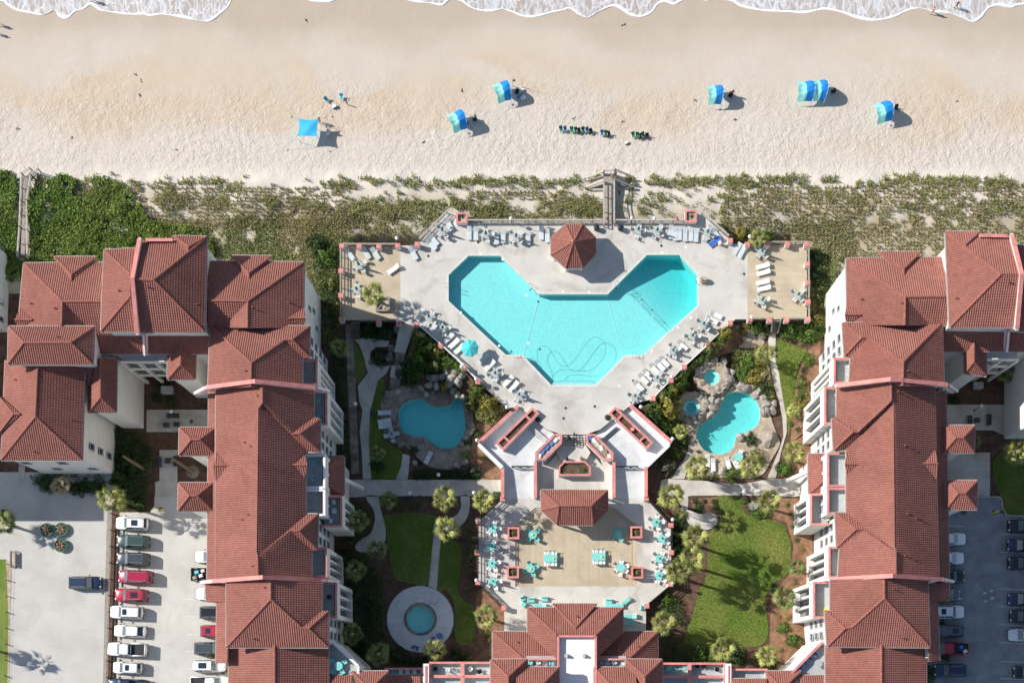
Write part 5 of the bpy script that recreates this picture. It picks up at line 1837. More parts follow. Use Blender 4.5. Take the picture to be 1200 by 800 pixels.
def f_tuft(x,y):
 n,n2 = fnoise(x,y,0.05),fnoise(x,y,0.025)
 d = np.zeros_like(x)
 top = 214 + 5 * (fnoise(x,0 * x,0.03) - 0.5)
 front = np.exp(-((y - top) / 5.0) ** 2) * np.clip((n2 - 0.36) * 6,0,1)
 d = np.where(x > 700,front * 0.6,np.where(x > 480,front * 0.6,front * 0.3))
 band = np.where((x > 395) & (x < 706),np.exp(-((y - 248) / 12.0) ** 2),0) * np.clip((n - 0.30) * 3.2,0,0.8)
 d = np.maximum(d,band)
 east = np.where(x > 722,np.exp(-((y - (240 - (x > 860) * 0)) / 20.0) ** 2),0) * np.clip((n - 0.36) * 5,0,1)
 d = np.maximum(d,east * 0.17)
 d = np.maximum(d,np.where((x > 60) & (x < 420),np.exp(-((y - 232) / 20.0) ** 2) * np.clip((n - 0.47) * 5,0,1) * 0.5,0))
 return d * free(x,y)
gx,gy = cover(40,1260,203,300,2.6,f_tuft)
x,y = world_xy(gx,gy)
k = rng.random(len(x)) < 0.55
scatter_blades('dune_grass',x[k],y[k],ground_at(x[k],y[k]),13,0.16,np.full(k.sum(),0.62),'dune_green','olive tufts of dune grass along the top of the beach')
k = ~k
scatter_blades('dune_grass',x[k],y[k],ground_at(x[k],y[k]),13,0.16,np.full(k.sum(),0.62),'dune_blade','straw coloured tufts of dune grass along the top of the beach')
rows = []
for (xa,xb,ya,yb,sx,sy) in ((166,420,222,268,4.4,4.0),(560,690,226,236,4.6,3.6),(845,1262,221,306,4.2,3.9)):
 a,b = np.meshgrid(np.arange(xa,xb,sx),np.arange(ya,yb,sy))
 a,b = a.ravel() + rng.normal(size=a.size) * 0.45,b.ravel() + rng.normal(size=b.size) * 0.4
 keep = (fnoise(a,b,0.035) > 0.30) & (rng.random(a.size) < 0.86) & free(a,b)
 rows.append(np.stack([a[keep],b[keep]],1))
rows = np.concatenate(rows)
x,y = world_xy(rows[:,0],rows[:,1])
scatter_blades('planted_grass',x,y,ground_at(x,y),12,0.07,np.full(len(x),0.42),'dune_blade','small clumps of beach grass planted in straight rows on the dune')
LX,LY = [],[]
for l in ELAWN:
 xs_ = [p[0] for p in l]
 ys2 = [p[1] for p in l]
 a,b = cover(min(xs_),min(max(xs_),1215),min(ys2),max(ys2),1.5,lambda u,v: inpoly(u,v,l) * 0.9)
 LX.append(a)
 LY.append(b)
a,b = np.concatenate(LX),np.concatenate(LY)
x,y = world_xy(a,b,0.03)
scatter_blades('lawn_grass',x,y,np.full(len(x),0.03),4,0.09,np.full(len(x),0.09),'grass_blade','short green grass standing on the lawns')
# ------------------------------------------------------------------ palms
def frond_mesh(seed,droop):
 rs = np.random.default_rng(seed)
 v,f,r = [],[],[]
 L = 0.95
 v += [(0,-0.03,0),(0,0.03,0),(L,0.02,0.05),(L,-0.02,0.05)]
 f.append((0,1,2,3))
 r.append(0.6)
 n = 13
 for i in range(n):
  a = (i / (n - 1) - 0.5) * R(125)
  ln = (1.22 - 0.36 * abs(i / (n - 1) - 0.5) * 2) * (0.9 + 0.2 * rs.random())
  wd = 0.062
  c,s = math.cos(a),math.sin(a)
  b0 = (L - 0.02,0,0.05)
  mx,my = L + c * ln * 0.55,s * ln * 0.55
  mz = 0.03 - droop * 0.25 * ln + 0.05 * rs.random()
  tx,ty = L + c * ln,s * ln
  tz = -droop * ln * 0.95 - 0.1 * rs.random()
  o = len(v)
  v += [b0,(mx + s * wd,my - c * wd,mz),(tx,ty,tz),(mx - s * wd,my + c * wd,mz + 0.05)]
  f.append((o,o + 1,o + 2,o + 3))
  r.append(float(rs.random()))
 o = np_mesh('frond',np.array(v),np.array(f),'frond',None,None,np.array(r))
 me = o.data
 bpy.data.objects.remove(o)
 return me
FR = [frond_mesh(k,d) for k,d in ((1,0.12),(2,0.25),(3,0.45),(4,0.65))]
PALM_H = 5.0
def palm_proto(seed,dry=False):
 rs = random.Random(seed)
 t = thing('palm_tree',(0,0,0),'palm','palm tree','palm trees in the resort grounds')
 m = MB()
 bx,by = rs.uniform(-0.25,0.25),rs.uniform(-0.25,0.25)
 pts = [(bx * math.sin(u * PI),by * math.sin(u * PI),u * PALM_H) for u in (0,0.15,0.35,0.6,0.8,1.0)]
 m.tube(pts,[0.30,0.22,0.18,0.17,0.18,0.14],8)
 for i in range(10):
  m.lathe((bx * math.sin((i + 0.5) / 10 * PI),by * math.sin((i + 0.5) / 10 * PI),(i + 0.5) / 10 * PALM_H),[(0.19,-0.04),(0.22,0.03),(0.17,0.06)],7)
 m.build('trunk','trunk',t)
 n = 22 if not dry else 20
 for i in range(n):
  u = i / (n - 1)
  el = R(66 - 112 * u ** 0.85)
  az_ = i * 2.39996 + rs.uniform(-0.25,0.25)
  me = FR[min(3,int(u * 4))]
  o = link('frond',me,t)
  o.location = (0,0,PALM_H - 0.05 - 0.25 * u)
  s = (0.82 + 0.22 * u) * rs.uniform(0.9,1.08)
  o.scale = (s,s * rs.uniform(0.85,1.1),s)
  o.rotation_euler = (rs.uniform(-0.3,0.3),-el,az_)
 if not dry:
  m = MB()
  m.lathe((0,0,PALM_H - 0.55),[(0.2,0),(0.3,0.25),(0.16,0.6)],8)
  m.build('crown_shaft','frond_dry',t)
 return t
PALMS = [palm_proto(3),palm_proto(5),palm_proto(9)]
DRYP = palm_proto(4,True)
def palm(px,py,r,label,mat='frond',z0=0.0,h=None,proto=None):
 s = (r / 8.35) / 1.80
 hh = h or PALM_H * s * 1.25
 c = P(px,py,z0 + hh)
 src = proto or PALMS[int(px + py) % 3]
 o = dup(src,(c.x,c.y,z0),random.random() * 6.28,label,None,(s,s,hh / PALM_H),{'frond': mat} if mat != 'frond' else None)
 return o
PL = [
 (437,344,15,'palm in a square wooden tree box on the west boards','frond_sunlit',ZD,4.0),
 (521,583,16,'sunlit palm on the walkway edge north of the shaded lawn','frond_sunlit',0,None),
 (524,619,16,'sunlit palm where the stepping path meets the shaded lawn','frond_sunlit',0,None),
 (567,586,15,'sunlit palm against the west wall of the patio ramp','frond_sunlit',0,None),
 (455,585,12,'shaded palm beside the walkway at the corner of the west lawn','frond',0,None),
 (419,609,14,'shaded palm between balconies and the curved west path','frond',0,None),
 (441,644,13,'shaded palm at the end of the curved west path','frond',0,None),
 (416,668,14,'shaded palm close under the balconies west of the dark lawn','frond',0,None),
 (570,722,15,'sunlit palm on orange mulch beside the southwest patio corner','frond_sunlit',0,None),
 (509,761,15,'sunlit palm overhanging the round terrace of the paddling pool','frond_sunlit',0,None),
 (412,742,14,'dark palm between the west building and round terrace','frond',0,None),
 (443,766,15,'dark palm southwest of the round terrace','frond',0,None),
 (442,531,10,'small shaded palm on the grass west of the west lagoon','frond',0,None),
 (397,407,12,'dark palm in the shade between the west building and the paver path','frond',0,None),
 (817,547,16,'sunlit palm at the southwest edge of the east lagoon','frond_sunlit',0,None),
 (880,547,14,'palm behind the loungers south of the east lagoon','frond_sunlit',0,None),
 (787,580,17,'tall palm at the start of the east walkway beside the patio ramp','frond_sunlit',0,None),
 (902,586,15,'palm over the east walkway near the balconies','frond_sunlit',0,None),
 (815,629,17,'northern palm of the three along the east patio wall','frond_sunlit',0,8.0),
 (812,655,17,'middle palm of the three along the east patio wall','frond_sunlit',0,9.0),
 (796,668,17,'southern palm of the three along the east patio wall','frond_sunlit',0,9.0),
 (778,729,16,'palm at the southeast corner of the patio by the clubhouse','frond_sunlit',0,None),
 (848,760,16,'large palm at the foot of the big lawn','frond_sunlit',0,None),
 (899,768,14,'palm in the mulch at the southeast end of the big lawn','frond_sunlit',0,None),
 (920,700,15,'palm in orange mulch beside the southern balconies of the east building','frond',0,None),
 (935,664,11,'small palm close under the east balconies, right of the big lawn','frond',0,None),
 (931,529,14,'palm in the bed between the north lawn and the east building','frond_sunlit',0,None),
 (798,505,10,'pale low palm between the plaza wall and the east lagoon','frond_sunlit',0,1.6),
 (897,413,12,'palm among the bushes at the foot of the east deck stairs','frond_sunlit',0,4.0),
 (889,278,12,'low palm outside the north rail of the east boards','frond_sunlit',0.3,3.2),
 (930,481,9,'little palm at the south tip of the north lawn','frond_sunlit',0,1.6),
 (129,584,17,'palm at the north end of the fence between the car parks','frond_sunlit',0,None),
 (2,612,16,'palm cut off by the west edge beside the western car park','frond',0,4.2),
 (-52,752,14,'tall palm west of the picture whose shadow lies on the car park','frond',0,7.0),
 (1194,528,17,'sunlit palm at the east edge above the shaded car park','frond_sunlit',0,6.0),
 (1181,436,13,'dark palm inside the east courtyard','frond',0,3.5),
 (1142,518,9,'dark palm behind the northern gate house of the east building','frond',0,3.0),
]
for px,py,r,lab,mat,z0,h in PL:
 palm(px,py,r,lab,mat,z0,h)
palm(70,569,13,'dry brown palm against the south wall of the west building','frond_dry',0,3.0,DRYP)
drop(DRYP)
for p in PALMS:
 drop(p)
# ------------------------------------------------------------------ shrubs
def foliage_mesh(seed,n=520,size=0.085):
 rs = np.random.default_rng(seed)
 d = rs.normal(size=(n,3))
 d /= np.linalg.norm(d,axis=1)[:,None]
 d[:,2] = np.abs(d[:,2]) * 1.0 - 0.12
 lump = 0.78 + 0.30 * np.sin(d[:,0] * 5 + seed) * np.cos(d[:,1] * 4.3 + seed * 2) + 0.15 * np.sin(d[:,2] * 9 + d[:,0] * 7)
 rad = lump * (0.72 + 0.28 * np.sqrt(rs.random(n)))
 c = d * rad[:,None]
 nrm = d + rs.normal(size=(n,3)) * 0.55
 nrm /= np.linalg.norm(nrm,axis=1)[:,None]
 u = np.cross(nrm,rs.normal(size=(n,3)))
 u /= np.linalg.norm(u,axis=1)[:,None]
 v = np.cross(nrm,u)
 s = (size * (0.7 + 0.7 * rs.random(n)))[:,None]
 vs = np.stack([c - u * s,c - v * s * 0.6,c + u * s,c + v * s * 0.6],1).reshape(-1,3)
 o = np_mesh('foliage',vs,np.arange(n * 4).reshape(-1,4),'leaf',None,None,rs.random(n))
 me = o.data
 bpy.data.objects.remove(o)
 return me
def shrub_proto(seed,n=520,size=0.085):
 t = thing('shrub',(0,0,0),'shrub','shrub')
 link('foliage',foliage_mesh(seed,n,size),t)
 m = MB()
 for k in range(5):
  a = k * 1.256
  m.tube([(0,0,0),(0.3 * math.cos(a),0.3 * math.sin(a),0.35),(0.6 * math.cos(a),0.6 * math.sin(a),0.55)],[0.05,0.035,0.015],5)
 m.build('stem','stem',t)
 return t
SHR = [shrub_proto(k) for k in (1,2,3)]
BIG = [shrub_proto(k,1500,0.06) for k in (4,5,6)]
def shrub(px,py,r,label,mat='leaf',z0=0.0,sy=None,hz=0.8,group=None,rz=None):
 s = r / 8.05
 src = (BIG if r > 7 else SHR)[int(px * 3 + py) % 3]
 c = P(px,py,z0 + s * hz * 0.5)
 return dup(src,(c.x,c.y,z0),random.random() * 6.28 if rz is None else rz,label,group,(s,(sy / 8.05 if sy else s),s * hz),{'foliage': mat} if mat != 'leaf' else None)
SH = [
 (490,393,10,'leaf_olive','rounded olive bush at the top of the west deck bank'),(500,407,11,'leaf','bright green bush in the middle of the west deck bank'),
 (511,412,9,'leaf_yellow','yellowish bush at the edge of the west deck bank'),(493,421,10,'leaf','dark green bush low on the west deck bank'),
 (509,426,9,'leaf_olive','grey green bush above the boulders of the west lagoon'),(478,428,10,'leaf_dark','dark shrub in the shade beside the garden stairs'),(480,444,9,'leaf_dark','dark shrub right above the west lagoon terrace'),
 (521,452,6,'leaf_yellow','small yellow plant among the west lagoon boulders'),(559,457,10,'leaf','bright round green bush at the foot of the west lounger row'),
 (572,472,11,'leaf_yellow','big yellow green bush northwest of the upper plaza'),(552,472,8,'leaf_olive','olive bush over the east end of the west lagoon'),(575,494,4,'leaf','small bush on orange mulch by the plaza wall'),
 (559,508,6,'leaf','green bush on the mulch east of the west lagoon'),(569,535,4,'leaf_olive','little bush under the white plaza wall'),
 (444,418,11,'leaf_dark','rounded dark hedge mound inside the garden path loop'),(432,385,12,'leaf_dark','dark shrub in the corner bed below the west boards'),(452,388,10,'leaf_dark','second dark shrub in the corner bed below the west boards'),
 (451,451,5,'leaf_grey','grey shrub beside the garden path stairs'),(437,484,5,'leaf_grey','grey shrub behind the lagoon loungers'),(490,541,5,'leaf_dark','dark clump south of the west lagoon'),
 (549,497,5,'leaf_olive','olive clump between the boulders on the east shore of the west lagoon'),(547,517,6,'leaf_dark','dark clump at the southeast shore of the west lagoon'),(546,532,7,'leaf_olive','dry bush at the lower right corner of the west lagoon terrace'),(556,549,8,'leaf_grey','pale dry bush at the end of the long dark hedge'),
 (501,434,7,'leaf_dark','dark bush tucked behind the west lagoon rock pile'),(514,447,4,'leaf_olive','small plant in a gap of the west lagoon rock pile'),(467,437,8,'leaf_dark','dark bush on the landing side of the garden stairs'),(441,545,8,'leaf_dark','dark bush at the foot of the strip lawn by the walkway'),(486,527,6,'leaf_dark','dark plant at the southwest rim of the west lagoon terrace'),
 (404,652,10,'leaf_dark','dark bush under the balconies, upper of two west of the lawn'),(406,695,11,'leaf_dark','dark bush under the balconies, lower of two west of the lawn'),(437,712,9,'leaf_dark','dark bush at the left rim of the round terrace'),(428,755,11,'leaf_dark','dark bush between two dark palms near the corner terrace'),(466,768,9,'leaf_dark','dark bush below the left rim of the round terrace'),
 (583,582,8,'leaf_dark','clipped dark bush beside the patio ramp palm'),(551,645,4,'leaf','bright climbing shrub, north piece by the west patio wall'),(551,655,4.5,'leaf','bright climbing shrub, middle piece by the west patio wall'),
 (552,667,4,'leaf','bright climbing shrub, south piece by the west patio wall'),(535,768,9,'leaf_dark','dark bush between the round terrace and the flats'),(548,770,6,'leaf','green bush beside the flats west of the clubhouse'),
 (570,740,5,'leaf','small green clump below the southwest patio palm'),(573,749,4,'leaf_olive','tiny shrub near the clubhouse west wing'),
 (785,477,15,'leaf_yellow','large yellow bush west of the lower hot tub'),(797,449,10,'leaf','bright green bush above the lower hot tub'),(778,464,9,'leaf_olive','olive bush beside the foot of the east lounger row'),(790,455,8,'leaf_yellow','golden bush below the east lounger row'),
 (770,487,9,'leaf_dark','low dark hedge bush along the plaza wall'),(800,514,9,'leaf_dark','dark bush below the pale low palm'),(792,531,8,'leaf','clipped oval bush outside the plaza corner'),(782,546,11,'leaf_grey','pale grey green oval bush outside the plaza corner'),
 (840,398,9,'leaf_olive','olive bush under the top of the east deck rail'),(851,389,8,'leaf_yellow','yellow bush under the east deck rail near its pillar'),(832,407,8,'leaf_olive','bush on the rocks north of the upper hot tub'),
 (863,421,8,'leaf_olive','olive bush beside the upper hot tub rocks'),(878,424,12,'leaf','large green bush in the thicket east of the hot tubs'),(889,424,11,'leaf_yellow','yellow leaved bush beside the east garden path'),
 (871,437,10,'leaf','green bush above the east lagoon rocks'),(884,443,12,'leaf_yellow','broad yellow green bush north of the east lagoon'),(896,440,9,'frond_dry','orange tinted bush by the garden path'),(897,455,9,'leaf_dark','dark bush beside the path northeast of the lagoon'),
 (900,467,7,'leaf','small green bush at the lagoon rocks near the path'),(881,515,8,'leaf_dark','dark oval clipped bush on the lagoon terrace'),(888,535,10,'leaf_olive','bush behind the teal umbrella of the east lagoon'),(858,556,9,'leaf','clipped green hedge south of the lagoon loungers'),
 (836,557,6,'leaf_olive','small bush by the lamp south of the lagoon'),(873,383,9,'leaf_yellow','leafy bush at the west side of the east deck stairs'),(888,383,10,'leaf','green bush under the south wall of the east boards'),(898,386,8,'leaf_olive','bush just left of the east deck stairs'),
 (925,385,12,'leaf','big green bush right of the east deck stairs'),(937,387,10,'leaf','green bush under the southeast corner pillar'),(951,390,11,'leaf','bush between the east boards and the white wall'),(961,372,10,'leaf_yellow','pale yellow bush beside the white east wall'),(966,386,8,'leaf_olive','olive bush at the foot of the white east wall'),
 (948,421,8,'leaf','bright bush on mulch beside the north lawn'),(943,432,5,'leaf_grey','grey shrub below the bright bush by the north lawn'),(939,448,8,'leaf_olive','feathery bush at the edge of the north lawn'),(940,462,7,'leaf','green shrub in the bed beside the first balconies'),
 (941,473,7,'leaf_yellow','yellow shrub in the bed beside the first balconies'),(927,497,4,'leaf','small dark plant south of the north lawn'),(935,503,4,'leaf_dark','tiny dark plant in mulch below the balcony bay'),(915,546,6,'leaf_dark','dark shrub by the end of the garden path'),
 (920,549,9,'leaf','clipped round green bush by the palm above the east walkway'),(815,587,5,'leaf_dark','first of five mounds in the bed by the semicircle pad'),(825.5,587,4.5,'leaf_dark','second of five mounds in the bed by the semicircle pad'),(837,587.5,5,'leaf_dark','third mound in the bed by the semicircle pad'),
 (819,595,6,'leaf_dark','largest mound in the bed by the semicircle pad'),(839,594,5,'leaf_dark','mound at the lawn edge by the semicircle pad'),(845,600,5,'leaf_dark','dark shrub right of the semicircle pad'),(840,618,5,'leaf_dark','dark shrub below the semicircle pad'),
 (872,586.5,4,'leaf','small shrub in mulch below the east walkway'),(888,601,7,'leaf','spreading green ground shrub beside the big boulder'),(899,602,6,'leaf','green shrub right of the boulder planting'),(923,591,4,'leaf','green tuft in mulch by the lower balcony'),
 (927,601,3.4,'leaf','small tuft in mulch below the lower balcony'),(930,617,4,'leaf','bright tuft in mulch, upper of three beside the lawn curve'),(934,632,4,'leaf','bright tuft in mulch, middle of three beside the lawn curve'),(941,643,4,'leaf_yellow','bright tuft in mulch, lowest of three beside the lawn curve'),
 (932,682,4.5,'leaf_olive','olive clump in mulch between two balcony bays'),(908,690,6,'leaf_dark','dark bush where the lawn edge meets the mulch bed'),(913,722,3.5,'leaf_yellow','small yellow tuft below the southern palm'),(924,723,5,'leaf_yellow','round yellow green shrub in the orange mulch'),
 (919,736,7.5,'leaf','round dark green bush in mulch near the south windows'),(931,750,9,'leaf','larger round green bush close to the corner terrace'),(915,761,4,'leaf_olive','small shrub near the palm at the lawn end'),(905,777,7,'leaf_dark','dark bush beside the palm above the flats'),
 (820,767,12,'leaf','broad green bush beside the flats east of the clubhouse'),(833,769,9,'leaf','green bush west of the large palm at the lawn foot'),(866,770,11,'leaf_dark','dark bush right of the large palm at the lawn foot'),(783,703,9,'leaf','bright bush outside the southeast patio pillar'),
 (776,715,7,'leaf','green bush above the southeast patio palm'),(795,628,8,'leaf_dark','dark bush along the east patio wall, first from the ramp'),(795,644,8,'leaf_dark','dark bush along the east patio wall, second from the ramp'),(794,655,6,'leaf_olive','olive bush along the east patio wall between the palms'),
 (800,603,7,'leaf_olive','bush between the patio and the semicircle pad'),(793,610,7,'leaf_dark','dark bush at the patio corner pillar'),
 (150,541,14,'leaf_dark','large dark shrub mass beside the west building corner'),(139,560,13,'leaf_dark','dark shrub mass above the car park palm'),(162,590,9,'leaf_dark','dark shrub behind the first white car'),(52,566,10,'leaf_dark','dark hedge shrub under the south wall of the west building'),
 (90,572,10,'leaf_dark','dark hedge shrub right of the dry palm'),(109,570,9,'leaf_dark','dark hedge shrub at the corner of the south wall'),(248,615,6,'leaf_yellow','yellow shrub behind the southern gate house'),(249,770,6,'leaf_yellow','yellow shrub beside the dark grey car under the eave'),
 (252,781,6,'leaf_yellow','yellow shrub between two cars under the eave'),(262,786,5,'leaf_yellow','yellow shrub at the corner of the west building eave'),(190,446,9,'leaf_dark','dark bush in the west courtyard below the gallery'),(200,470,7,'leaf_dark','dark bush in the west courtyard bed'),(184,466,6,'leaf_dark','small dark bush in the west courtyard bed'),
 (224,494,3.5,'leaf','tiny green plant in the west courtyard paving'),(1120,468,6,'leaf_dark','dark shrub beside the east courtyard wall'),(1130,600,4,'leaf_olive','small shrub below the southern gate house of the east building'),(1103,732,6,'leaf_dark','dark shrub beside the white car under the east eave'),
 (1108,764,10,'leaf_dark','big dark bush overhanging the red pickup'),(1090,790,10,'leaf_dark','dark bush at the foot of the east building'),(4,603,8,'leaf_dark','dark bush at the west edge above the car park'),
 (870,272,9,'leaf_yellow','yellow bush outside the rail northeast of the pool deck'),(899,275,9,'leaf','bright bush outside the rail by the low palm'),(383,300,14,'leaf','green bush west of the west boards'),(388,330,12,'leaf_olive','lit bush at the west wall of the west boards'),(372,285,13,'leaf_dark','dark bush on the dune northwest of the boards'),
 (958,322,12,'leaf_dark','dark bush east of the east boards'),(966,345,10,'leaf_olive','olive bush between the east boards and the white wall'),(957,300,11,'leaf_dark','dark bush at the northeast corner of the boards'),
]
for px,py,r,mat,lab in SH:
 zb = float(bank_z(px,py)[0])
 shrub(px,py,r * (1.18 if r >= 6 else 1.0),lab,mat,zb,hz=2.1 if zb > 0.3 else (1.1 if r >= 8 else 0.8))
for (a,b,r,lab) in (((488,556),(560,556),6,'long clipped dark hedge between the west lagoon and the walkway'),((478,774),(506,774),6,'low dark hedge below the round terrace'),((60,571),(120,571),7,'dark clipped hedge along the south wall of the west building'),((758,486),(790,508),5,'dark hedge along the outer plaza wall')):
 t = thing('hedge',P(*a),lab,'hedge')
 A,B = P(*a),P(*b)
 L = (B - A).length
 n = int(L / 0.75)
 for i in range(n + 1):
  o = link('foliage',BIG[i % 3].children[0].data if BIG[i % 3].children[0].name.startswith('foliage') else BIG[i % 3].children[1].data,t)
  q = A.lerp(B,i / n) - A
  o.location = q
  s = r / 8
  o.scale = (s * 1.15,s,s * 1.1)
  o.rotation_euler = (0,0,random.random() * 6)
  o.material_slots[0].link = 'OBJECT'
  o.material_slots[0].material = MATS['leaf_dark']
BEDS = [
 ([(489,386),(515,408),(541,432),(545,440),(522,434),(500,436),(490,446),(474,448),(477,428),(484,405)],'leaf',1.0),
 ([(553,452),(592,480),(575,498),(560,490),(553,470)],'leaf_olive',0.7),
 ([(848,388),(832,408),(803,433),(788,450),(766,471),(742,480),(790,517),(804,530),(806,515),(796,498),(794,470),(803,458),(816,438),(822,424),(845,412),(856,398)],'leaf',0.8),
 ([(858,410),(880,410),(900,404),(903,430),(906,468),(898,462),(880,450),(864,444),(860,428)],'leaf_olive',1.0),
 ([(880,379),(902,379),(900,394),(884,392)],'leaf',0.8),([(914,380),(966,380),(962,396),(942,402),(916,396)],'leaf',0.9),
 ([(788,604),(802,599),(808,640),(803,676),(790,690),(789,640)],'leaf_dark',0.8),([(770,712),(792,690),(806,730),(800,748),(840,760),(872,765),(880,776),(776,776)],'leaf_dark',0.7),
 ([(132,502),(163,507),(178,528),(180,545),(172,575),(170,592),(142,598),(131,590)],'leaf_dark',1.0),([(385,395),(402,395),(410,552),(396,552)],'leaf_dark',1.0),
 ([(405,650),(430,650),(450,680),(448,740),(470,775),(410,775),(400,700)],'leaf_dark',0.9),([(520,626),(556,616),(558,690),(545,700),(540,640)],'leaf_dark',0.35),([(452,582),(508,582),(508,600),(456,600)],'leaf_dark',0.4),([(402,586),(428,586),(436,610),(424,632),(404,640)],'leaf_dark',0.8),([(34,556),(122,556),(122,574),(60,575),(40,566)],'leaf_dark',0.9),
 ([(866,585),(900,587),(906,603),(886,604),(874,598)],'leaf',0.5),([(926,472),(948,440),(954,470),(936,512)],'leaf_olive',0.3),([(858,552),(895,540),(893,555),(876,560)],'leaf',0.8),
 ([(948,290),(985,300),(975,360),(962,392),(950,378)],'leaf_olive',0.8),([(422,378),(464,379),(456,396),(432,392)],'leaf_dark',0.9),([(364,285),(398,290),(398,372),(386,392),(372,330)],'leaf_dark',0.8),
]
for poly,mat,dn in BEDS:
 xs_,ys2 = [p[0] for p in poly],[p[1] for p in poly]
 gx,gy = cover(min(xs_),max(xs_),min(ys2),max(ys2),2.6,lambda u,v: inpoly(u,v,poly) * np.clip((fnoise(u,v,0.12) - (0.12 if dn >= 1 else 0.30)) * 5,0,1) * dn)
 if len(gx) < 3:
  continue
 zb = bank_z(gx,gy)
 x,y = world_xy(gx,gy,0.4 + zb)
 hh = (0.15 + 0.9 * fnoise(x,y,0.6)) * (1 + 0.45 * zb)
 scatter_cards('undergrowth',x,y,zb + hh * 0.35,11,np.full(len(x),0.38),0.12,hh,mat,'low leafy planting that fills the beds between bushes and palms')
# ------------------------------------------------------------------ boulders
def rock_mesh(seed):
 bm = bmesh.new()
 bmesh.ops.create_icosphere(bm,subdivisions=3,radius=1.0)
 rs = random.Random(seed)
 ax = [Vector((rs.uniform(-1,1),rs.uniform(-1,1),rs.uniform(-0.6,1))).normalized() for _ in range(11)]
 dd = [rs.uniform(0.62,0.88) for _ in ax]
 for v in bm.verts:
  p = v.co.copy()
  for n,d in zip(ax,dd):
   k = p.dot(n) - d
   if k > 0:
    p -= n * k * 0.9
  p *= 1 + 0.05 * math.sin(p.x * 9 + seed) * math.cos(p.y * 8 + p.z * 7)
  v.co = p
 me = bpy.data.meshes.new('boulder')
 bm.to_mesh(me)
 bm.free()
 me.materials.append(MATS['rock'])
 return me
ROCKS = [rock_mesh(k) for k in range(6)]
def boulder(px,py,r,label,group,z0=0.0,hz=0.75,mat=None):
 s = r / 8.0
 o = link('boulder',ROCKS[int(px * 7 + py * 3) % 6])
 c = P(px,py,z0 + s * 0.3)
 o.location = (c.x,c.y,z0 + s * 0.22)
 o.rotation_euler = (random.uniform(-0.2,0.2),random.uniform(-0.2,0.2),random.random() * 6.28)
 o.scale = (s * random.uniform(0.95,1.2),s * random.uniform(0.75,1.0),s * hz)
 if mat:
  o.material_slots[0].link = 'OBJECT'
  o.material_slots[0].material = MATS[mat]
 return tag(o,label,'boulder',group)
WG = 'boulders at the west lagoon pool'
for px,py,r in ((510,443,7),(519,441,6),(530,444,8),(537,447,7),(502,440,4),(525,450,6),(531,458,6),(536,463,5),(543,466,5),(512,452,5),(503,451,5),(495,455,6),(499,462,5),(508,459,4),(523,436,5),(533,437,6),(541,440,5)):
 boulder(px,py,r,'grey boulder in the rock pile above the west lagoon',WG,float(bank_z(px,py)[0]) + 0.15,1.0)
for px,py,r in ((547,478,4),(548,488,5),(552,497,5),(550,506,5),(546,513,5),(554,503,4),(545,460,5),(549,468,4),(541,520,4)):
 boulder(px,py,r,'grey boulder edging the east shore of the west lagoon',WG,0.05)
for px,py,r in ((492,514,4),(500,518,5),(487,542,4),(470,521,4),(466,459,5),(457,462,6),(452,470,4),(545,541,5),(536,545,4),(457,418,6),(459,408,5),(466,385,6),(457,391,5)):
 boulder(px,py,r,'low grey boulder beside the west lagoon paths',WG,0.02,0.6)
EG = 'boulders at the east lagoon pool'
for px,py,r in ((868,452,6),(875,455,7),(882,453,5),(889,459,6),(894,466,6),(898,474,7),(900,482,6),(905,480,6),(895,483,5),(893,473,5),(907,474,5),(886,465,4),(862,450,5),(857,455,4)):
 boulder(px,py,r,'pale boulder edging the north and east shores of the east lagoon',EG,0.06,0.8)
for px,py,r in ((822,432,6),(827,427,6),(844,427,5),(851,436,6),(854,444,7),(850,452,6),(841,455,6),(831,456,5),(823,450,6),(818,443,5),(846,459,5),(836,461,5),(858,436,5),(848,424,6),(838,422,5)):
 boulder(px,py,r,'sandy grey boulder round the raised hot tub',EG,0.35,1.0)
for px,py,r in ((821,487,6),(825,480,6),(827,471,6),(822,465,5),(835,469,6),(836,478,7),(832,486,6),(812,490,5),(804,488,5),(816,495,5),(840,470,5)):
 boulder(px,py,r,'grey boulder between the lower hot tub and the lagoon',EG,0.2,1.0)
for px,py,r,lab in ((903,511,8,'long pale boulder on the east side of the lagoon terrace'),(899,518,7,'brown tipped boulder at the end of the lagoon terrace'),(868,512,6,'boulder with a hollow at the south shore of the east lagoon'),(876,508,5,'boulder touching the clipped oval bush'),(847,552,6,'boulder between the loungers south of the lagoon'),(886,592,7,'dark boulder in the mulch above the big lawn'),(881,594,5,'smaller dark boulder in the mulch above the big lawn'),
                       (861,384,7,'flat boulder below the deck pillar, west of the rock steps'),(880,391,6,'upright boulder beside the rock steps'),(893,394,5,'boulder by the path below the east deck stairs'),(906,408,4,'small boulder beside the garden path'),(907,416,3,'smallest boulder beside the garden path'),(554,421,6,'boulder at the deck wall by the open umbrella'),(562,428,6,'boulder under the deck wall beside a pillar'),(563,440,5,'boulder below the deck wall pillar')):
 boulder(px,py,r,lab,None,0.05)
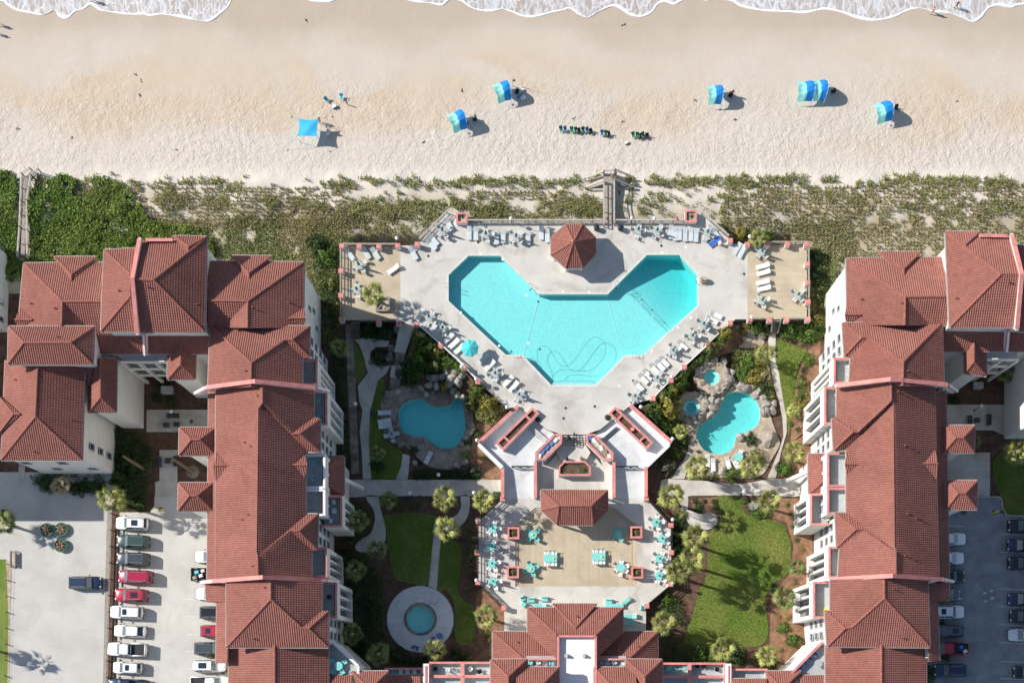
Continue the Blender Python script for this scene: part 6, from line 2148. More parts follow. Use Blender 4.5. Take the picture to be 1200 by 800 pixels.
# ------------------------------------------------------------------ poolside furniture
def proto_lounger(mat):
 t = thing('sun_lounger',(0,0,0),'lounger','sun lounger','sun loungers round the pools')
 m = MB()
 for y in (-0.31,0.31):
  m.beam((-0.98,y,0.32),(0.35,y,0.32),0.05,0.05)
  m.beam((0.35,y,0.32),(0.98,y,0.32),0.05,0.05)
  m.beam((0.30,y,0.34),(0.92,y,0.66),0.045,0.045)
 for x in (-0.95,-0.2,0.35,0.95):
  m.beam((x,-0.31,0.32),(x,0.31,0.32),0.05,0.045)
 m.build('frame','lounger_frame',t)
 for x in (-0.85,0.85):
  for y in (-0.3,0.3):
   MB().box((x,y,0.15),(0.05,0.05,0.30)).build('leg','lounger_frame',t)
 m = MB()
 for i in range(9):
  x0 = -0.96 + i * 0.14
  m.box((x0 + 0.066,0,0.355),(0.128,0.6,0.022))
 m.build('seat',mat,t)
 m = MB()
 for i in range(5):
  u0,u1 = i / 5 + 0.012,(i + 1) / 5 - 0.012
  a,b = Vector((0.31 + 0.62 * u0,0,0.38 + 0.32 * u0)),Vector((0.31 + 0.62 * u1,0,0.38 + 0.32 * u1))
  m.beam(a,b,0.6,0.022)
 m.build('backrest',mat,t)
 return t
LNG = {k: proto_lounger(k) for k in ('sling','sling_white','teal','blue_cloth')}
def lounger(px,py,ang,label,mat='sling',z=ZD,group=None):
 c = P(px,py,z + 0.35)
 return dup(LNG[mat],(c.x,c.y,z),R(ang),label,group)
LO = [
 (410,298,125,'sling','grey lounger in the northwest corner of the west boards'),(429,296,120,'sling','left of two grey loungers at the north wall of the west boards'),
 (440,297,125,'sling','right of two grey loungers at the north wall of the west boards'),(461,315.5,35,'sling_white','white lounger alone at the edge of west boards and concrete'),
 (484.5,297,120,'sling','single grey lounger where the north wall bends to the slanting rail'),(505.3,286.3,135,'sling','upper of two loungers along the slanting northwest rail'),
 (508,281,132,'sling','lounger closest to the slanting northwest rail'),(526,263,120,'sling','lounger beside the northwest corner planter'),
 (550,273.3,90,'sling','first lounger right of the northwest corner planter'),(557.7,273.6,90,'sling','second lounger right of the northwest corner planter'),
 (582,278,92,'sling','left lounger of the pair before the flag'),(589.7,276.7,90,'sling','right lounger of the pair before the flag'),
 (619,278.7,90,'sling','lounger between the flag table and the gazebo pair'),(634.5,273,90,'sling','left lounger of the pair beside the gazebo'),(641.5,276,90,'sling','right lounger of the pair beside the gazebo'),
 (786.3,272,90,'sling','westernmost lounger of the northeast row below the corner planter'),(791.5,274,90,'sling','second lounger of the northeast row'),(796.5,273.4,90,'sling','third lounger of the northeast row'),
 (803,275,90,'sling','fourth lounger of the northeast row'),(809.8,274.7,88,'sling','fifth lounger of the northeast row'),(816,275.6,86,'sling','easternmost lounger of the northeast row'),
 (837.5,283,35,'blue_cloth','lounger covered with a blue towel in the northeast corner'),(838.5,273.8,130,'sling','grey lounger above the blue towel lounger'),
 (863.8,291.6,60,'sling','left of two slanted loungers below the northeast lamp'),(869.6,295,62,'sling','right of two slanted loungers below the northeast lamp'),
 (893.8,311.8,15,'sling_white','northernmost of four white loungers on the east boards'),(894.7,319.3,15,'sling_white','second of four white loungers on the east boards'),
 (893.8,330.6,12,'sling_white','third of four white loungers on the east boards'),(895.3,337.8,12,'sling_white','southernmost of four white loungers on the east boards'),
 (839,369,155,'sling_white','upper of two white loungers at the top of the east row'),(834,375,152,'sling_white','lower of two white loungers at the top of the east row'),
 (799.3,404.4,139,'sling_white','lone white lounger between the second and third east tables'),(777.9,423.5,135,'sling_white','first of six white loungers going down the east poolside'),
 (773,427.8,135,'sling_white','second of six white loungers going down the east poolside'),(766.2,431.5,135,'sling_white','third of six white loungers going down the east poolside'),
 (758.6,438.3,135,'sling_white','fourth of six white loungers going down the east poolside'),(753.5,443.5,136,'sling_white','fifth of six white loungers going down the east poolside'),
 (748,451.8,138,'sling_white','last of six white loungers going down the east poolside'),
 (492.5,368.7,60,'sling','grey lounger at the top end of the west poolside row'),(510.5,380.5,50,'sling','lounger between the first two west row tables'),
 (525.8,396,42,'sling','first of three loungers above the open umbrella'),(532,402.5,42,'sling_white','second of three loungers above the open umbrella'),(538,409,42,'sling_white','third of three loungers above the open umbrella'),
 (566.5,420.5,45,'sling','lounger lying in the shadow of the open umbrella'),(574.2,428,45,'sling_white','white lounger just past the shadow of the open umbrella'),
 (595.5,446.5,46,'sling_white','upper of two white loungers near the foot of the west row'),(602.2,453,50,'sling_white','lower of two white loungers near the foot of the west row'),
]
for px,py,a,mat,lab in LO:
 lounger(px,py,a,lab,mat)
for px,py,a,lab in ((450.6,483.4,184,'north of three loungers on the west lagoon shore'),(450.6,493.4,192,'middle of three loungers on the west lagoon shore'),(451.5,499,188,'south of three loungers on the west lagoon shore'),(502,535.9,65,'lone lounger on the flags south of the west lagoon')):
 lounger(px,py,a,lab,'sling',0.13)
for px,py,a,lab in ((829.3,540,92,'westernmost of four loungers south of the east lagoon'),(835.8,544.2,93,'second of four loungers south of the east lagoon'),(853.2,541.5,105,'third of four loungers south of the east lagoon'),(861.8,542.3,125,'easternmost of four loungers south of the east lagoon')):
 lounger(px,py,a,lab,'sling_white',0.13)
for px,py,a,lab in ((732,705.5,45,'teal double lounger set at an angle by the clubhouse'),(738.5,721.4,0,'upper teal lounger in the shade east of the clubhouse'),(737.4,729,0,'lower teal lounger in the shade east of the clubhouse'),(632.5,709.5,0,'teal lounger along the clubhouse eave')):
 lounger(px,py,a,lab,'teal',ZT)
def proto_chair(mat,frame,arms=True):
 t = thing('chair',(0,0,0),'chair','chair')
 MB().box((0,0,0.43),(0.50,0.50,0.04)).build('seat',mat,t)
 m = MB()
 m.beam((0.24,-0.25,0.45),(0.36,-0.25,0.92),0.03,0.03)
 m.quad((0.24,-0.24,0.45),(0.24,0.24,0.45),(0.36,0.24,0.92),(0.36,-0.24,0.92))
 m.quad((0.26,-0.24,0.44),(0.38,-0.24,0.91),(0.38,0.24,0.91),(0.26,0.24,0.44))
 m.beam((0.24,0.25,0.45),(0.36,0.25,0.92),0.03,0.03)
 m.build('backrest',mat,t)
 for x in (-0.22,0.22):
  for y in (-0.23,0.23):
   MB().box((x,y,0.205),(0.035,0.035,0.41)).build('leg',frame,t)
 if arms:
  for y in (-0.27,0.27):
   MB().beam((-0.22,y,0.64),(0.28,y,0.66),0.05,0.03).build('armrest',frame,t)
 return t
CHR = {'white': proto_chair('chair_white','chair_white'),'grey': proto_chair('sling','lounger_frame'),'teal': proto_chair('teal','teal'),'blue': proto_chair('blue_cushion','chair_white'),'green': proto_chair('beach_green','lounger_frame'),'navy': proto_chair('beach_blue','lounger_frame'),'dark': proto_chair('black_metal','black_metal'),'aqua': proto_chair('aqua_seat','lounger_frame')}
def chair(kind,x,y,z,ang,label,group):
 return dup(CHR[kind],(x,y,z),ang,label,group)
SIDES = ['east','northeast','north','northwest','west','southwest','south','southeast']
def side(a):
 return SIDES[int(round((a % (2 * PI)) / (PI / 4))) % 8]
def proto_table(top,r=0.55,n=20):
 t = thing('table',(0,0,0),'table','table')
 MB().lathe((0,0,0),[(r - 0.02,0.70),(r,0.715),(r,0.735),(r - 0.02,0.745)],n).build('tabletop',top,t)
 for k in range(4):
  a = k * PI / 2 + PI / 4
  MB().tube([(0.12 * math.cos(a),0.12 * math.sin(a),0.69),(0.40 * math.cos(a),0.40 * math.sin(a),0.0)],0.02,6).build('leg','lounger_frame',t)
 return t
TBL = {'glass': proto_table('table_glass'),'teal': proto_table('teal',0.62,10),'small': proto_table('lounger_frame',0.26,12)}
def proto_parasol(mat,L=1.35):
 t = thing('parasol',(0,0,0),'parasol','parasol','folded parasols')
 MB().lathe((0,0,0),[(0.26,0),(0.26,0.06),(0.05,0.10),(0.05,0.25)],14).build('base','frame_grey',t)
 MB().tube([(0,0,0.1),(0,0,2.55)],0.025,6).build('pole','lounger_frame',t)
 m = MB()
 n = 16
 prof = [(0.16,1.08),(0.20,1.25),(0.15,1.55),(0.17,1.75),(0.09,2.3),(0.02,2.5)]
 vs,fs = [],[]
 for r,z in prof:
  for j in range(n):
   k = r * (1.0 if j % 2 else 0.55)
   a = 2 * PI * j / n
   vs.append((k * math.cos(a),k * math.sin(a),z))
 for i in range(len(prof) - 1):
  for j in range(n):
   fs.append([i * n + j,i * n + (j + 1) % n,(i + 1) * n + (j + 1) % n,(i + 1) * n + j])
 m.add(vs,fs)
 m.build('folded_canopy',mat,t)
 MB().lathe((0,0,2.5),[(0.03,0),(0.04,0.05),(0.01,0.1)],8).build('finial','lounger_frame',t)
 return t
PAR = {'green': proto_parasol('umbrella_green'),'dark': proto_parasol('teal_dark')}
def dining(px,py,ref,z,top='glass',kind='grey',n=4,par='green',a0=None,group='tables round the main pool',what='round grey table',dist=0.78):
 c = P(px,py,z + 0.73)
 dup(TBL[top],(c.x,c.y,z),random.random(),'%s %s' % (what,ref),group)
 a0 = random.random() * 1.5 if a0 is None else a0
 used = {}
 for k in range(n):
  a = a0 + 2 * PI * k / n + random.uniform(-0.12,0.12)
  d = dist + random.uniform(-0.04,0.12)
  s = side(a)
  used[s] = used.get(s,0) + 1
  chair(kind,c.x + d * math.cos(a),c.y + d * math.sin(a),z,a + random.uniform(-0.2,0.2),'%s chair, %s side, table %s' % ({'grey': 'grey','white': 'white','teal': 'teal'}[kind],s,ref),'chairs at ' + group)
 if par:
  dup(PAR[par],(c.x,c.y,z + 0.002),random.random() * 6,'folded %s parasol, table %s' % ('green' if par == 'green' else 'dark teal',ref),'folded parasols')
for px,py,ref in ((421,311,'in the middle of the west boards'),(418.7,340,'left of the palm on the west boards'),(518.7,271,'by the slanting northwest rail'),(569.5,275,'left of the flag along the beach rail'),(605,278,'just right of the flag'),
     (748,270,'first right of the beach boardwalk'),(770,271,'second right of the beach boardwalk'),(829,273,'beside the blue towel lounger'),(892.8,295.3,'at the north end of the east boards'),
     (892.8,352.5,'below the four white loungers'),(935,346,'by the right rail of the east boards'),(824.3,380.3,'topmost of the east poolside row'),(811.3,394,'second from the top of the east poolside row'),
     (788.6,411.2,'in the middle of the east poolside row'),(770,443.5,'beside the last east row loungers'),(744,464.8,'at the foot of the east poolside row'),(503,372,'topmost of the west poolside row'),
     (519,385,'second from the top of the west poolside row'),(580.6,438,'below the open umbrella'),(608.7,463,'at the foot of the west poolside row')):
 dining(px,py,ref,ZD)
dining(459.4,509,'on the west lagoon shore',0.13,par='green')
dining(866,535,'on the east lagoon shore',0.13,kind='white',n=2,par=None,top='teal',what='round teal table')
t = thing('umbrella',P(550.6,408,ZD),'open teal umbrella beside the west poolside loungers','umbrella')
c = P(550.6,407.5,ZD + 2.35)
t.location = (c.x,c.y,ZD)
MB().lathe((c.x,c.y,ZD),[(0.3,0),(0.3,0.07),(0.05,0.12),(0.05,0.3)],14).build('base','frame_grey',t)
MB().tube([(c.x,c.y,ZD + 0.1),(c.x,c.y,ZD + 2.6)],0.025,6).build('pole','lounger_frame',t)
for k in range(8):
 a0,a1 = 2 * PI * k / 8 + 0.2,2 * PI * (k + 1) / 8 + 0.2
 m = MB()
 top = Vector((c.x,c.y,ZD + 2.72))
 ring = []
 for u in (0.33,0.66,1.0):
  row = []
  for w_ in (0,0.5,1):
   a = a0 + (a1 - a0) * w_
   rr = 1.22 * u * (math.cos(PI / 8) / math.cos(abs(w_ - 0.5) * PI / 4) if w_ != 0.5 else math.cos(PI / 8)) / math.cos(PI / 8) * (1.0 if w_ != 0.5 else 0.97)
   row.append(Vector((c.x + rr * math.cos(a),c.y + rr * math.sin(a),ZD + 2.72 - 0.55 * u ** 1.2 - (0.03 if w_ == 0.5 else 0))))
  ring.append(row)
 m.add([top] + ring[0],[[0,1,2],[0,2,3]])
 for i in range(2):
  for j in range(2):
   m.quad(ring[i][j],ring[i + 1][j],ring[i + 1][j + 1],ring[i][j + 1])
 m.build('canopy_panel','teal_cloth',t)
 a = a0
 MB().tube([(c.x,c.y,ZD + 2.68),(c.x + 1.2 * math.cos(a),c.y + 1.2 * math.sin(a),ZD + 2.14)],0.012,5).build('rib','lounger_frame',t)
for px,py,ref in ((578,619,'topmost by the west patio wall'),(576,640,'second by the west patio wall'),(577,660,'third by the west patio wall'),(578,681,'lowest by the west patio wall'),
     (769,612,'topmost by the east patio wall'),(776,631,'second by the east patio wall'),(773,654.5,'third by the east patio wall'),(772.5,674.4,'lowest by the east patio wall')):
 dining(px,py,ref,ZT,'teal','white',5,'dark',group='tables along the patio walls',what='round teal table',dist=0.86)
for px,py,ref,n,kind in ((624.3,626.3,'at the top left of the board patio',4,'teal'),(622.2,666,'at the bottom left of the board patio',4,'teal'),(725,625.6,'in the pavilion shadow',4,'teal'),(727.8,664.8,'at the bottom right of the board patio',6,'white')):
 dining(px,py,ref,ZC,'teal',kind,n,None,group='round tables on the board patio',what='round teal table',dist=0.82)
 if px != 727.8:
  c = P(px,py,ZC + 0.8)
  o = MB().lathe((c.x,c.y,ZC + 0.746),[(0.13,0),(0.15,0.05),(0.10,0.16),(0.02,0.18)],10).build('napkin_holder','yellow')
  tag(o,'yellow holder on the table ' + ref,'holder','yellow holders on patio tables')
for px,py,ref in ((645,653.8,'left of the middle'),(701.6,651.7,'right of the middle')):
 c = P(px,py,ZC + 0.73)
 t = thing('table',(c.x,c.y,ZC),'rectangular teal table on the board patio, ' + ref,'table','rectangular patio tables')
 MB().box((c.x,c.y,ZC + 0.72),(1.9,1.1,0.05)).build('tabletop','teal',t)
 for dx in (-0.85,0.85):
  for dy in (-0.45,0.45):
   MB().box((c.x + dx,c.y + dy,ZC + 0.345),(0.07,0.07,0.69)).build('leg','lounger_frame',t)
 for i,dx in enumerate((-0.6,0.05,0.65)):
  for dy,w_ in ((0.78,'top'),(-0.78,'bottom')):
   chair('white',c.x + dx,c.y + dy,ZC,PI / 2 if dy > 0 else -PI / 2,'white chair, %s from the left, %s side, rectangular table %s' % (ORD[i],w_,ref),'chairs at the rectangular patio tables')
 o = MB().lathe((c.x + 0.45,c.y - 0.05,ZC + 0.746),[(0.13,0),(0.15,0.05),(0.10,0.16),(0.02,0.18)],10).build('napkin_holder','yellow')
 tag(o,'yellow holder on the rectangular table ' + ref,'holder','yellow holders on patio tables')
def sofa(px,py,w,d,ang,label):
 c = P(px,py,ZT + 0.4)
 t = thing('lounge_seat',(c.x,c.y,ZT),label,'lounge seat','teal lounge seats by the clubhouse',R(ang))
 MB2 = lambda cx,cy,cz,sx,sy,sz: MB().box((cx + c.x,cy + c.y,cz + ZT),(sx,sy,sz))
 MB2(0,0,0.16,w,d,0.3).build('frame','lounger_frame',t)
 MB2(0,0,0.38,w - 0.06,d - 0.06,0.14).build('cushion','teal',t)
 MB2(0,d / 2 - 0.08,0.58,w - 0.06,0.15,0.36).build('backrest','teal',t)
for px,py,w_,d,a,lab in ((622.2,702.8,1.1,0.7,0,'left of two square teal seats above the clubhouse roof'),(638,701.5,1.0,0.7,0,'right of two square teal seats above the clubhouse roof'),(713.3,704.6,1.05,0.75,0,'teal seat above the right of the clubhouse roof'),(753.2,711.3,0.7,0.7,90,'small teal seat beside the southeast patio pillar'),
                              (612.6,701,0.7,0.7,30,'upper single teal seat left of the square seats'),(613.3,708,0.7,0.7,-30,'lower single teal seat left of the square seats')):
 sofa(px,py,w_,d,a,lab)
o = MB().box(P(720,709.5,ZT + 0.3),(2.6,0.6,0.5)).build('bench','teal')
tag(o,'long teal bench along the right of the clubhouse eave','bench')
# ------------------------------------------------------------------ furniture on roof terraces
def on_bay(b,items):
 (lo,hi),(ys,yn) = b['x'],b['y']
 for kind,u,v,ang,lab in items:
  chair(kind,lo + (hi - lo) * u,ys + (yn - ys) * v,b['z'],R(ang),lab,'chairs on roof terraces')
on_bay(BAYE[5],[('blue',0.5,0.86,90,'top blue chair on the terrace beside the long red roof slope'),('blue',0.55,0.6,60,'second blue chair down on the terrace beside the long red roof slope'),('blue',0.5,0.38,90,'third blue chair down on the terrace beside the long red roof slope'),('blue',0.45,0.14,120,'bottom blue chair on the terrace beside the long red roof slope')])
on_bay(BAYE[1],[('white',0.45,0.8,40,'white chair on the terrace below the first east fire wall'),('blue',0.55,0.25,0,'blue chair on the terrace below the first east fire wall'),('white',0.45,0.5,90,'middle white chair on the terrace below the first east fire wall')])
on_bay(BAYE[2],[('white',0.35,0.8,0,'upper white chair on the upper middle east terrace'),('white',0.45,0.55,200,'lower white chair on the upper middle east terrace'),('dark',0.6,0.25,90,'dark chair on the upper middle east terrace')])
on_bay(BAYE[3],[('white',0.4,0.75,120,'white chair on the lower middle east terrace'),('grey',0.5,0.3,0,'grey chair on the lower middle east terrace')])
on_bay(BAYE[4],[('dark',0.4,0.75,0,'dark chair on the pink rimmed low east terrace')])
on_bay(BAYE[0],[('grey',0.5,0.7,60,'grey chair on the northmost east terrace'),('white',0.5,0.35,20,'white chair on the northmost east terrace')])
on_bay(BAYW[1],[('teal',0.4,0.72,20,'upper teal chair on the shaded terrace below the west fire wall'),('teal',0.4,0.3,60,'lower teal chair on the shaded terrace below the west fire wall')])
on_bay(BAYW[2],[('aqua',0.5,0.75,20,'aqua chair on the upper middle west terrace'),('aqua',0.45,0.3,20,'second aqua chair on the upper middle west terrace')])
on_bay(BAYW[4],[('white',0.5,0.8,0,'top white chair on the low west terrace'),('white',0.55,0.5,90,'middle white chair on the low west terrace'),('white',0.35,0.2,0,'bottom white chair on the low west terrace')])
on_bay(BAYW[6],[('dark',0.5,0.6,0,'dark chair on the southmost west balcony terrace')])
for k,(u,v) in enumerate(((0.35,0.5),(0.45,0.25))):
 b = BAYE[4]
 o = MB().lathe((b['x'][0] + (b['x'][1] - b['x'][0]) * u,b['y'][0] + (b['y'][1] - b['y'][0]) * v,b['z']),[(0.05,0),(0.05,0.65),(0.42,0.68),(0.42,0.73)],14).build('table','cushion_cream')
 tag(o,'round tan table on the low east terrace, %s one' % ('upper' if k == 0 else 'lower'),'table')
b = BAYE[6]
for k,v in ((0,0.22),(1,0.12)):
 t = MB().box((b['x'][1] - 0.7,b['y'][0] + (b['y'][1] - b['y'][0]) * v,b['z'] + 0.4),(1.1,0.55,0.75)).build('towel_rack','yellow')
 tag(t,'yellow towel on the southern east balcony terrace, %s of two' % ('upper' if k == 0 else 'lower'),'towel')
chair('green',b['x'][0] + 0.9,b['y'][1] - 0.7,b['z'],0.4,'green chair on the southern east balcony terrace','chairs on roof terraces')
c = P(397.5,780,12.0)
dup(TBL['teal'],(c.x,c.y,12.0),0,'round teal table on the corner terrace of the west building','terrace tables')
for k,a in enumerate((0.6,2.4,3.9,5.3)):
 chair('teal',c.x + 0.95 * math.cos(a),c.y + 0.95 * math.sin(a),12.0,a,'teal chair on the %s side of the west corner terrace table' % side(a),'chairs on roof terraces')
for k in range(5):
 c = P(955 - 6.2 * k,766 + 5.2 * k,12.0)
 chair('blue',c.x,c.y,12.0,R(140),'blue chair, %s from the top along the slanted east corner terrace wall' % ORD[k],'chairs on roof terraces')
c = P(958,777,12)
dup(TBL['glass'],(c.x,c.y,12.0),0,'round grey table on the slanted east corner terrace','terrace tables')
for px,py,kind,lab in ((511,783,'dark','dark chair on the left shaded flat terrace'),(525,784,'grey','first grey chair on the flat terrace next to the stair tower'),(533,784.5,'grey','second grey chair on the flat terrace next to the stair tower'),
                          (551,783,'white','white chair on the terrace beside the clubhouse west wall'),(563,786,'dark','dark chair on the terrace beside the clubhouse west wall'),
                          (783,783,'teal','teal chair on the terrace beside the clubhouse east wall'),(793,785,'teal','second teal chair on the terrace beside the clubhouse east wall'),(802,781,'teal','third teal chair beside the pink dividing wall'),
                          (817,780,'dark','left dark chair on the terrace right of the pink divider'),(824,781,'dark','right dark chair on the terrace right of the pink divider'),(840,784,'dark','dark chair at the right end of the divided terrace')):
 c = P(px,py,5.9)
 chair(kind,c.x,c.y,5.9,random.random() * 6.28,lab,'chairs on the flat terraces')
for px,lab in ((455,'first'),(462,'second'),(470,'third'),(478,'fourth'),(486,'fifth')):
 c = P(px,787,5.95)
 chair('white' if px > 465 else 'aqua',c.x,c.y,5.9,R(90),'%s chair from the left behind the low red roof' % lab,'chairs on the flat terraces')
for X,side_ in ((lambda x: x,'west'),(lambda x: 1351 - x,'east')):
 for k,(px,kind) in enumerate(((621,'teal'),(631,'white'),(639,'white'),(646,'aqua'))):
  c = P(X(px),776,9.2)
  chair(kind if side_ == 'west' else 'grey',c.x,c.y,9.2,R(30 + 80 * k),'chair on the narrow %s clubhouse terrace, %s from the outer end' % (side_,ORD[k]),'chairs on the clubhouse terraces')
# ------------------------------------------------------------------ pillars,rails and walls of the pool deck
def proto_pillar(w,h):
 t = thing('pillar',(0,0,0),'pillar','pillar','pink capped pillars of the pool deck')
 MB().box((0,0,h / 2),(w,w,h)).build('shaft','white_trim',t)
 m = MB()
 m.box((0,0,h + 0.06),(w + 0.14,w + 0.14,0.12))
 m.box((0,0,h + 0.14),(w - 0.1,w - 0.1,0.06))
 m.build('cap','pink',t)
 return t
PIL = proto_pillar(1.0,1.15)
PILS = [
 (400.5,288,ZD,'at the northwest corner of the west boards'),(421,288,ZD,'second from the left on the north wall of the west boards'),(444,288.5,ZD,'third from the left on the north wall of the west boards'),
 (466,287.5,ZD,'under the northwest lamp'),(489,286,ZD,'where the slanting northwest rail begins'),(399.5,317,ZD,'upper middle of the left wall of the west boards'),(399.5,346,ZD,'lower middle of the left wall of the west boards'),
 (400,374,ZD,'at the southwest corner of the west boards'),(443.5,377.5,ZD,'on the south wall of the west boards'),(467,378,ZD,'beside the lamp at the ramp top'),(488,380,ZD,'at the top of the west row rail'),
 (516,405.5,ZD,'partway down the west row rail'),(543.5,430.5,ZD,'at the sharp bend of the west row rail'),(560,447,ZD,'at the lower end of the west row rail'),
 (856,281.5,ZD,'where the slanting northeast rail ends'),(876,286,ZD,'at the northwest corner of the east boards'),(899.5,285.5,ZD,'second from the left on the north wall of the east boards'),(923,285.5,ZD,'third from the left on the north wall of the east boards'),
 (945.5,286,ZD,'at the northeast corner of the east boards'),(946.3,309.5,ZD,'upper on the right wall of the east boards'),(946.6,331,ZD,'middle on the right wall of the east boards'),(947,353.5,ZD,'lower on the right wall of the east boards'),(947,374,ZD,'at the southeast corner of the east boards'),
 (879,374.5,ZD,'at the southwest corner of the east boards'),(902,374.5,ZD,'left of the east deck stairs'),(922,374.5,ZD,'right of the east deck stairs'),(856,378,ZD,'at the top of the east row rail'),(830,404,ZD,'second down the east row rail'),
 (802,429.5,ZD,'third down the east row rail'),(786.5,445.5,ZD,'fourth down the east row rail'),(765.5,466.5,ZD,'at the foot of the east row rail'),
 (560.5,610.5,ZT,'at the upper left corner of the patio'),(559,647,ZT,'in the middle of the left patio wall'),(560,682,ZT,'at the lower left corner of the patio'),(590.5,712,ZT,'left of the clubhouse'),
 (786.5,615,ZT,'at the upper right corner of the patio'),(787,647,ZT,'in the middle of the right patio wall'),(786,684,ZT,'at the lower right corner of the patio'),(758,709.5,ZT,'right of the clubhouse by a teal seat'),
 (589,584,ZT,'at the foot of the west ramp'),(757.5,583.5,ZT,'at the foot of the east ramp'),
]
for px,py,z,w_ in PILS:
 c = P(px,py,z + 1.2)
 dup(PIL,(c.x,c.y,z),0,'pink capped white pillar ' + w_,None,(0.66,0.6,0.9))
drop(PIL)
def railing(label,pts,z,mat='rail_wood',h=1.05,step=1.6,bal=True,group='railings',z2=None):
 """post and rail fence along px points"""
 q = [P(x,y,z) for x,y in pts] if z2 is None else [P(pts[0][0],pts[0][1],z),P(pts[1][0],pts[1][1],z2)]
 t = thing('railing',q[0],label,'railing',group)
 r = MB()
 sl = MB()
 for a,b in zip(q,q[1:]):
  L = (b - a).length
  up = Vector((0,0,1))
  r.beam(a + up * h,b + up * h,0.16,0.06)
  for k in (0.35,0.7):
   sl.beam(a + up * h * k,b + up * h * k,0.05,0.10)
  n = max(1,int(round(L / step)))
  for i in range(n + 1):
   c = a.lerp(b,i / n)
   MB().box((c.x,c.y,c.z + h / 2 - 0.02),(0.11,0.11,h - 0.04)).build('post',mat,t)
  if bal:
   m = int(L / 0.22)
   for i in range(m):
    c = a.lerp(b,(i + 0.5) / m)
    sl.box((c.x,c.y,c.z + h / 2),(0.03,0.03,h - 0.12))
 r.build('top_rail',mat,t)
 o = sl.build('balusters',mat,t)
 o['kind'] = 'stuff'
 return t
railing('long pale wooden rail along the beach side of the pool deck, left of the boardwalk',[(549,260.5),(707,260.5)],ZD)
railing('long pale wooden rail along the beach side of the pool deck, right of the boardwalk',[(721.5,260.5),(801,260.5)],ZD)
railing('slanting wooden rail at the northwest corner of the pool deck',[(492,282),(524,250)],ZD)
railing('slanting wooden rail at the northeast corner of the pool deck',[(822,251),(853,278.5)],ZD)
railing('rail behind the west poolside loungers',[(490,381),(515,403.5),(544,429.5)],ZD,'white_trim')
railing('short rail at the bend below the west poolside row',[(545,432),(559.5,446)],ZD,'white_trim')
railing('rail behind the east poolside tables',[(829,405),(803,429)],ZD,'white_trim')
railing('short rail at the foot of the east poolside row',[(784,447.5),(767,465.5)],ZD,'white_trim')
for lab,pts in (('dark railing on the north wall of the west boards',[(401,288.3),(466,288.3)]),('dark railing on the left wall of the west boards',[(400.2,289),(400.2,374)]),('dark railing on the south wall of the west boards',[(422,376.5),(466,376.5)]),
                 ('dark railing on the north wall of the east boards',[(877,286),(945,286)]),('dark railing on the right wall of the east boards',[(946.3,287),(946.8,374)]),('dark railing right of the east deck stairs',[(915,374.6),(946,374.6)]),('dark railing left of the east deck stairs',[(880,374.6),(904,374.6)])):
 railing(lab,pts,ZD,'old_wood',group='railings of the board decks')
for lab,pts in (('thin dark railing on the left patio wall',[(560.7,611),(560.7,682)]),('thin dark railing on the lower left patio slant',[(561,683),(590.5,711.5)]),('thin dark railing on the right patio wall',[(786.6,616),(786.6,684)]),('thin dark railing on the lower right patio slant',[(786,685),(757.5,709)]),
                 ('thin dark railing on the upper left patio slant',[(588,586),(561,611)]),('thin dark railing on the upper right patio slant',[(758,585),(786,615.5)])):
 railing(lab,pts,ZT,'black_metal',1.0,group='patio railings')
railing('dark railing across the top of the west ramp',[(600,547.5),(627,547.5)],ZP,'black_metal',1.0,1.2,False)
railing('dark railing across the top of the east ramp',[(720,547.5),(747,547.5)],ZP,'black_metal',1.0,1.2,False)
railing('handrail in the middle of the court stairs',[(672.5,508),(672.5,522)],ZD,'black_metal',0.9,1,False,z2=ZP)
railing('left handrail of the east deck stairs',[(904.5,375),(902.5,391)],ZD,'old_wood',0.95,1,False,z2=0.1)
railing('right handrail of the east deck stairs',[(914.5,375),(910.5,391)],ZD,'old_wood',0.95,1,False,z2=0.1)
def low_wall(label,pts,z0,h,cap='pink',w=0.42,mat='white_trim'):
 q = [P(x,y,z0 + h) for x,y in pts]
 t = thing('low_wall',(q[0].x,q[0].y,z0),label,'wall','pink capped walls of the plaza')
 m,c = MB(),MB()
 for a,b in zip(q,q[1:]):
  d = (b - a).normalized() * 0.02
  m.beam(Vector((a.x,a.y,(z0 + z0 + h) / 2)),Vector((b.x,b.y,(z0 + z0 + h) / 2)),w - 0.08,h)
  c.beam(a - d + Vector((0,0,0.05)),b + d + Vector((0,0,0.05)),w + 0.06,0.1)
 m.build('wall_body',mat,t)
 c.build('coping',cap,t)
 return t
low_wall('pink capped wall at the upper left edge of the plaza',[(607,475.5),(560.8,518.5)],0.2,2.4)
low_wall('white wall at the lower left edge of the plaza',[(560.8,520.5),(588.6,547.5)],0.2,2.3,'white_trim')
low_wall('pink capped wall along the outer side of the west ramp',[(589,548.5),(589,583)],0.2,2.2)
low_wall('pink capped wall at the upper right edge of the plaza',[(738.5,474.5),(787,518)],0.2,2.4)
low_wall('white wall at the lower right edge of the plaza',[(784,521),(758,546)],0.2,2.3,'white_trim')
low_wall('pink capped wall along the outer side of the east ramp',[(757,547),(757,582)],0.2,2.2)
low_wall('pink capped wall between the west ramp and the sunken court',[(627.3,541),(627.3,583)],ZC,1.75)
low_wall('pink capped wall between the sunken court and the east ramp',[(719.3,541),(719.3,583)],ZC,1.75)
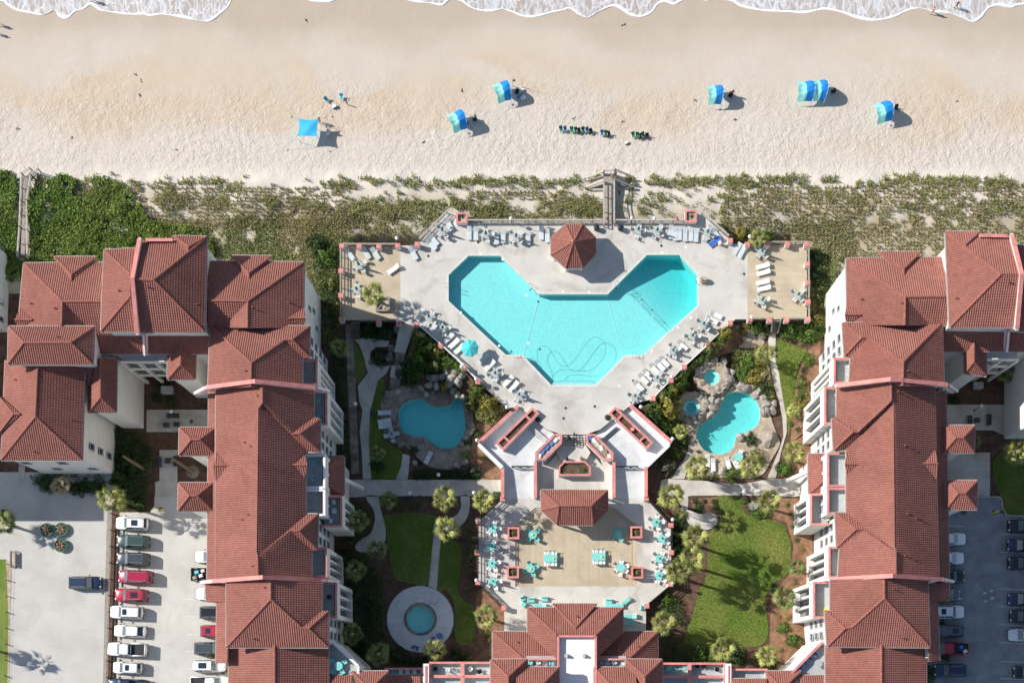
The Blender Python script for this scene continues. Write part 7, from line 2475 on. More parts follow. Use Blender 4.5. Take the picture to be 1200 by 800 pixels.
def planter(label,pts,z0,h,rim=0.32,fill='soil',dividers=(),side='white_trim',group='pink rimmed planters'):
 q = [(p.x,p.y) for p in G(pts,z0 + h)]
 if area2(q) < 0:
  q = q[::-1]
 cx,cy = sum(p[0] for p in q) / len(q),sum(p[1] for p in q) / len(q)
 t = thing('planter',(cx,cy,z0),label,'planter',group)
 qi = offset_poly(q,-rim)
 w,c = MB(),MB()
 n = len(q)
 qs,qsi = offset_poly(q,-0.04),offset_poly(q,-rim + 0.04)
 for i in range(n):
  j = (i + 1) % n
  w.prism([qs[i],qs[j],qsi[j],qsi[i]],z0,z0 + h - 0.1)
  c.prism([q[i],q[j],qi[j],qi[i]],z0 + h - 0.1,z0 + h)
 for a,b in dividers:
  A,B = P(*a,z0 + h),P(*b,z0 + h)
  w.beam(A - Vector((0,0,0.6)),B - Vector((0,0,0.6)),0.2,1.0)
  c.beam(A - Vector((0,0,0.045)),B - Vector((0,0,0.045)),0.3,0.1)
 w.build('planter_wall',side,t)
 c.build('rim','pink',t)
 MB().prism(offset_poly(q,-rim + 0.02),z0,z0 + h - 0.32).build('earth',fill,t)
 return t
planter('long pink rimmed planter slanting across the left plaza',[(623.7,477),(632.5,484),(589.4,527.5),(580.6,519)],ZP,1.35,dividers=(((616,487),(624,493.5)),((590.5,511.5),(598.5,518.5))))
planter('long pink rimmed planter slanting across the right plaza',[(721,476),(765.6,518),(757.5,526.5),(713,484)],ZP,1.35,dividers=(((730,485),(722,493)),((757,510),(748.5,517.5))))
planter('bent pink rimmed box of cushions left of the court stairs',[(649.4,508),(658.7,508),(658.7,519),(638,539),(627.5,539),(627.5,530.6)],ZP,1.5,fill='old_wood')
planter('bent pink rimmed box of cushions right of the court stairs',[(686.3,508),(697,508),(719,530),(719,539),(707.5,539),(687,519)],ZP,1.5,fill='old_wood')
planter('wide pink planter with clipped corners in the sunken court',[(654.5,557),(654.5,546.5),(661,540),(686,540),(692.3,546.5),(692.3,557)],ZC,1.5,rim=0.25,fill='soil')
SQ = []
for px,py,w_ in ((601.6,624.3,'upper left'),(601,670,'lower left'),(745.7,623.3,'upper right'),(746.8,670.5,'lower right')):
 SQ.append(planter('square pink planter at the %s of the patio' % w_,[(px - 7,py - 7),(px + 7,py - 7),(px + 7,py + 7),(px - 7,py + 7)],ZT,1.3,rim=0.28,fill='soil',side='pink',group='square patio planters'))
 shrub(px,py,3.8,'green and orange plants filling the square planter at the %s of the patio' % w_,'leaf_olive',ZT + 0.95,hz=1.0)
planter('square pink planter at the northwest corner of the pool deck',[(534.5,249),(548,249),(548,261.5),(534.5,261.5)],ZD,1.1,rim=0.26,fill='sandstone',group='corner planters of the pool deck')
shrub(542,254,2.6,'small dark plant in the northwest corner planter','leaf_dark',ZD + 0.75)
planter('square pink planter at the northeast corner of the pool deck',[(802.5,246),(816.5,246),(816.5,260.5),(802.5,260.5)],ZD,1.1,rim=0.26,fill='sandstone',group='corner planters of the pool deck')
shrub(810.5,253.5,3,'small dark plant in the northeast corner planter','leaf_dark',ZD + 0.75)
shrub(684.5,550,4,'round green bush at the right end of the court planter','leaf',ZC + 1.1)
shrub(673,548,2,'small yellow green plant in the middle of the court planter','leaf_yellow',ZC + 1.1)
shrub(678.5,552.5,2.4,'orange leaved plant beside the round bush in the court planter','frond_dry',ZC + 1.1)
shrub(661,550,3.2,'dark plant at the left end of the court planter','leaf_dark',ZC + 1.1)
for px,py,r,lab,mat in ((627,484.5,2.4,'dry plant in the top cell of the left plaza planter','frond_dry'),(607,503,2.2,'dry plant in the middle of the left plaza planter','frond_dry'),(612,497,2.0,'second dry plant in the middle of the left plaza planter','leaf_grey'),(588,518.5,2.4,'dry plant in the low cell of the left plaza planter','frond_dry'),(731,492,2.8,'pale spiky plant at the top of the right plaza planter','leaf_grey'),(748,508,2.2,'pale plant at the lower part of the right plaza planter','leaf_grey')):
 shrub(px,py,r,lab,mat,ZP + 0.95,hz=0.6)
o = MB().box(P(741,503,ZP + 1.2),(0.5,0.5,0.5),0.3).build('pedestal','pink')
tag(o,'small pink square pedestal standing in the right plaza planter','pedestal')
def stack_item(px,py,z,size,rz,mat,label,name='cushion'):
 m = MB()
 c = P(px,py,z)
 sx,sy,sz = size
 k = 0.12
 q = [(-sx / 2 + k,-sy / 2),(sx / 2 - k,-sy / 2),(sx / 2,-sy / 2 + k),(sx / 2,sy / 2 - k),(sx / 2 - k,sy / 2),(-sx / 2 + k,sy / 2),(-sx / 2,sy / 2 - k),(-sx / 2,-sy / 2 + k)]
 ca,sa = math.cos(rz),math.sin(rz)
 w_ = lambda q,s: [(c.x + (a * ca - b * sa) * s,c.y + (a * sa + b * ca) * s) for a,b in q]
 m.prism(w_(q,0.94),z - sz / 2,z)
 m.prism(w_(q,1.0),z,z + sz * 0.4)
 m.prism(w_(q,0.9),z + sz * 0.4,z + sz * 0.5)
 o = m.build(name,mat)
 tag(o,label,'cushion','stowed cushions')
zc = ZP + 1.28
for i,(px,py,mat,lab) in enumerate(((655.5,512,'cushion_cream','cream cushion at the top of the left cushion box'),(651,515.5,'cloth_white','white cushion below the cream one in the left cushion box'),(646.5,519,'beach_blue','dark blue cushion, upper one in the left cushion box'),(641,524,'blue_cushion','bright blue cushion in the middle of the left cushion box'),(636,529,'beach_blue','dark blue cushion, lower one in the left cushion box'),(632,534.5,'cloth_white','white cushion at the bottom of the left cushion box'))):
 stack_item(px,py,zc,(0.85,0.5,0.25),R(45 + 5 * i),mat,lab)
for i,(px,py,mat,lab) in enumerate(((691,512.5,'blue_cushion','blue cushion at the top of the right cushion box'),(696,516,'cloth_white','white cushion below the blue one in the right cushion box'),(700,520.5,'cushion_cream','cream cushion in the right cushion box'),(704.5,525,'cloth_white','second white cushion in the right cushion box'),(709.5,530,'brown_box','brown crate in the right cushion box'),(714,535,'cloth_white','white cushion at the bottom of the right cushion box'))):
 stack_item(px,py,zc,(0.85,0.5,0.25),R(-45 - 6 * i),mat,lab)
tb = P(449,357,ZD)
t = thing('tree_box',(tb.x,tb.y,ZD),'square wooden tree box with crossed slats under the palm on the west boards','tree box')
for a,b in (((-0.95,-0.95),(0.95,-0.95)),((0.95,-0.95),(0.95,0.95)),((0.95,0.95),(-0.95,0.95)),((-0.95,0.95),(-0.95,-0.95))):
 MB().beam((tb.x + a[0],tb.y + a[1],ZD + 0.3),(tb.x + b[0],tb.y + b[1],ZD + 0.3),0.22,0.55).build('side_board','old_wood',t)
for a,b in (((-0.9,-0.9),(0.9,0.9)),((-0.9,0.9),(0.9,-0.9))):
 MB().beam((tb.x + a[0],tb.y + a[1],ZD + 0.5),(tb.x + b[0],tb.y + b[1],ZD + 0.5 + a[1] * 0.004),0.12,0.06).build('slat','old_wood',t)
# ------------------------------------------------------------------ globe lamps
def proto_lamp():
 t = thing('street_lamp',(0,0,0),'lamp','lamp post','white globe lamps')
 MB().lathe((0,0,0),[(0.16,0),(0.16,0.12),(0.07,0.3),(0.055,0.5),(0.045,2.9),(0.1,2.95),(0.1,3.0)],10).build('post','black_metal',t)
 m = MB()
 m.ball((0,0,3.24),0.27,14,9)
 m.build('globe','globe',t,True)
 MB().lathe((0,0,3.5),[(0.07,0),(0.04,0.06),(0.01,0.1)],8).build('finial','black_metal',t)
 return t
LAMP = proto_lamp()
for px,py,z,w_ in ((465,279,0.6,'outside the north wall of the west boards'),(599,256,0.8,'at the beach rail beside the flag'),(740.6,255.5,0.8,'first right of the boardwalk at the beach rail'),(767,256,0.8,'second right of the boardwalk at the beach rail'),
                      (878.8,277,0.6,'outside the rail northeast of the pool deck'),(881,371.5,ZD,'at the southwest corner of the east boards'),(466,374.5,ZD,'at the southeast corner of the west boards'),(594,477,0.1,'at the top left of the plaza'),(559,515.5,0.1,'at the left corner of the plaza'),
                      (788,514,0.1,'at the right corner of the plaza'),(751,476.5,0.6,'at the top right of the plaza'),(787.5,441,1.2,'above the lower hot tub by the deck wall'),(416.3,473,0,'beside the paver path in the shade'),(513.8,556,0,'in the long hedge below the west lagoon'),(480,577.5,0,'on the south side of the west walkway'),
                      (834,555,0,'among the loungers south of the east lagoon'),(788.3,608.5,0,'outside the upper right patio corner'),(558.6,609,0,'outside the upper left patio corner'),(558.3,679.5,0,'outside the lower left patio corner'),(788.5,682.5,0,'outside the lower right patio corner'),(555.5,577,0,'beside the palm at the west ramp wall'),
                      (541,429.5,1.0,'at the sharp bend of the west row rail'),(558,444,1.0,'at the lower end of the west row rail'),(872,575.5,0,'in the middle of the east walkway'),(1150.3,475.3,0,'in the shaded east courtyard'),(200.3,482,0,'in the shaded west courtyard')):
 c = P(px,py,z + 3.24)
 dup(LAMP,(c.x,c.y,z),0,'white globe lamp ' + w_)
drop(LAMP)
c = P(600,262,ZD)
t = thing('flag',(c.x,c.y,ZD),'striped red and white flag with a blue corner on a pole at the beach rail','flag')
MB().tube([(c.x,c.y,ZD),(c.x,c.y,ZD + 4.2)],0.04,8).build('pole','steel',t)
def fq(u,v):
 return Vector((c.x + 0.05 + u * 1.25,c.y + 0.05 + u * 0.75 + 0.12 * math.sin(u * 6),ZD + 4.1 - v * 0.85 - u * 0.35 + 0.08 * math.sin(u * 7 + 1)))
for k in range(13):
 m = MB()
 u0 = 0.4 if k < 7 else 0.0
 for i in range(8):
  a,b = u0 + (1 - u0) * i / 8,u0 + (1 - u0) * (i + 1) / 8
  m.quad(fq(a,k / 13),fq(b,k / 13),fq(b,(k + 1) / 13),fq(a,(k + 1) / 13))
 m.build('stripe','flag_red' if k % 2 == 0 else 'cloth_white',t)
m = MB()
for i in range(4):
 a,b = 0.4 * i / 4,0.4 * (i + 1) / 4
 m.quad(fq(a,0),fq(b,0),fq(b,7 / 13),fq(a,7 / 13))
m.build('canton','cloth_navy',t)
m = MB()
for r_ in range(5):
 for s_ in range(6):
  p = fq(0.03 + 0.066 * s_ + (0.0),0.05 + 0.105 * r_)
  m.ball((p.x,p.y,p.z),0.02,5,3)
m.build('stars','cloth_white',t)
c = P(792.5,259.5,ZD)
t = thing('rescue_tube',(c.x,c.y,ZD),'red rescue float hung on the beach rail near the northeast planter','rescue float')
MB().tube([(c.x,c.y + 0.35,ZD + 1.15),(c.x,c.y + 0.1,ZD + 1.22),(c.x + 0.05,c.y - 0.35,ZD + 1.05)],[0.07,0.12,0.07],8).build('float','flag_red',t)
MB().tube([(c.x + 0.05,c.y - 0.35,ZD + 1.05),(c.x + 0.15,c.y - 0.5,ZD + 0.6)],0.02,5).build('strap','cloth_white',t)
# ------------------------------------------------------------------ boardwalks over the dunes
def boardwalk(label,segs,group='dune boardwalks',rails=(),stairs_=()):
 a0 = segs[0][0]
 t = thing('boardwalk',P(a0[0],a0[1],0),label,'boardwalk',group)
 pb,po = [],[]
 for (a,za),(b,zb),w in [((s[0],s[2]),(s[1],s[3]),s[4]) for s in segs]:
  A,B = P(*a,za),P(*b,zb)
  d = B - A
  L = d.length
  dn = d.normalized()
  sd = Vector((-dn.y,dn.x,0)).normalized() * (w / 2)
  n = int(L / 0.16)
  m = MB()
  for i in range(n):
   p,q = A + dn * (i * L / n + 0.008),A + dn * ((i + 1) * L / n - 0.008)
   o = random.uniform(-0.02,0.02)
   vs = [p - sd * (1 + o),p + sd * (1 + o),q + sd * (1 + o),q - sd * (1 + o)]
   dz = Vector((0,0,0.04))
   m.add([v for v in vs] + [v - dz for v in vs],[[0,3,2,1],[4,5,6,7],[0,1,5,4],[1,2,6,5],[2,3,7,6],[3,0,4,7]])
  o = m.build('planks','old_wood',t)
  o['kind'] = 'stuff'
  for s in (-0.8,0.8):
   MB().beam(A + sd * s - Vector((0,0,0.15)),B + sd * s - Vector((0,0,0.15)),0.1,0.2).build('joist','dark_wood',t)
 for a,za,b,zb in rails:
  A,B = P(*a,za),P(*b,zb)
  up = Vector((0,0,1))
  MB().beam(A + up * 1.0,B + up * 1.0,0.17,0.06).build('handrail','rail_wood',t)
  MB().beam(A + up * 0.55,B + up * 0.55,0.05,0.12).build('rail','rail_wood',t)
  n = max(1,int((B - A).length / 1.7))
  for i in range(n + 1):
   c = A.lerp(B,i / n)
   MB().box((c.x,c.y,c.z + 0.0),(0.13,0.13,2.1)).build('post','old_wood',t)
 return t
boardwalk('wooden boardwalk from the pool deck over the dunes to the beach',[((713.5,264),(713.5,203),ZD,1.9,1.55),((714,208),(686,217.5),1.87,0.4,1.25),((714,207),(743,216.5),1.87,0.4,1.25)],
          rails=(((707.2,266),ZD,(707.2,213),1.9),((719.6,264),ZD,(719.6,214),1.9),((707.5,203),1.9,(685.5,211.5),0.45),((707.2,213.5),1.9,(686,222),0.45),((720.5,201.5),1.9,(742.5,210.5),0.45),((720,213),1.9,(742,222),0.45),((707.5,203),1.9,(720.5,201.5),1.9)))
boardwalk('old narrow boardwalk through the green thicket at the left',[((28.5,300),(31,240),0.9,1.5,1.1),((31,240),(32,207),1.5,1.6,1.1),((32,210),(40,202),1.6,1.0,1.0),((28,302),(28,306),0.9,0.9,1.4)],
          rails=(((23,303),0.9,(25.5,268),1.2),((25.5,268),1.2,(28,206),1.6),((34.5,305),0.9,(34,237),1.5),((34,237),1.5,(38.5,207.5),1.6),((28,206),1.6,(37.5,199.5),1.2),((38.5,207.5),1.6,(47,200.5),1.2)))
# ------------------------------------------------------------------ car park fence and verge posts
t = thing('fence',P(132,610),'weathered post and rail fence between the two western car parks','fence')
A,B = P(131.5,602),P(125.5,812)
n = 11
for i in range(n + 1):
 c = A.lerp(B,i / n)
 MB().box((c.x,c.y,0.55),(0.14,0.14,1.1)).build('post','old_wood',t)
for z in (0.45,0.85):
 for i in range(n):
  a,b = A.lerp(B,i / n),A.lerp(B,(i + 1) / n)
  MB().beam((a.x + 0.09,a.y - 0.02,z),(b.x + 0.09,b.y + 0.02,z),0.05,0.14).build('rail','old_wood',t)
sheet('planting_strip',G([(127,600),(140,600),(134.5,830),(121,830)]),0.045,'mulch')
sheet('gravel_strip',G([(125.5,602),(131,602),(125.5,830),(120,830)]),0.05,'old_wood')
t = thing('kerb_rail',P(139,620),'two long timber wheel stops in front of the western row of cars','wheel stop')
for dx in (0,0.75):
 a,b = P(138.8,606),P(133.2,812)
 for k in range(10):
  p,q = a.lerp(b,k / 10 + 0.004),a.lerp(b,(k + 1) / 10 - 0.004)
  MB().beam((p.x + dx,p.y,0.12),(q.x + dx,q.y,0.12),0.14,0.14).build('timber','old_wood',t)
vp = MB()
vt = thing('wire_fence',P(9,660),'low post and wire fence along the left edge of the western car park','fence')
for i in range(9):
 c = P(9.5 - 0.6 * i,661 + 18.6 * i)
 MB().box((c.x,c.y,0.45),(0.11,0.11,0.9)).build('post','old_wood',vt)
 if i < 8:
  d = P(9.5 - 0.6 * (i + 1),661 + 18.6 * (i + 1))
  MB().tube([(c.x,c.y,0.8),((c.x + d.x) / 2,(c.y + d.y) / 2,0.72),(d.x,d.y,0.8)],0.012,4).build('wire','steel',vt)
t = thing('wood_rack',P(16.5,655),'small timber rack at the top of the western wire fence','rack')
for dx in (-0.35,0.35):
 a,b = P(16.5,646),P(16.5,664)
 MB().beam((a.x + dx,a.y,0.5),(b.x + dx,b.y,0.5),0.12,0.2).build('rail','old_wood',t)
 for q in (a,b):
  MB().box((q.x + dx,q.y,0.25),(0.12,0.12,0.5)).build('post','dark_wood',t)
a = P(16.5,655)
MB().box((a.x,a.y,0.45),(0.6,1.9,0.06)).build('board','sandstone',t)
for px,py,w_ in ((55.5,620.5,'left of the upper two'),(72.5,620,'right of the upper two'),(72,639,'lowest of the three')):
 c = P(px,py,0.3)
 t = thing('tub',(c.x,c.y,0.02),'round green rimmed tub of dry plants on the car park, ' + w_,'planter tub','green tubs on the car park')
 m = MB()
 m.tube([(c.x + 0.92 * math.cos(2 * PI * i / 18),c.y + 0.92 * math.sin(2 * PI * i / 18),0.5) for i in range(18)],0.085,7,closed=True)
 m.build('rim','green_band',t)
 MB().lathe((c.x,c.y,0.02),[(0.78,0),(0.95,0.45)],18).build('tub_wall','green_band',t)
 MB().lathe((c.x,c.y,0.02),[(0.8,0.3),(0.86,0.47),(0.3,0.5)],18).build('earth','soil',t)
 for k in range(7):
  a = k * 0.9
  MB().tube([(c.x + 0.1 * math.cos(a),c.y + 0.1 * math.sin(a),0.5),(c.x + 0.4 * math.cos(a),c.y + 0.4 * math.sin(a),0.8),(c.x + 0.75 * math.cos(a),c.y + 0.75 * math.sin(a),0.66)],[0.05,0.07,0.03],5).build('dry_stalk','frond_dry',t)
for (px,py,ang,w_) in ((187,596,-22,'on the pavement between gate house and first white car'),(1166,600,25,'in the dark circle on the shaded car park')):
 c = P(px,py,0.4)
 t = thing('bollard',(c.x,c.y,0.02),'leaning yellow bollard ' + w_,'bollard','yellow bollards')
 d = Vector((math.cos(R(ang)),math.sin(R(ang)),1.1)).normalized()
 MB().lathe((c.x,c.y,0.02),[(0.34,0),(0.32,0.05)],12).build('base','bumper',t)
 p = Vector((c.x,c.y,0.05)) - Vector((d.x,d.y,0)) * 0.35
 MB().tube([p,p + d * 1.05],0.13,10).build('post','yellow',t)
for px,py,w_ in ((157,542.5,'left of the courtyard walk'),(213,545,'behind the northern west gate house')):
 c = P(px,py,0.5)
 t = thing('stump',(c.x,c.y,0),'leaning cut palm trunk in a gravel ring ' + w_,'palm stump','cut palm trunks')
 p = Vector((c.x + 1.5,c.y - 0.9,0.05))
 MB().tube([p,p + Vector((-1.4,0.9,1.9)),p + Vector((-2.3,1.5,3.1))],[0.3,0.24,0.16],9).build('trunk','trunk',t)
 MB().lathe((p.x,p.y,0),[(0.95,0.0),(0.95,0.07),(0.5,0.1)],16).build('gravel_ring','spa_stone',t)
for px,py,w_,d,lab in ((203,487,1.8,0.7,'dark bench below the lamp in the west courtyard'),(195,498,0.9,0.7,'dark square seat, left in the west courtyard'),(207,497,0.9,0.7,'dark square seat, right in the west courtyard'),(187,541,0.7,1.5,'dark bench left of the west courtyard walk'),(197,539.5,0.8,0.8,'dark square table on the west courtyard walk'),(206,540,0.7,1.5,'dark bench right of the west courtyard walk'),
                           (1136.5,492,0.7,1.3,'left dark bench in the east courtyard'),(1145,492,0.8,0.7,'small dark table in the east courtyard'),(1159,491.5,0.7,1.6,'right dark bench in the east courtyard')):
 c = P(px,py,0.4)
 t = thing('bench',(c.x,c.y,0.07),lab,'bench','dark courtyard furniture')
 for k in range(3):
  o_ = (k - 1) / 3
  MB().box((c.x + (o_ * w_ if w_ < d else 0),c.y + (o_ * d if w_ >= d else 0),0.5),(w_ / 3 - 0.03 if w_ < d else w_,d / 3 - 0.03 if w_ >= d else d,0.06)).build('slat','bumper',t)
 for sx in (-1,1):
  for sy in (-1,1):
   MB().box((c.x + sx * (w_ / 2 - 0.08),c.y + sy * (d / 2 - 0.08),0.27),(0.08,0.08,0.4)).build('leg','black_metal',t)
c = P(196,457,0.8)
t = thing('gas_cabinet',(c.x,c.y,0),'grey metal utility cabinet in the west courtyard bed','cabinet')
MB().box((c.x,c.y,0.5),(1.6,1.0,1.0)).build('body','frame_grey',t)
MB().box((c.x,c.y,1.03),(1.7,1.1,0.06)).build('lid','gutter',t)
c = P(1146,452,0.5)
t = thing('gas_cabinet',(c.x,c.y,0),'round edged utility cabinet in the east courtyard bed','cabinet')
MB().box((c.x,c.y,0.4),(1.3,0.9,0.8)).build('body','frame_grey',t)
MB().box((c.x,c.y,0.83),(1.4,1.0,0.06)).build('lid','gutter',t)
# ------------------------------------------------------------------ in and round the pool
def hose(pts,z,r,mat,name,label,cat):
 q = smooth_open([P(x,y,z) for x,y in pts],8)
 o = MB().tube(q,r,6).build(name,mat,None,True)
 return tag(o,label,cat)
zw = ZD - 0.12
hose([(635.5,437),(634,430),(630,420),(630,410),(635,405.5),(642,407),(649,417),(655,426),(662,429),(670,425),(678,415),(685,405),(692,397),(699,395),(706,399),(710,407),(708,418),(700,428),(692,433.5),(680,434.5),(667,433),(655,434),(649,440),(647,449)],zw + 0.02,0.02,'rope_dark','hose','dark cleaning hose looping across the shallow end of the main pool','hose')
t = thing('pool_rope',P(736.5,341,zw),'dark float rope across the deep corner of the main pool','rope')
a,b = P(737,341.5,zw),P(782.5,388,zw)
MB().tube([a,a.lerp(b,0.5),b],0.022,6).build('line','rope_dark',t)
for k in (0.04,0.3,0.62):
 q = a.lerp(b,k)
 MB().ball(q,0.10,10,6).build('float','cloth_white',t)
for px,py,ang,w_ in ((524,334,0,'at the left edge of the main pool'),(819,330,180,'at the right edge of the main pool'),(620,336,-45,'beside the gazebo corner of the main pool'),(724,334,-135,'beside the rope end of the main pool'),(604,415,-90,'in the lower left notch of the main pool'),(743,415.5,-90,'in the lower right notch of the main pool')):
 c = P(px,py,ZD)
 t = thing('pool_ladder',(c.x,c.y,ZD),'steel pool ladder ' + w_,'pool ladder','steel pool ladders',R(ang))
 for s in (-0.28,0.28):
  pts = [(c.x - 0.35,c.y + s,ZD),(c.x - 0.33,c.y + s,ZD + 0.6),(c.x,c.y + s,ZD + 0.85),(c.x + 0.32,c.y + s,ZD + 0.6),(c.x + 0.35,c.y + s,ZD - 0.8)]
  MB().tube(smooth_open(pts,3),0.025,6).build('handrail','steel',t)
 for z in (-0.3,-0.6):
  MB().box((c.x + 0.35,c.y,ZD + z),(0.12,0.56,0.03)).build('rung','steel',t)
sk = []
for px,py in ((563,297.5),(589,304),(776,296),(617,346),(660,342),(690,342),(585,405),(726,452),(764,411),(810,372),(795,384),(804,290),(540,366),(619,402)):
 c = P(px,py,ZD + 0.02)
 m = MB()
 m.lathe((c.x,c.y,ZD),[(0.17,0.0),(0.17,0.022),(0.1,0.03)],12)
 o = m.build('skimmer_lid','globe')
 tag(o,'round white skimmer lid set in the rim of the main pool','lid','skimmer lids')
for px,py in ((502,300),(560.5,284),(663,478),(660.5,490),(832,282),(845,284),(775,288),(742,446),(697,476),(872,321)):
 c = P(px,py,ZD)
 m = MB()
 m.lathe((c.x,c.y,ZD),[(0.2,0.0),(0.2,0.012),(0.05,0.016)],10)
 o = m.build('drain_cover','bumper')
 tag(o,'dark round drain cover in the pale pool deck','drain cover','drain covers')
c = P(825,328,ZD + 0.5)
t = thing('pool_lift',(c.x,c.y,ZD),'tan pool lift chair at the right edge of the main pool','pool lift')
MB().box((c.x,c.y,ZD + 0.45),(0.75,0.75,0.5)).build('cover','brown_box',t)
MB().box((c.x + 0.1,c.y + 0.05,ZD + 0.82),(0.45,0.4,0.24)).build('motor','sandstone',t)
MB().tube([(c.x - 0.3,c.y,ZD + 0.7),(c.x - 0.5,c.y,ZD + 1.2),(c.x - 0.9,c.y,ZD + 1.1)],0.05,6).build('arm','steel',t)
MB().box((c.x - 0.9,c.y,ZD + 0.75),(0.4,0.45,0.08)).build('seat','cloth_white',t)
for px,py,z,s,mat,nm,lab,cat in ((699,266.5,ZD,0.8,'black_metal','bin','black bin left of the boardwalk gate','bin'),(727,266.5,ZD,0.8,'black_metal','bin','black bin right of the boardwalk gate','bin'),(630.5,491.5,ZP,0.7,'black_metal','bin','round black bin at the end of the left plaza planter','bin'),(712,489,ZP,0.8,'leaf_dark','bin','dark green bin at the end of the right plaza planter','bin'),
          (666,512.5,ZD - 0.15,0.6,'black_metal','bin','black bin at the top of the court stairs','bin'),(664,537,ZP,0.5,'black_metal','bin','dark pot left on the court landing','pot'),(681,536.5,ZP,0.5,'brown_box','bin','brown pot right on the court landing','pot'),(844,284.5,ZD,0.5,'cloth_white','bin','small white bin near the northeast slant rail','bin')):
 c = P(px,py,z + 0.7)
 t = thing(nm,(c.x,c.y,z),lab,cat)
 MB().lathe((c.x,c.y,z),[(s * 0.42,0),(s * 0.5,0.75)],12).build('body',mat,t)
 MB().lathe((c.x,c.y,z + 0.75),[(s * 0.54,0),(s * 0.54,0.05),(s * 0.2,0.16)],12).build('lid',mat,t)
for px,py in ((550,443),(547,441)):
 c = P(px,py,0.4)
 o = MB().box((c.x,c.y,0.35),(0.5,0.4,0.3),0.4).build('stone_block','sandstone')
 tag(o,'small square stone block on the sandy ledge below the deck wall','block','stone blocks below the deck')
c = P(515.5,745,0.5)
t = thing('fire_bowl',(c.x,c.y,0.13),'dark round table at the lower right rim of the round terrace','table')
MB().lathe((c.x,c.y,0.13),[(0.2,0),(0.12,0.1),(0.1,0.6),(0.5,0.66),(0.5,0.7)],16).build('tabletop','beach_blue',t)
for k,(px,py,a) in enumerate(((484,758,30),(489,760,80),(507,748,20))):
 c = P(px,py,0.5)
 chair('navy',c.x,c.y,0.13,R(a),'dark chair on the round terrace, %s from the left' % ORD[k],'chairs on the round terrace')
hose([(504,705),(509,708),(514,702),(517,700)],0.15,0.025,'old_wood','hose','thin hose lying on the round terrace','hose')
# ------------------------------------------------------------------ beach canopies
def bz(x,y):
 return float(beach_z(np.array([x]),np.array([y]))[0])
def canopy(px,py,ang,label,w=2.9,d=2.15,flip=1):
 """wind canopy: an arched pole with a two-tone cloth that streams off it"""
 c = P(px,py,1.6 - 0.4)
 z0 = bz(c.x,c.y)
 t = thing('beach_canopy',(c.x,c.y,z0),label,'beach canopy','two tone wind canopies on the beach',R(ang))
 H = 2.65
 arch = []
 for i in range(25):
  u = i / 24 * 2 - 1
  arch.append(Vector((c.x + d * 0.5 - 0.3 + 0.42 * (1 - u * u),c.y + u * w * 0.62,z0 + H * (1 - abs(u) ** 2.6))))
 MB().tube(arch,0.025,6).build('arch_pole','lounger_frame',t)
 def pt(u,v,col):
  za = H * (1 - (abs(v) * 0.80) ** 2.6)
  x = c.x + d * 0.5 - 0.3 + 0.42 * (1 - v * v * 0.64) - u * d + 0.25 * u * v * v - 0.18 * u * v
  y = c.y + v * w * 0.5 * (1 - 0.06 * u) + 0.10 * math.sin(u * 5 + 1.0) * u
  z = z0 + za - 0.18 * u + 0.16 * math.sin(u * 7.0 + v * 2.0) * u ** 0.7 + 0.05 * math.sin(v * 14 + u * 4)
  if za < 1.4:
   z = max(z,z0 + 0.9)
  return Vector((x + 0.08 * math.sin(v * 9) * u,y,z))
 for mat,u0,u1 in (('canopy_blue',0.0,0.5),('canopy_mint',0.5,1.0)):
  m = MB()
  nu,nv = 8,18
  g_ = [[pt(u0 + (u1 - u0) * i / nu,-1 + 2 * j / nv,mat) for j in range(nv + 1)] for i in range(nu + 1)]
  vs = [p for r in g_ for p in r]
  fs = [[i * (nv + 1) + j,(i + 1) * (nv + 1) + j,(i + 1) * (nv + 1) + j + 1,i * (nv + 1) + j + 1] for i in range(nu) for j in range(nv)]
  m.add(vs,fs)
  m.build('blue_panel' if mat == 'canopy_blue' else 'mint_panel',mat,t,True)
 MB().ball((c.x + d * 0.5 - 0.1,c.y - w * 0.62,z0 + 0.08),0.2,8,5,(1,1,0.5)).build('sandbag','beach_blue',t)
 return t
for px,py,a,lab,w_,d in ((588,105.5,17,'blue and mint canopy highest up the beach in the middle, above the tall poles',2.9,2.3),(535.5,141,20,'blue and mint canopy lower down the beach, left of the folding chairs',2.95,2.35),(837.5,109,2,'blue and mint canopy standing alone right of the green chairs',2.8,2.2),
                              (943.5,104.5,2,'left of the two overlapping blue and mint canopies',3.0,2.5),(960.5,103.5,0,'right of the two overlapping blue and mint canopies',3.1,2.0),(1034,130.5,16,'rightmost blue and mint canopy, lowest on the right of the beach',3.0,2.5)):
 canopy(px,py,a,lab,w_,d)
c = P(361.5,149.5,2.0)
z0 = bz(c.x,c.y)
t = thing('stretch_tent',(c.x,c.y,z0),'square sky blue stretch shade on poles with guy lines at the left of the beach','beach tent')
cor = [(-1.5,1.35),(1.5,1.35),(1.35,-1.35),(-1.75,-1.25)]
zt = z0 + 2.1
m = MB()
N_ = 14
vs = []
for i in range(N_ + 1):
 for j in range(N_ + 1):
  u,v = i / N_,j / N_
  a = [(1 - u) * (1 - v),u * (1 - v),u * v,(1 - u) * v]
  x = sum(w_ * q[0] for w_,q in zip(a,cor))
  y = sum(w_ * q[1] for w_,q in zip(a,cor))
  pu,pv = 4 * u * (1 - u),4 * v * (1 - v)
  x += (0.5 - u) * 0.5 * pv * 1.0
  y += -(0.5 - v) * 0.32 * pu * 1.0
  z = zt - 0.10 * (pu + pv) + 0.30 * pu * pv + 0.03 * math.sin(u * 9 + v * 5)
  vs.append((c.x + x,c.y + y,z))
fs = [[i * (N_ + 1) + j,(i + 1) * (N_ + 1) + j,(i + 1) * (N_ + 1) + j + 1,i * (N_ + 1) + j + 1] for i in range(N_) for j in range(N_)]
m.add(vs,fs)
m.build('shade_cloth','tent_blue',t,True)
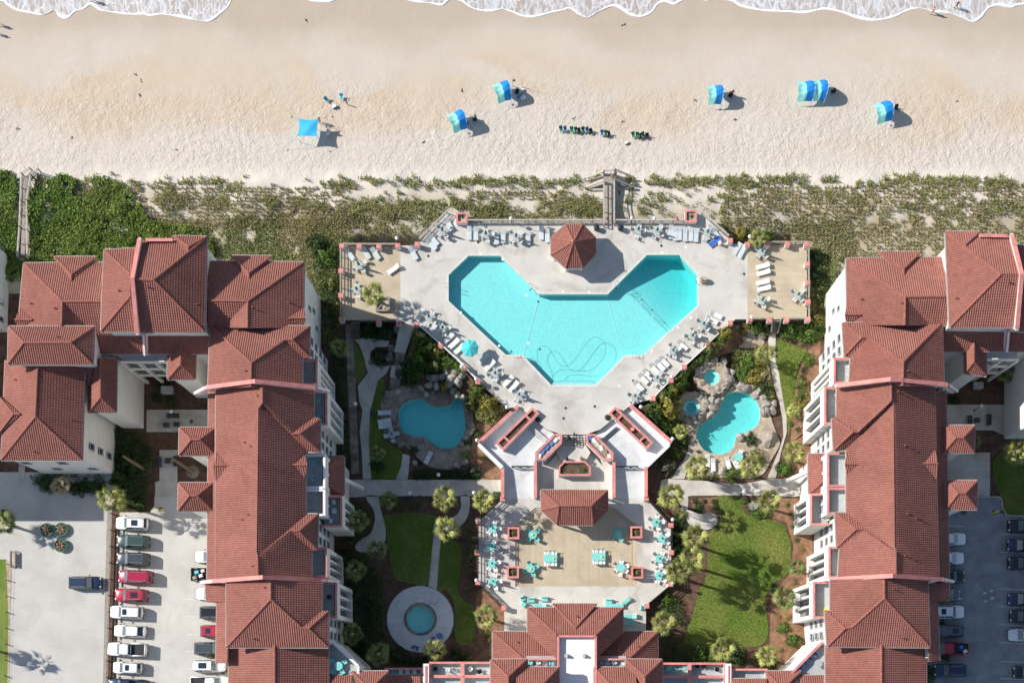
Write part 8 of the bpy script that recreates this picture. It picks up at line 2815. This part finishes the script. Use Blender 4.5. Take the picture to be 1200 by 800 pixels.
for q in cor:
 MB().tube([(c.x + q[0] * 0.97,c.y + q[1] * 0.97,z0),(c.x + q[0],c.y + q[1],zt)],0.028,6).build('pole','steel',t)
 e_ = Vector((c.x + q[0] * 2.0,c.y + q[1] * 1.95,bz(c.x + q[0] * 2.0,c.y + q[1] * 1.95) + 0.05))
 MB().tube([(c.x + q[0],c.y + q[1],zt),e_],0.012,5).build('guy_line','tent_blue',t)
 MB().ball(e_,0.14,8,5,(1.2,1,0.6)).build('sandbag','cloth_sand',t)
def low_chair(px,py,ang,kind,lab,group='beach chairs'):
 c = P(px,py,0.0)
 return chair(kind,c.x,c.y,bz(c.x,c.y) - 0.05,R(ang),lab,group)
for i,(px,py,k) in enumerate(((657.5,152.5,'green'),(662.5,153,'navy'),(670,153.5,'green'),(674.5,154,'green'),(678.5,155,'dark'),(683.5,153.5,'green'),(688,154,'navy'),(692.5,155.5,'dark'),(705.5,157.5,'navy'),(709.5,158,'green'),(713,159,'dark'),(742,159.5,'green'),(746.5,160,'green'),(750.5,161.5,'dark'),(753.5,159.5,'green'),(758,161,'dark'))):
 col = {'green': 'green','navy': 'slate blue','dark': 'dark'}[k]
 low_chair(px,py,100 + random.uniform(-15,15),k,'%s beach chair, number %s from the left in the straggling line above the boardwalk' % (col,ORD[i] if i < 14 else ('fifteenth','sixteenth')[i - 14]),'chairs in a line on the beach')
for px,py,k,a,lab in ((382.5,116.5,'aqua',140,'pale chair with a towel above the blue sun shade'),(400,113.5,'aqua',95,'turquoise beach chair right of the blue sun shade'),(605.5,107.5,'dark',60,'dark chair in the shadow of the highest canopy'),(607.5,113.5,'navy',60,'blue chair in the shadow of the highest canopy'),(612.5,114.5,'white',20,'white chair in the shadow of the highest canopy'),
                          (547.5,146.5,'navy',60,'dark blue chair beside the lower middle canopy'),(556,140.5,'dark',20,'black chair in the shadow of the lower middle canopy'),(856,111.5,'dark',60,'black chair in the shadow of the lone right canopy'),(976.5,106.5,'dark',20,'black chair in the shadow of the double canopies'),(1050.5,126.5,'dark',90,'dark chair beside the rightmost canopy'),(385,155,'white',20,'white chair under the blue sun shade')):
 low_chair(px,py,a,k,lab)
for px,py,s,mat,lab in ((391,123.5,0.6,'blue_cushion','blue cool box right of the pale chair'),(611,103.3,0.55,'cloth_white','white cool box at the edge of the canopy shadow'),(384,156.5,0.5,'cloth_white','white cool box under the blue sun shade'),(734,167,0.5,'old_wood','brown bag between the two chair groups')):
 c = P(px,py,0.2)
 z = bz(c.x,c.y)
 t = thing('cool_box',(c.x,c.y,z),lab,'cool box')
 MB().box((c.x,c.y,z + s * 0.3),(s,s * 0.65,s * 0.6),0.5).build('body',mat,t)
 MB().box((c.x,c.y,z + s * 0.64),(s * 1.05,s * 0.7,s * 0.1),0.5).build('lid','cloth_white',t)
for px,py,lab in ((600.5,94,'left of two tall thin poles planted right of the highest canopy'),(611.5,95,'right of two tall thin poles planted right of the highest canopy')):
 c = P(px,py,1.2)
 z = bz(c.x,c.y)
 t = thing('fishing_rod',(c.x,c.y,z),lab,'pole','tall poles on the beach')
 MB().tube([(c.x,c.y,z - 0.1),(c.x,c.y,z + 2.9)],[0.035,0.012],6).build('rod','bumper',t)
 MB().tube([(c.x,c.y,z - 0.1),(c.x,c.y,z + 0.9)],0.05,8).build('holder','cloth_white',t)
# ------------------------------------------------------------------ people
def skin_body(name,pts,edges,rad,mat,parent,lv=2):
 me = bpy.data.meshes.new(name)
 off = Vector((0,0,0))
 me.from_pydata(pts,edges,[])
 me.materials.append(MATS[mat])
 o = link(name,me,parent)
 sk = o.modifiers.new('skin','SKIN')
 sk.use_smooth_shade = True
 ss = o.modifiers.new('smooth','SUBSURF')
 ss.levels = ss.render_levels = lv
 for i,r in enumerate(rad):
  v = me.skin_vertices[0].data[i]
  v.radius = (r,r) if not isinstance(r,tuple) else r
  v.use_root = (i == 0)
 return o
def person(px,py,z,ang,label,skin='skin_tan',hair='hair_dark',top='cloth_navy',bottom='cloth_black',bare=False,stride=0.28,H=1.72,long_hair=False):
 """standing or walking figure facing local +x; px is where the feet stand"""
 c = P(px,py,z)
 t = thing('person',(c.x,c.y,z),label,'person',None,R(ang))
 k = H / 1.72
 V,E,Rr = [],[],[]
 def v(x,y,zz,r,p=None):
  V.append((x * k,y * k,zz * k))
  Rr.append((r[0] * k,r[1] * k) if isinstance(r,tuple) else r * k)
  if p is not None:
   E.append((p,len(V) - 1))
  return len(V) - 1
 pel = v(0,0,0.94,(0.125,0.15))
 wa = v(0.01,0,1.10,(0.10,0.13),pel)
 ch = v(0.0,0,1.30,(0.115,0.155),wa)
 nk = v(-0.01,0,1.45,0.06,ch)
 hd0 = v(0.015,0,1.545,0.078,nk)
 hd1 = v(0.02,0,1.63,0.088,hd0)
 arms = {}
 for s in (-1,1):
  sh = v(-0.01,s * 0.17,1.39,0.055,ch)
  sw = s * stride * 0.7
  el = v(0.01 - sw * 0.35,s * 0.235,1.13,0.042,sh)
  wr = v(0.07 - sw * 0.75,s * 0.25,0.90,0.029,el)
  pm = v(0.09 - sw * 0.9,s * 0.25,0.825,(0.036,0.020),wr)
  arms[s] = pm
  for f in range(4):
   fx = (f - 1.5) * 0.019
   a = v(0.095 - sw * 0.9 + fx,s * 0.247,0.765 + abs(f - 1.3) * 0.008,0.0095,pm)
   v(0.105 - sw * 0.9 + fx * 1.1,s * 0.235,0.725 + abs(f - 1.3) * 0.012,0.008,a)
  th = v(0.125 - sw * 0.9,s * 0.232,0.815,0.011,pm)
  v(0.14 - sw * 0.9,s * 0.226,0.775,0.009,th)
  hp = v(0,s * 0.085,0.88,0.095,pel)
  f_ = s * stride
  kn = v(0.03 + f_ * 0.55,s * 0.095,0.49,0.058,hp)
  an = v(-0.01 + f_ * 0.9,s * 0.10,0.085,0.036,kn)
  he = v(0.04 + f_ * 0.9,s * 0.10,0.035,(0.036,0.034),an)
  v(0.16 + f_ * 0.9,s * 0.11,0.022,(0.036,0.020),he)
 skin_body('body',V,E,Rr,skin,t)
 m = MB()
 for s in (-1,1):
  m.ball((0.098 * k,s * 0.033 * k,1.612 * k),0.012 * k,6,4)
 m.build_local = None
 def lo(mb,name,mat,sm=True):
  mb.v = [(x + c.x,y + c.y,zz + z) for x,y,zz in mb.v]
  return mb.build(name,mat,t,sm)
 lo(m,'eyes','eye_dark')
 lo(MB().tube([(0.098 * k,0,1.60 * k),(0.122 * k,0,1.575 * k)],[0.008 * k,0.014 * k],6),'nose',skin)
 lo(MB().ball((0.098 * k,0,1.538 * k),0.02 * k,8,4,(0.3,1,0.35)),'mouth','cloth_red')
 for s in (-1,1):
  lo(MB().ball((0.02 * k,s * 0.088 * k,1.595 * k),0.026 * k,6,5,(0.7,0.35,1)),'ear',skin)
 hm = MB().ball((0.0,0,1.655 * k),0.105 * k,14,8,(0.98,0.9,0.78))
 if long_hair:
  hm.tube([(-0.06 * k,0,1.66 * k),(-0.10 * k,0,1.54 * k),(-0.10 * k,0,1.40 * k)],[0.075 * k,0.075 * k,0.04 * k],8)
 lo(hm,'hair',hair)
 P2,E2,R2 = [(0,0,0.985 * k),(0,0,0.93 * k)],[(0,1)],[(0.122 * k,0.15 * k),(0.14 * k,0.165 * k)]
 for s in (-1,1):
  f_ = s * stride
  P2 += [(0.0,s * 0.085 * k,0.86 * k),((0.015 + f_ * 0.3) * k,s * 0.092 * k,0.66 * k)]
  n = len(P2)
  E2 += [(1,n - 2),(n - 2,n - 1)]
  R2 += [0.108 * k,0.092 * k]
 skin_body('shorts',P2,E2,R2,bottom,t,1)
 if not bare:
  P3 = [(0,0,0.95 * k),(0.01 * k,0,1.12 * k),(0,0,1.31 * k),(-0.01 * k,0,1.41 * k)]
  R3 = [(0.135 * k,0.16 * k),(0.118 * k,0.148 * k),(0.13 * k,0.17 * k),(0.085 * k,0.10 * k)]
  E3 = [(0,1),(1,2),(2,3)]
  for s in (-1,1):
   sw = s * stride * 0.7
   P3 += [(-0.01 * k,s * 0.175 * k,1.385 * k),((0.0 - sw * 0.2) * k,s * 0.22 * k,1.24 * k)]
   n = len(P3)
   E3 += [(2,n - 2),(n - 2,n - 1)]
   R3 += [0.07 * k,0.06 * k]
  skin_body('shirt',P3,E3,R3,top,t,1)
 return t
def on_sand(px,py):
 q = P(px,py,-1.2)
 z = bz(q.x,q.y)
 return z
for px,py,ang,lab,kw in ((1091.5,15.5,200,'walker in pink shorts at the edge of the surf, left of two',dict(skin='skin_light',bare=True,bottom='cloth_red')),(1119.5,9.5,160,'walker in dark swimwear in the foam, right of two',dict(skin='skin_tan',top='cloth_black',bottom='cloth_black',long_hair=True)),
                             (-2.5,29,190,'upper of two walkers just off the left edge whose shadows lie on the sand',dict(top='cloth_white')),(-5,39.5,190,'lower of two walkers just off the left edge whose shadows lie on the sand',dict(top='cloth_navy')),(108,1.5,180,'person in dark clothes wading at the top left edge',dict(top='cloth_black')),
                             (375.5,144,150,'person in a red top standing at the right pole of the blue sun shade',dict(top='cloth_red',bottom='cloth_sand',stride=0.05)),(384.5,154.5,200,'person in a white top in the shadow of the blue sun shade',dict(top='cloth_white',stride=0.05)),
                             (857.5,112,100,'person in black in the shadow of the lone right canopy',dict(top='cloth_black',stride=0.05)),(407,123,60,'child in blue beside the turquoise beach chair',dict(top='blue_cloth',H=1.15,stride=0.05))):
 person(px,py,on_sand(px,py),ang,lab,**kw)
person(717.5,210,1.87,80,'person in a sand coloured top walking at the sea end of the boardwalk',top='cloth_sand',bottom='cloth_navy')
person(721,207,1.87,100,'person in dark clothes at the sea end of the boardwalk',top='cloth_black',skin='skin_light')
person(711.5,259,ZD + 0.02,90,'person in a red top at the pool end of the boardwalk',top='cloth_red',skin='skin_light',hair='hair_brown')
for px,py in ((541,103.5),(730,141.5),(731.5,23),(356,17.5),(157,85),(163,92),(162,110),(205.5,175.5),(603,92),(1122,117.5),(861,140),(816,115),(497,166),(555,134),(672,138),(20,150),(85,160)):
 q = P(px,py,0)
 z = bz(q.x,q.y)
 m = MB()
 for k in range(5):
  a = random.random() * 6.28
  x,y = q.x + random.uniform(-0.12,0.12),q.y + random.uniform(-0.12,0.12)
  m.tube([(x,y,z),(x + 0.14 * math.cos(a),y + 0.14 * math.sin(a),z + 0.09),(x + 0.28 * math.cos(a),y + 0.28 * math.sin(a),z + 0.02)],[0.03,0.04,0.02],5)
 o = m.build('seaweed','stem')
 tag(o,'small dark clump of seaweed lying on the open sand','seaweed','seaweed clumps on the beach')
# ------------------------------------------------------------------ cars
def car_proto(kind):
 """length along +x,front at +x"""
 t = thing('parked_car',(0,0,0),'car','car','cars in the car parks')
 sp = {'sedan': (4.7,1.82,1.42),'suv': (4.75,1.92,1.72),'hatch': (4.25,1.8,1.55),'van': (5.0,1.98,1.76),'pickup': (5.75,2.0,1.85)}[kind]
 L,W,H = sp
 hl,hw = L / 2,W / 2
 belt = {'sedan': 0.92,'suv': 1.08,'hatch': 0.98,'van': 1.08,'pickup': 1.15}[kind]
 cab = {'sedan': (-1.95,-1.25,0.35,1.05),'suv': (-2.2,-1.95,0.45,1.05),'hatch': (-1.98,-1.6,0.4,1.05),'van': (-2.32,-2.1,0.85,1.55),'pickup': (-0.55,-0.4,0.8,1.4)}[kind]
 st = [(-hl,0.80,0.62,belt - 0.22),(-hl + 0.10,0.90,0.45,belt - 0.08),(-hl + 0.45,0.97,0.34,belt),(cab[0] + 0.6,1.0,0.3,belt + 0.02),(0,1.0,0.3,belt),(cab[3],0.99,0.3,belt - 0.02),(hl - 0.75,0.97,0.32,belt - 0.10),(hl - 0.28,0.90,0.36,belt - 0.18),(hl - 0.06,0.76,0.42,belt - 0.30),(hl,0.62,0.50,belt - 0.40)]
 st.sort(key=lambda q: q[0])
 vs,fs = [],[]
 ring = []
 for x,kw,zb,zt in st:
  w_ = hw * kw
  zm = (zb + zt) / 2
  r = [(x,-w_ * 0.9,zb),(x,-w_,zm - 0.05),(x,-w_ * 0.985,zt - 0.12),(x,-w_ * 0.88,zt - 0.01),(x,-w_ * 0.45,zt + 0.035),(x,0,zt + 0.05),(x,w_ * 0.45,zt + 0.035),(x,w_ * 0.88,zt - 0.01),(x,w_ * 0.985,zt - 0.12),(x,w_,zm - 0.05),(x,w_ * 0.9,zb)]
  ring.append(r)
 n = len(ring[0])
 for r in ring:
  vs += r
 for i in range(len(ring) - 1):
  for j in range(n - 1):
   fs.append([i * n + j,(i + 1) * n + j,(i + 1) * n + j + 1,i * n + j + 1])
  fs.append([i * n + n - 1,(i + 1) * n + n - 1,(i + 1) * n,i * n])
 fs += [list(range(n)),list(range((len(ring) - 1) * n,len(ring) * n))[::-1]]
 fs = [f[::-1] for f in fs]
 b = MB().add(vs,fs)
 if kind == 'pickup':
  for s in (-1,1):
   b.box((-hl + 1.18,s * (hw - 0.13),belt + 0.10),(2.05,0.16,0.30))
  b.box((-hl + 0.16,0,belt + 0.10),(0.12,W - 0.30,0.30))
 b.build('body','paint_white',t,True)
 rb,rt,ft,fb = cab
 wb,wt = hw * 0.93,hw * 0.74
 zr = H
 q = lambda x,y,z_: Vector((x,y,z_))
 def pane(name,pts,mat):
  MB().quad(*pts).build(name,mat,t)
 up = belt + 0.035
 pane('windscreen',[q(fb,-wb * 0.93,up),q(fb,wb * 0.93,up),q(ft,wt * 0.95,zr - 0.03),q(ft,-wt * 0.95,zr - 0.03)],'windscreen')
 pane('rear_window',[q(rb,wb * 0.90,up),q(rb,-wb * 0.90,up),q(rt,-wt * 0.92,zr - 0.03),q(rt,wt * 0.92,zr - 0.03)],'car_glass')
 for s in (-1,1):
  p = [q(rb + 0.05,s * wb * 0.96,up),q(fb - 0.05,s * wb * 0.96,up),q(ft + 0.02,s * wt * 0.985,zr - 0.05),q(rt - 0.02,s * wt * 0.985,zr - 0.05)]
  pane('side_window',p if s < 0 else p[::-1],'car_glass')
 ax,bx = rt - 0.02,ft + 0.04
 k = 0.22
 out = [(ax + k,-wt),(bx - k,-wt),(bx - k * 0.3,-wt + k * 0.3),(bx,-wt + k),(bx,wt - k),(bx - k * 0.3,wt - k * 0.3),(bx - k,wt),(ax + k,wt),(ax + k * 0.3,wt - k * 0.3),(ax,wt - k),(ax,-wt + k),(ax + k * 0.3,-wt + k * 0.3)]
 r = MB()
 r.prism(out,zr - 0.07,zr - 0.02)
 cxr = (ax + bx) / 2
 r.prism([(cxr + (x - cxr) * 0.9,y * 0.88) for x,y in out],zr - 0.02,zr + 0.02)
 for s in (-1,1):
  r.beam((rt,s * wt * 0.97,zr - 0.06),(rb,s * wb * 0.94,up),0.09,0.08)
  r.beam((ft,s * wt * 0.97,zr - 0.06),(fb,s * wb * 0.97,up),0.08,0.07)
  r.beam(((rb + fb) / 2,s * wb * 0.965,up),((rt + ft) / 2,s * wt * 0.99,zr - 0.06),0.08,0.04)
 r.build('roof','paint_white',t)
 for s in (-1,1):
  MB().box((fb - 0.25,s * (hw + 0.10),up + 0.06),(0.14,0.22,0.14)).build('wing_mirror','bumper',t)
  m = MB()
  m.ball((hl - 0.16,s * hw * 0.60,belt - 0.30),0.17,8,5,(0.9,1.2,0.55))
  m.build('headlight','headlight',t,True)
  MB().box((-hl + 0.07,s * hw * 0.70,belt - 0.22),(0.10,0.34,0.2)).build('taillight','taillight',t)
  if kind in ('suv','van'):
   MB().beam((rt + 0.25,s * wt * 0.9,zr + 0.06),(ft - 0.25,s * wt * 0.9,zr + 0.06),0.05,0.05).build('roof_rail','steel',t)
  for x in (-hl + 0.95,hl - 0.92):
   w_ = MB()
   w_.tube([(x,s * (hw - 0.22),0.34),(x,s * (hw + 0.005),0.34)],0.34,14)
   wo = w_.build('wheel','tyre',t)
   MB().tube([(x,s * (hw + 0.006),0.34),(x,s * (hw + 0.015),0.34)],0.2,10).build('rim','rim',wo)
 MB().box((hl - 0.08,0,0.42),(0.22,W * 0.86,0.2)).build('front_bumper','bumper',t)
 MB().box((-hl + 0.08,0,0.45),(0.24,W * 0.88,0.22)).build('rear_bumper','bumper',t)
 MB().box((-hl - 0.045,0,0.62),(0.02,0.32,0.16)).build('number_plate','white_trim',t)
 if kind == 'pickup':
  MB().box((-hl + 1.18,0,belt + 0.03),(2.0,W - 0.42,0.06)).build('load_bed','black_metal',t)
 return t
CARS = {k: car_proto(k) for k in ('sedan','suv','hatch','van','pickup')}
HC = {'sedan': 1.42,'suv': 1.72,'hatch': 1.55,'van': 1.76,'pickup': 1.85}
RO = {'sedan': (-1.25,0.35),'suv': (-1.95,0.45),'hatch': (-1.6,0.4),'van': (-2.1,0.85),'pickup': (-0.4,0.8)}
def car(px,py,kind,col,ang,label,sun=None,group='cars in the car parks',name=None,z0=0.025):
 c = P(px,py,0.9)
 o = dup(CARS[kind],(c.x,c.y,z0),R(ang),label,group,None,{'body': 'paint_' + col,'roof': 'paint_' + col})
 if sun:
  a,b = RO[kind]
  x0,x1 = a + (b - a) * sun[0],a + (b - a) * sun[1]
  s = bpy.data.objects.get('sun_proto_%s' % kind) if False else None
  m = MB()
  m.prism([(x0 + 0.08,-0.42),(x1 - 0.08,-0.42),(x1,-0.34),(x1,0.34),(x1 - 0.08,0.42),(x0 + 0.08,0.42),(x0,0.34),(x0,-0.34)],HC[kind] + 0.012,HC[kind] + 0.028)
  me = m.build('sunroof','car_glass')
  me.parent = o
 return o
WROW = 'cars parked nose to the fence'
car(154.5,613,'suv','white',178,'white car with a large dark sunroof, topmost by the fence palm',(0.35,0.75),WROW)
car(155.5,634,'suv','dark_green',178,'dark green car second from the top of the fence row',None,WROW)
car(155.5,654.5,'suv','dark_grey',178,'dark grey car third from the top of the fence row',None,WROW)
car(158.5,675.5,'van','crimson',178,'long dark red people carrier in the fence row',None,WROW)
car(153.5,697,'suv','red',178,'red car with a black sunroof in the fence row',(0.3,0.75),WROW)
car(148,717,'suv','white',178,'white car with a small front sunroof below the red cars',(0.68,0.95),WROW)
car(152,739,'sedan','white',178,'white saloon in the fence row, no sunroof',None,WROW)
car(149,760.5,'pickup','white',178,'white pickup with an empty black load bed',None,WROW)
car(149,782,'hatch','white',178,'white car with a small sunroof below the white pickup',(0.55,0.85),WROW)
car(150,803,'pickup','navy',178,'dark blue pickup cut off by the bottom edge',None,WROW)
car(99.5,682.5,'suv','navy',0,'dark blue car standing alone on the pale western car park')
EROW = 'cars nosed out from under the west building eave'
car(247,652,'sedan','white',180,'white car nose showing under the eave above the black pickup',None,EROW)
pk = car(247,673,'pickup','black',0,'black pickup with a loaded bed under the eave',None,EROW)
car(248,695.5,'sedan','white',180,'white car nose showing under the eave below the black pickup',None,EROW)
car(253,717.5,'suv','black',0,'black car backed under the eave below the fire wall',None,EROW)
car(251.5,739,'hatch','red',0,'red car backed under the eave',(0.2,0.6),EROW)
car(246.5,759.5,'suv','dark_grey',0,'dark grey car with roof rails beside the yellow shrubs',None,EROW)
car(245,779.5,'suv','white',0,'white car with a big black sunroof beside the yellow shrubs',(0.25,0.75),EROW)
car(246,800,'pickup','white',0,'white pickup cut off at the bottom beside the west building',None,EROW)
for dx,dy,mat,lab in ((-1.9,0.3,'aqua_seat','pale blue cool box in the black pickup bed'),(-1.3,-0.2,'cloth_white','white bag in the black pickup bed'),(-2.2,-0.5,'old_wood','brown sack in the black pickup bed'),(-1.0,0.5,'cushion_cream','cream bundle in the black pickup bed')):
 q = pk.location
 m = MB()
 m.box((q.x + dx,q.y + dy,1.43),(0.55,0.45,0.34),0.3)
 m.box((q.x + dx,q.y + dy,1.62),(0.45,0.36,0.06),0.3)
 tag(m.build('cargo',mat),lab,'luggage','luggage in the pickup beds')
SROW = 'cars along the shaded east car park'
car(1113.5,631,'sedan','white',0,'upper of two white car noses under the east eave',None,SROW)
car(1111.5,653.5,'sedan','white',0,'lower of two white car noses under the east eave',None,SROW)
car(1112,675,'suv','black',0,'black car nose under the east fire wall',None,SROW)
car(1109,696.5,'hatch','slate',0,'grey green car nose below the east fire wall',None,SROW)
car(1111,716.5,'suv','white',0,'white car with a dark sunroof beside the east building',(0.3,0.6),SROW)
car(1113,739,'hatch','slate',180,'slate grey car with a black sunroof beside the east building',(0.25,0.7),SROW)
pr = car(1112,759.5,'pickup','red',180,'red pickup with things in its bed beside the dark bush',None,SROW)
car(1114,785,'suv','navy',180,'dark blue car below the red pickup',None,SROW)
for dx,dy,mat,lab in ((1.6,0.2,'blue_cushion','blue crate in the red pickup bed'),(2.2,-0.4,'cloth_white','white bag in the red pickup bed')):
 q = pr.location
 m = MB()
 m.box((q.x + dx,q.y + dy,1.43),(0.55,0.5,0.34),0.4)
 m.box((q.x + dx,q.y + dy,1.62),(0.45,0.36,0.06),0.4)
 tag(m.build('cargo',mat),lab,'luggage','luggage in the pickup beds')
for px,py,kind,col,lab in ((1201,616,'suv','black','topmost black car at the east edge'),(1200,638.5,'sedan','navy','dark blue car second from the top at the east edge'),(1201,659.5,'suv','black','black car third from the top at the east edge'),(1201,701.5,'sedan','navy','navy car below the empty bay at the east edge'),(1201,721.5,'hatch','black','black car above the white one at the east edge'),(1201,743.5,'sedan','white','white car at the east edge'),(1207,787,'sedan','black','lowest black car at the east edge')):
 car(px,py,kind,col,180,lab,None,SROW)
for k in CARS.values():
 drop(k)
for d in (LNG,CHR,TBL,PAR):
 for k in d.values():
  drop(k)
for p in SHR + BIG:
 drop(p)
def word(n):
 w_ = ORD + ['fifteenth','sixteenth','seventeenth','eighteenth','nineteenth','twentieth']
 return w_[n] if n < len(w_) else None
seen = {}
for o in bpy.data.objects:
 if o.parent is None and o.get('label') and not o.get('kind'):
  seen.setdefault(o['label'],[]).append(o)
for lab,L in seen.items():
 if len(L) > 1:
  if L[0].type == 'MESH' and L[0].location.length < 1e-6:
   pos = lambda o: sum((v.co.x for v in o.data.vertices),0.0) / len(o.data.vertices)
  else:
   pos = lambda o: o.location.x
  for i,o in enumerate(sorted(L,key=pos)):
   if word(i):
    o['label'] = '%s, %s from the west' % (lab,word(i))
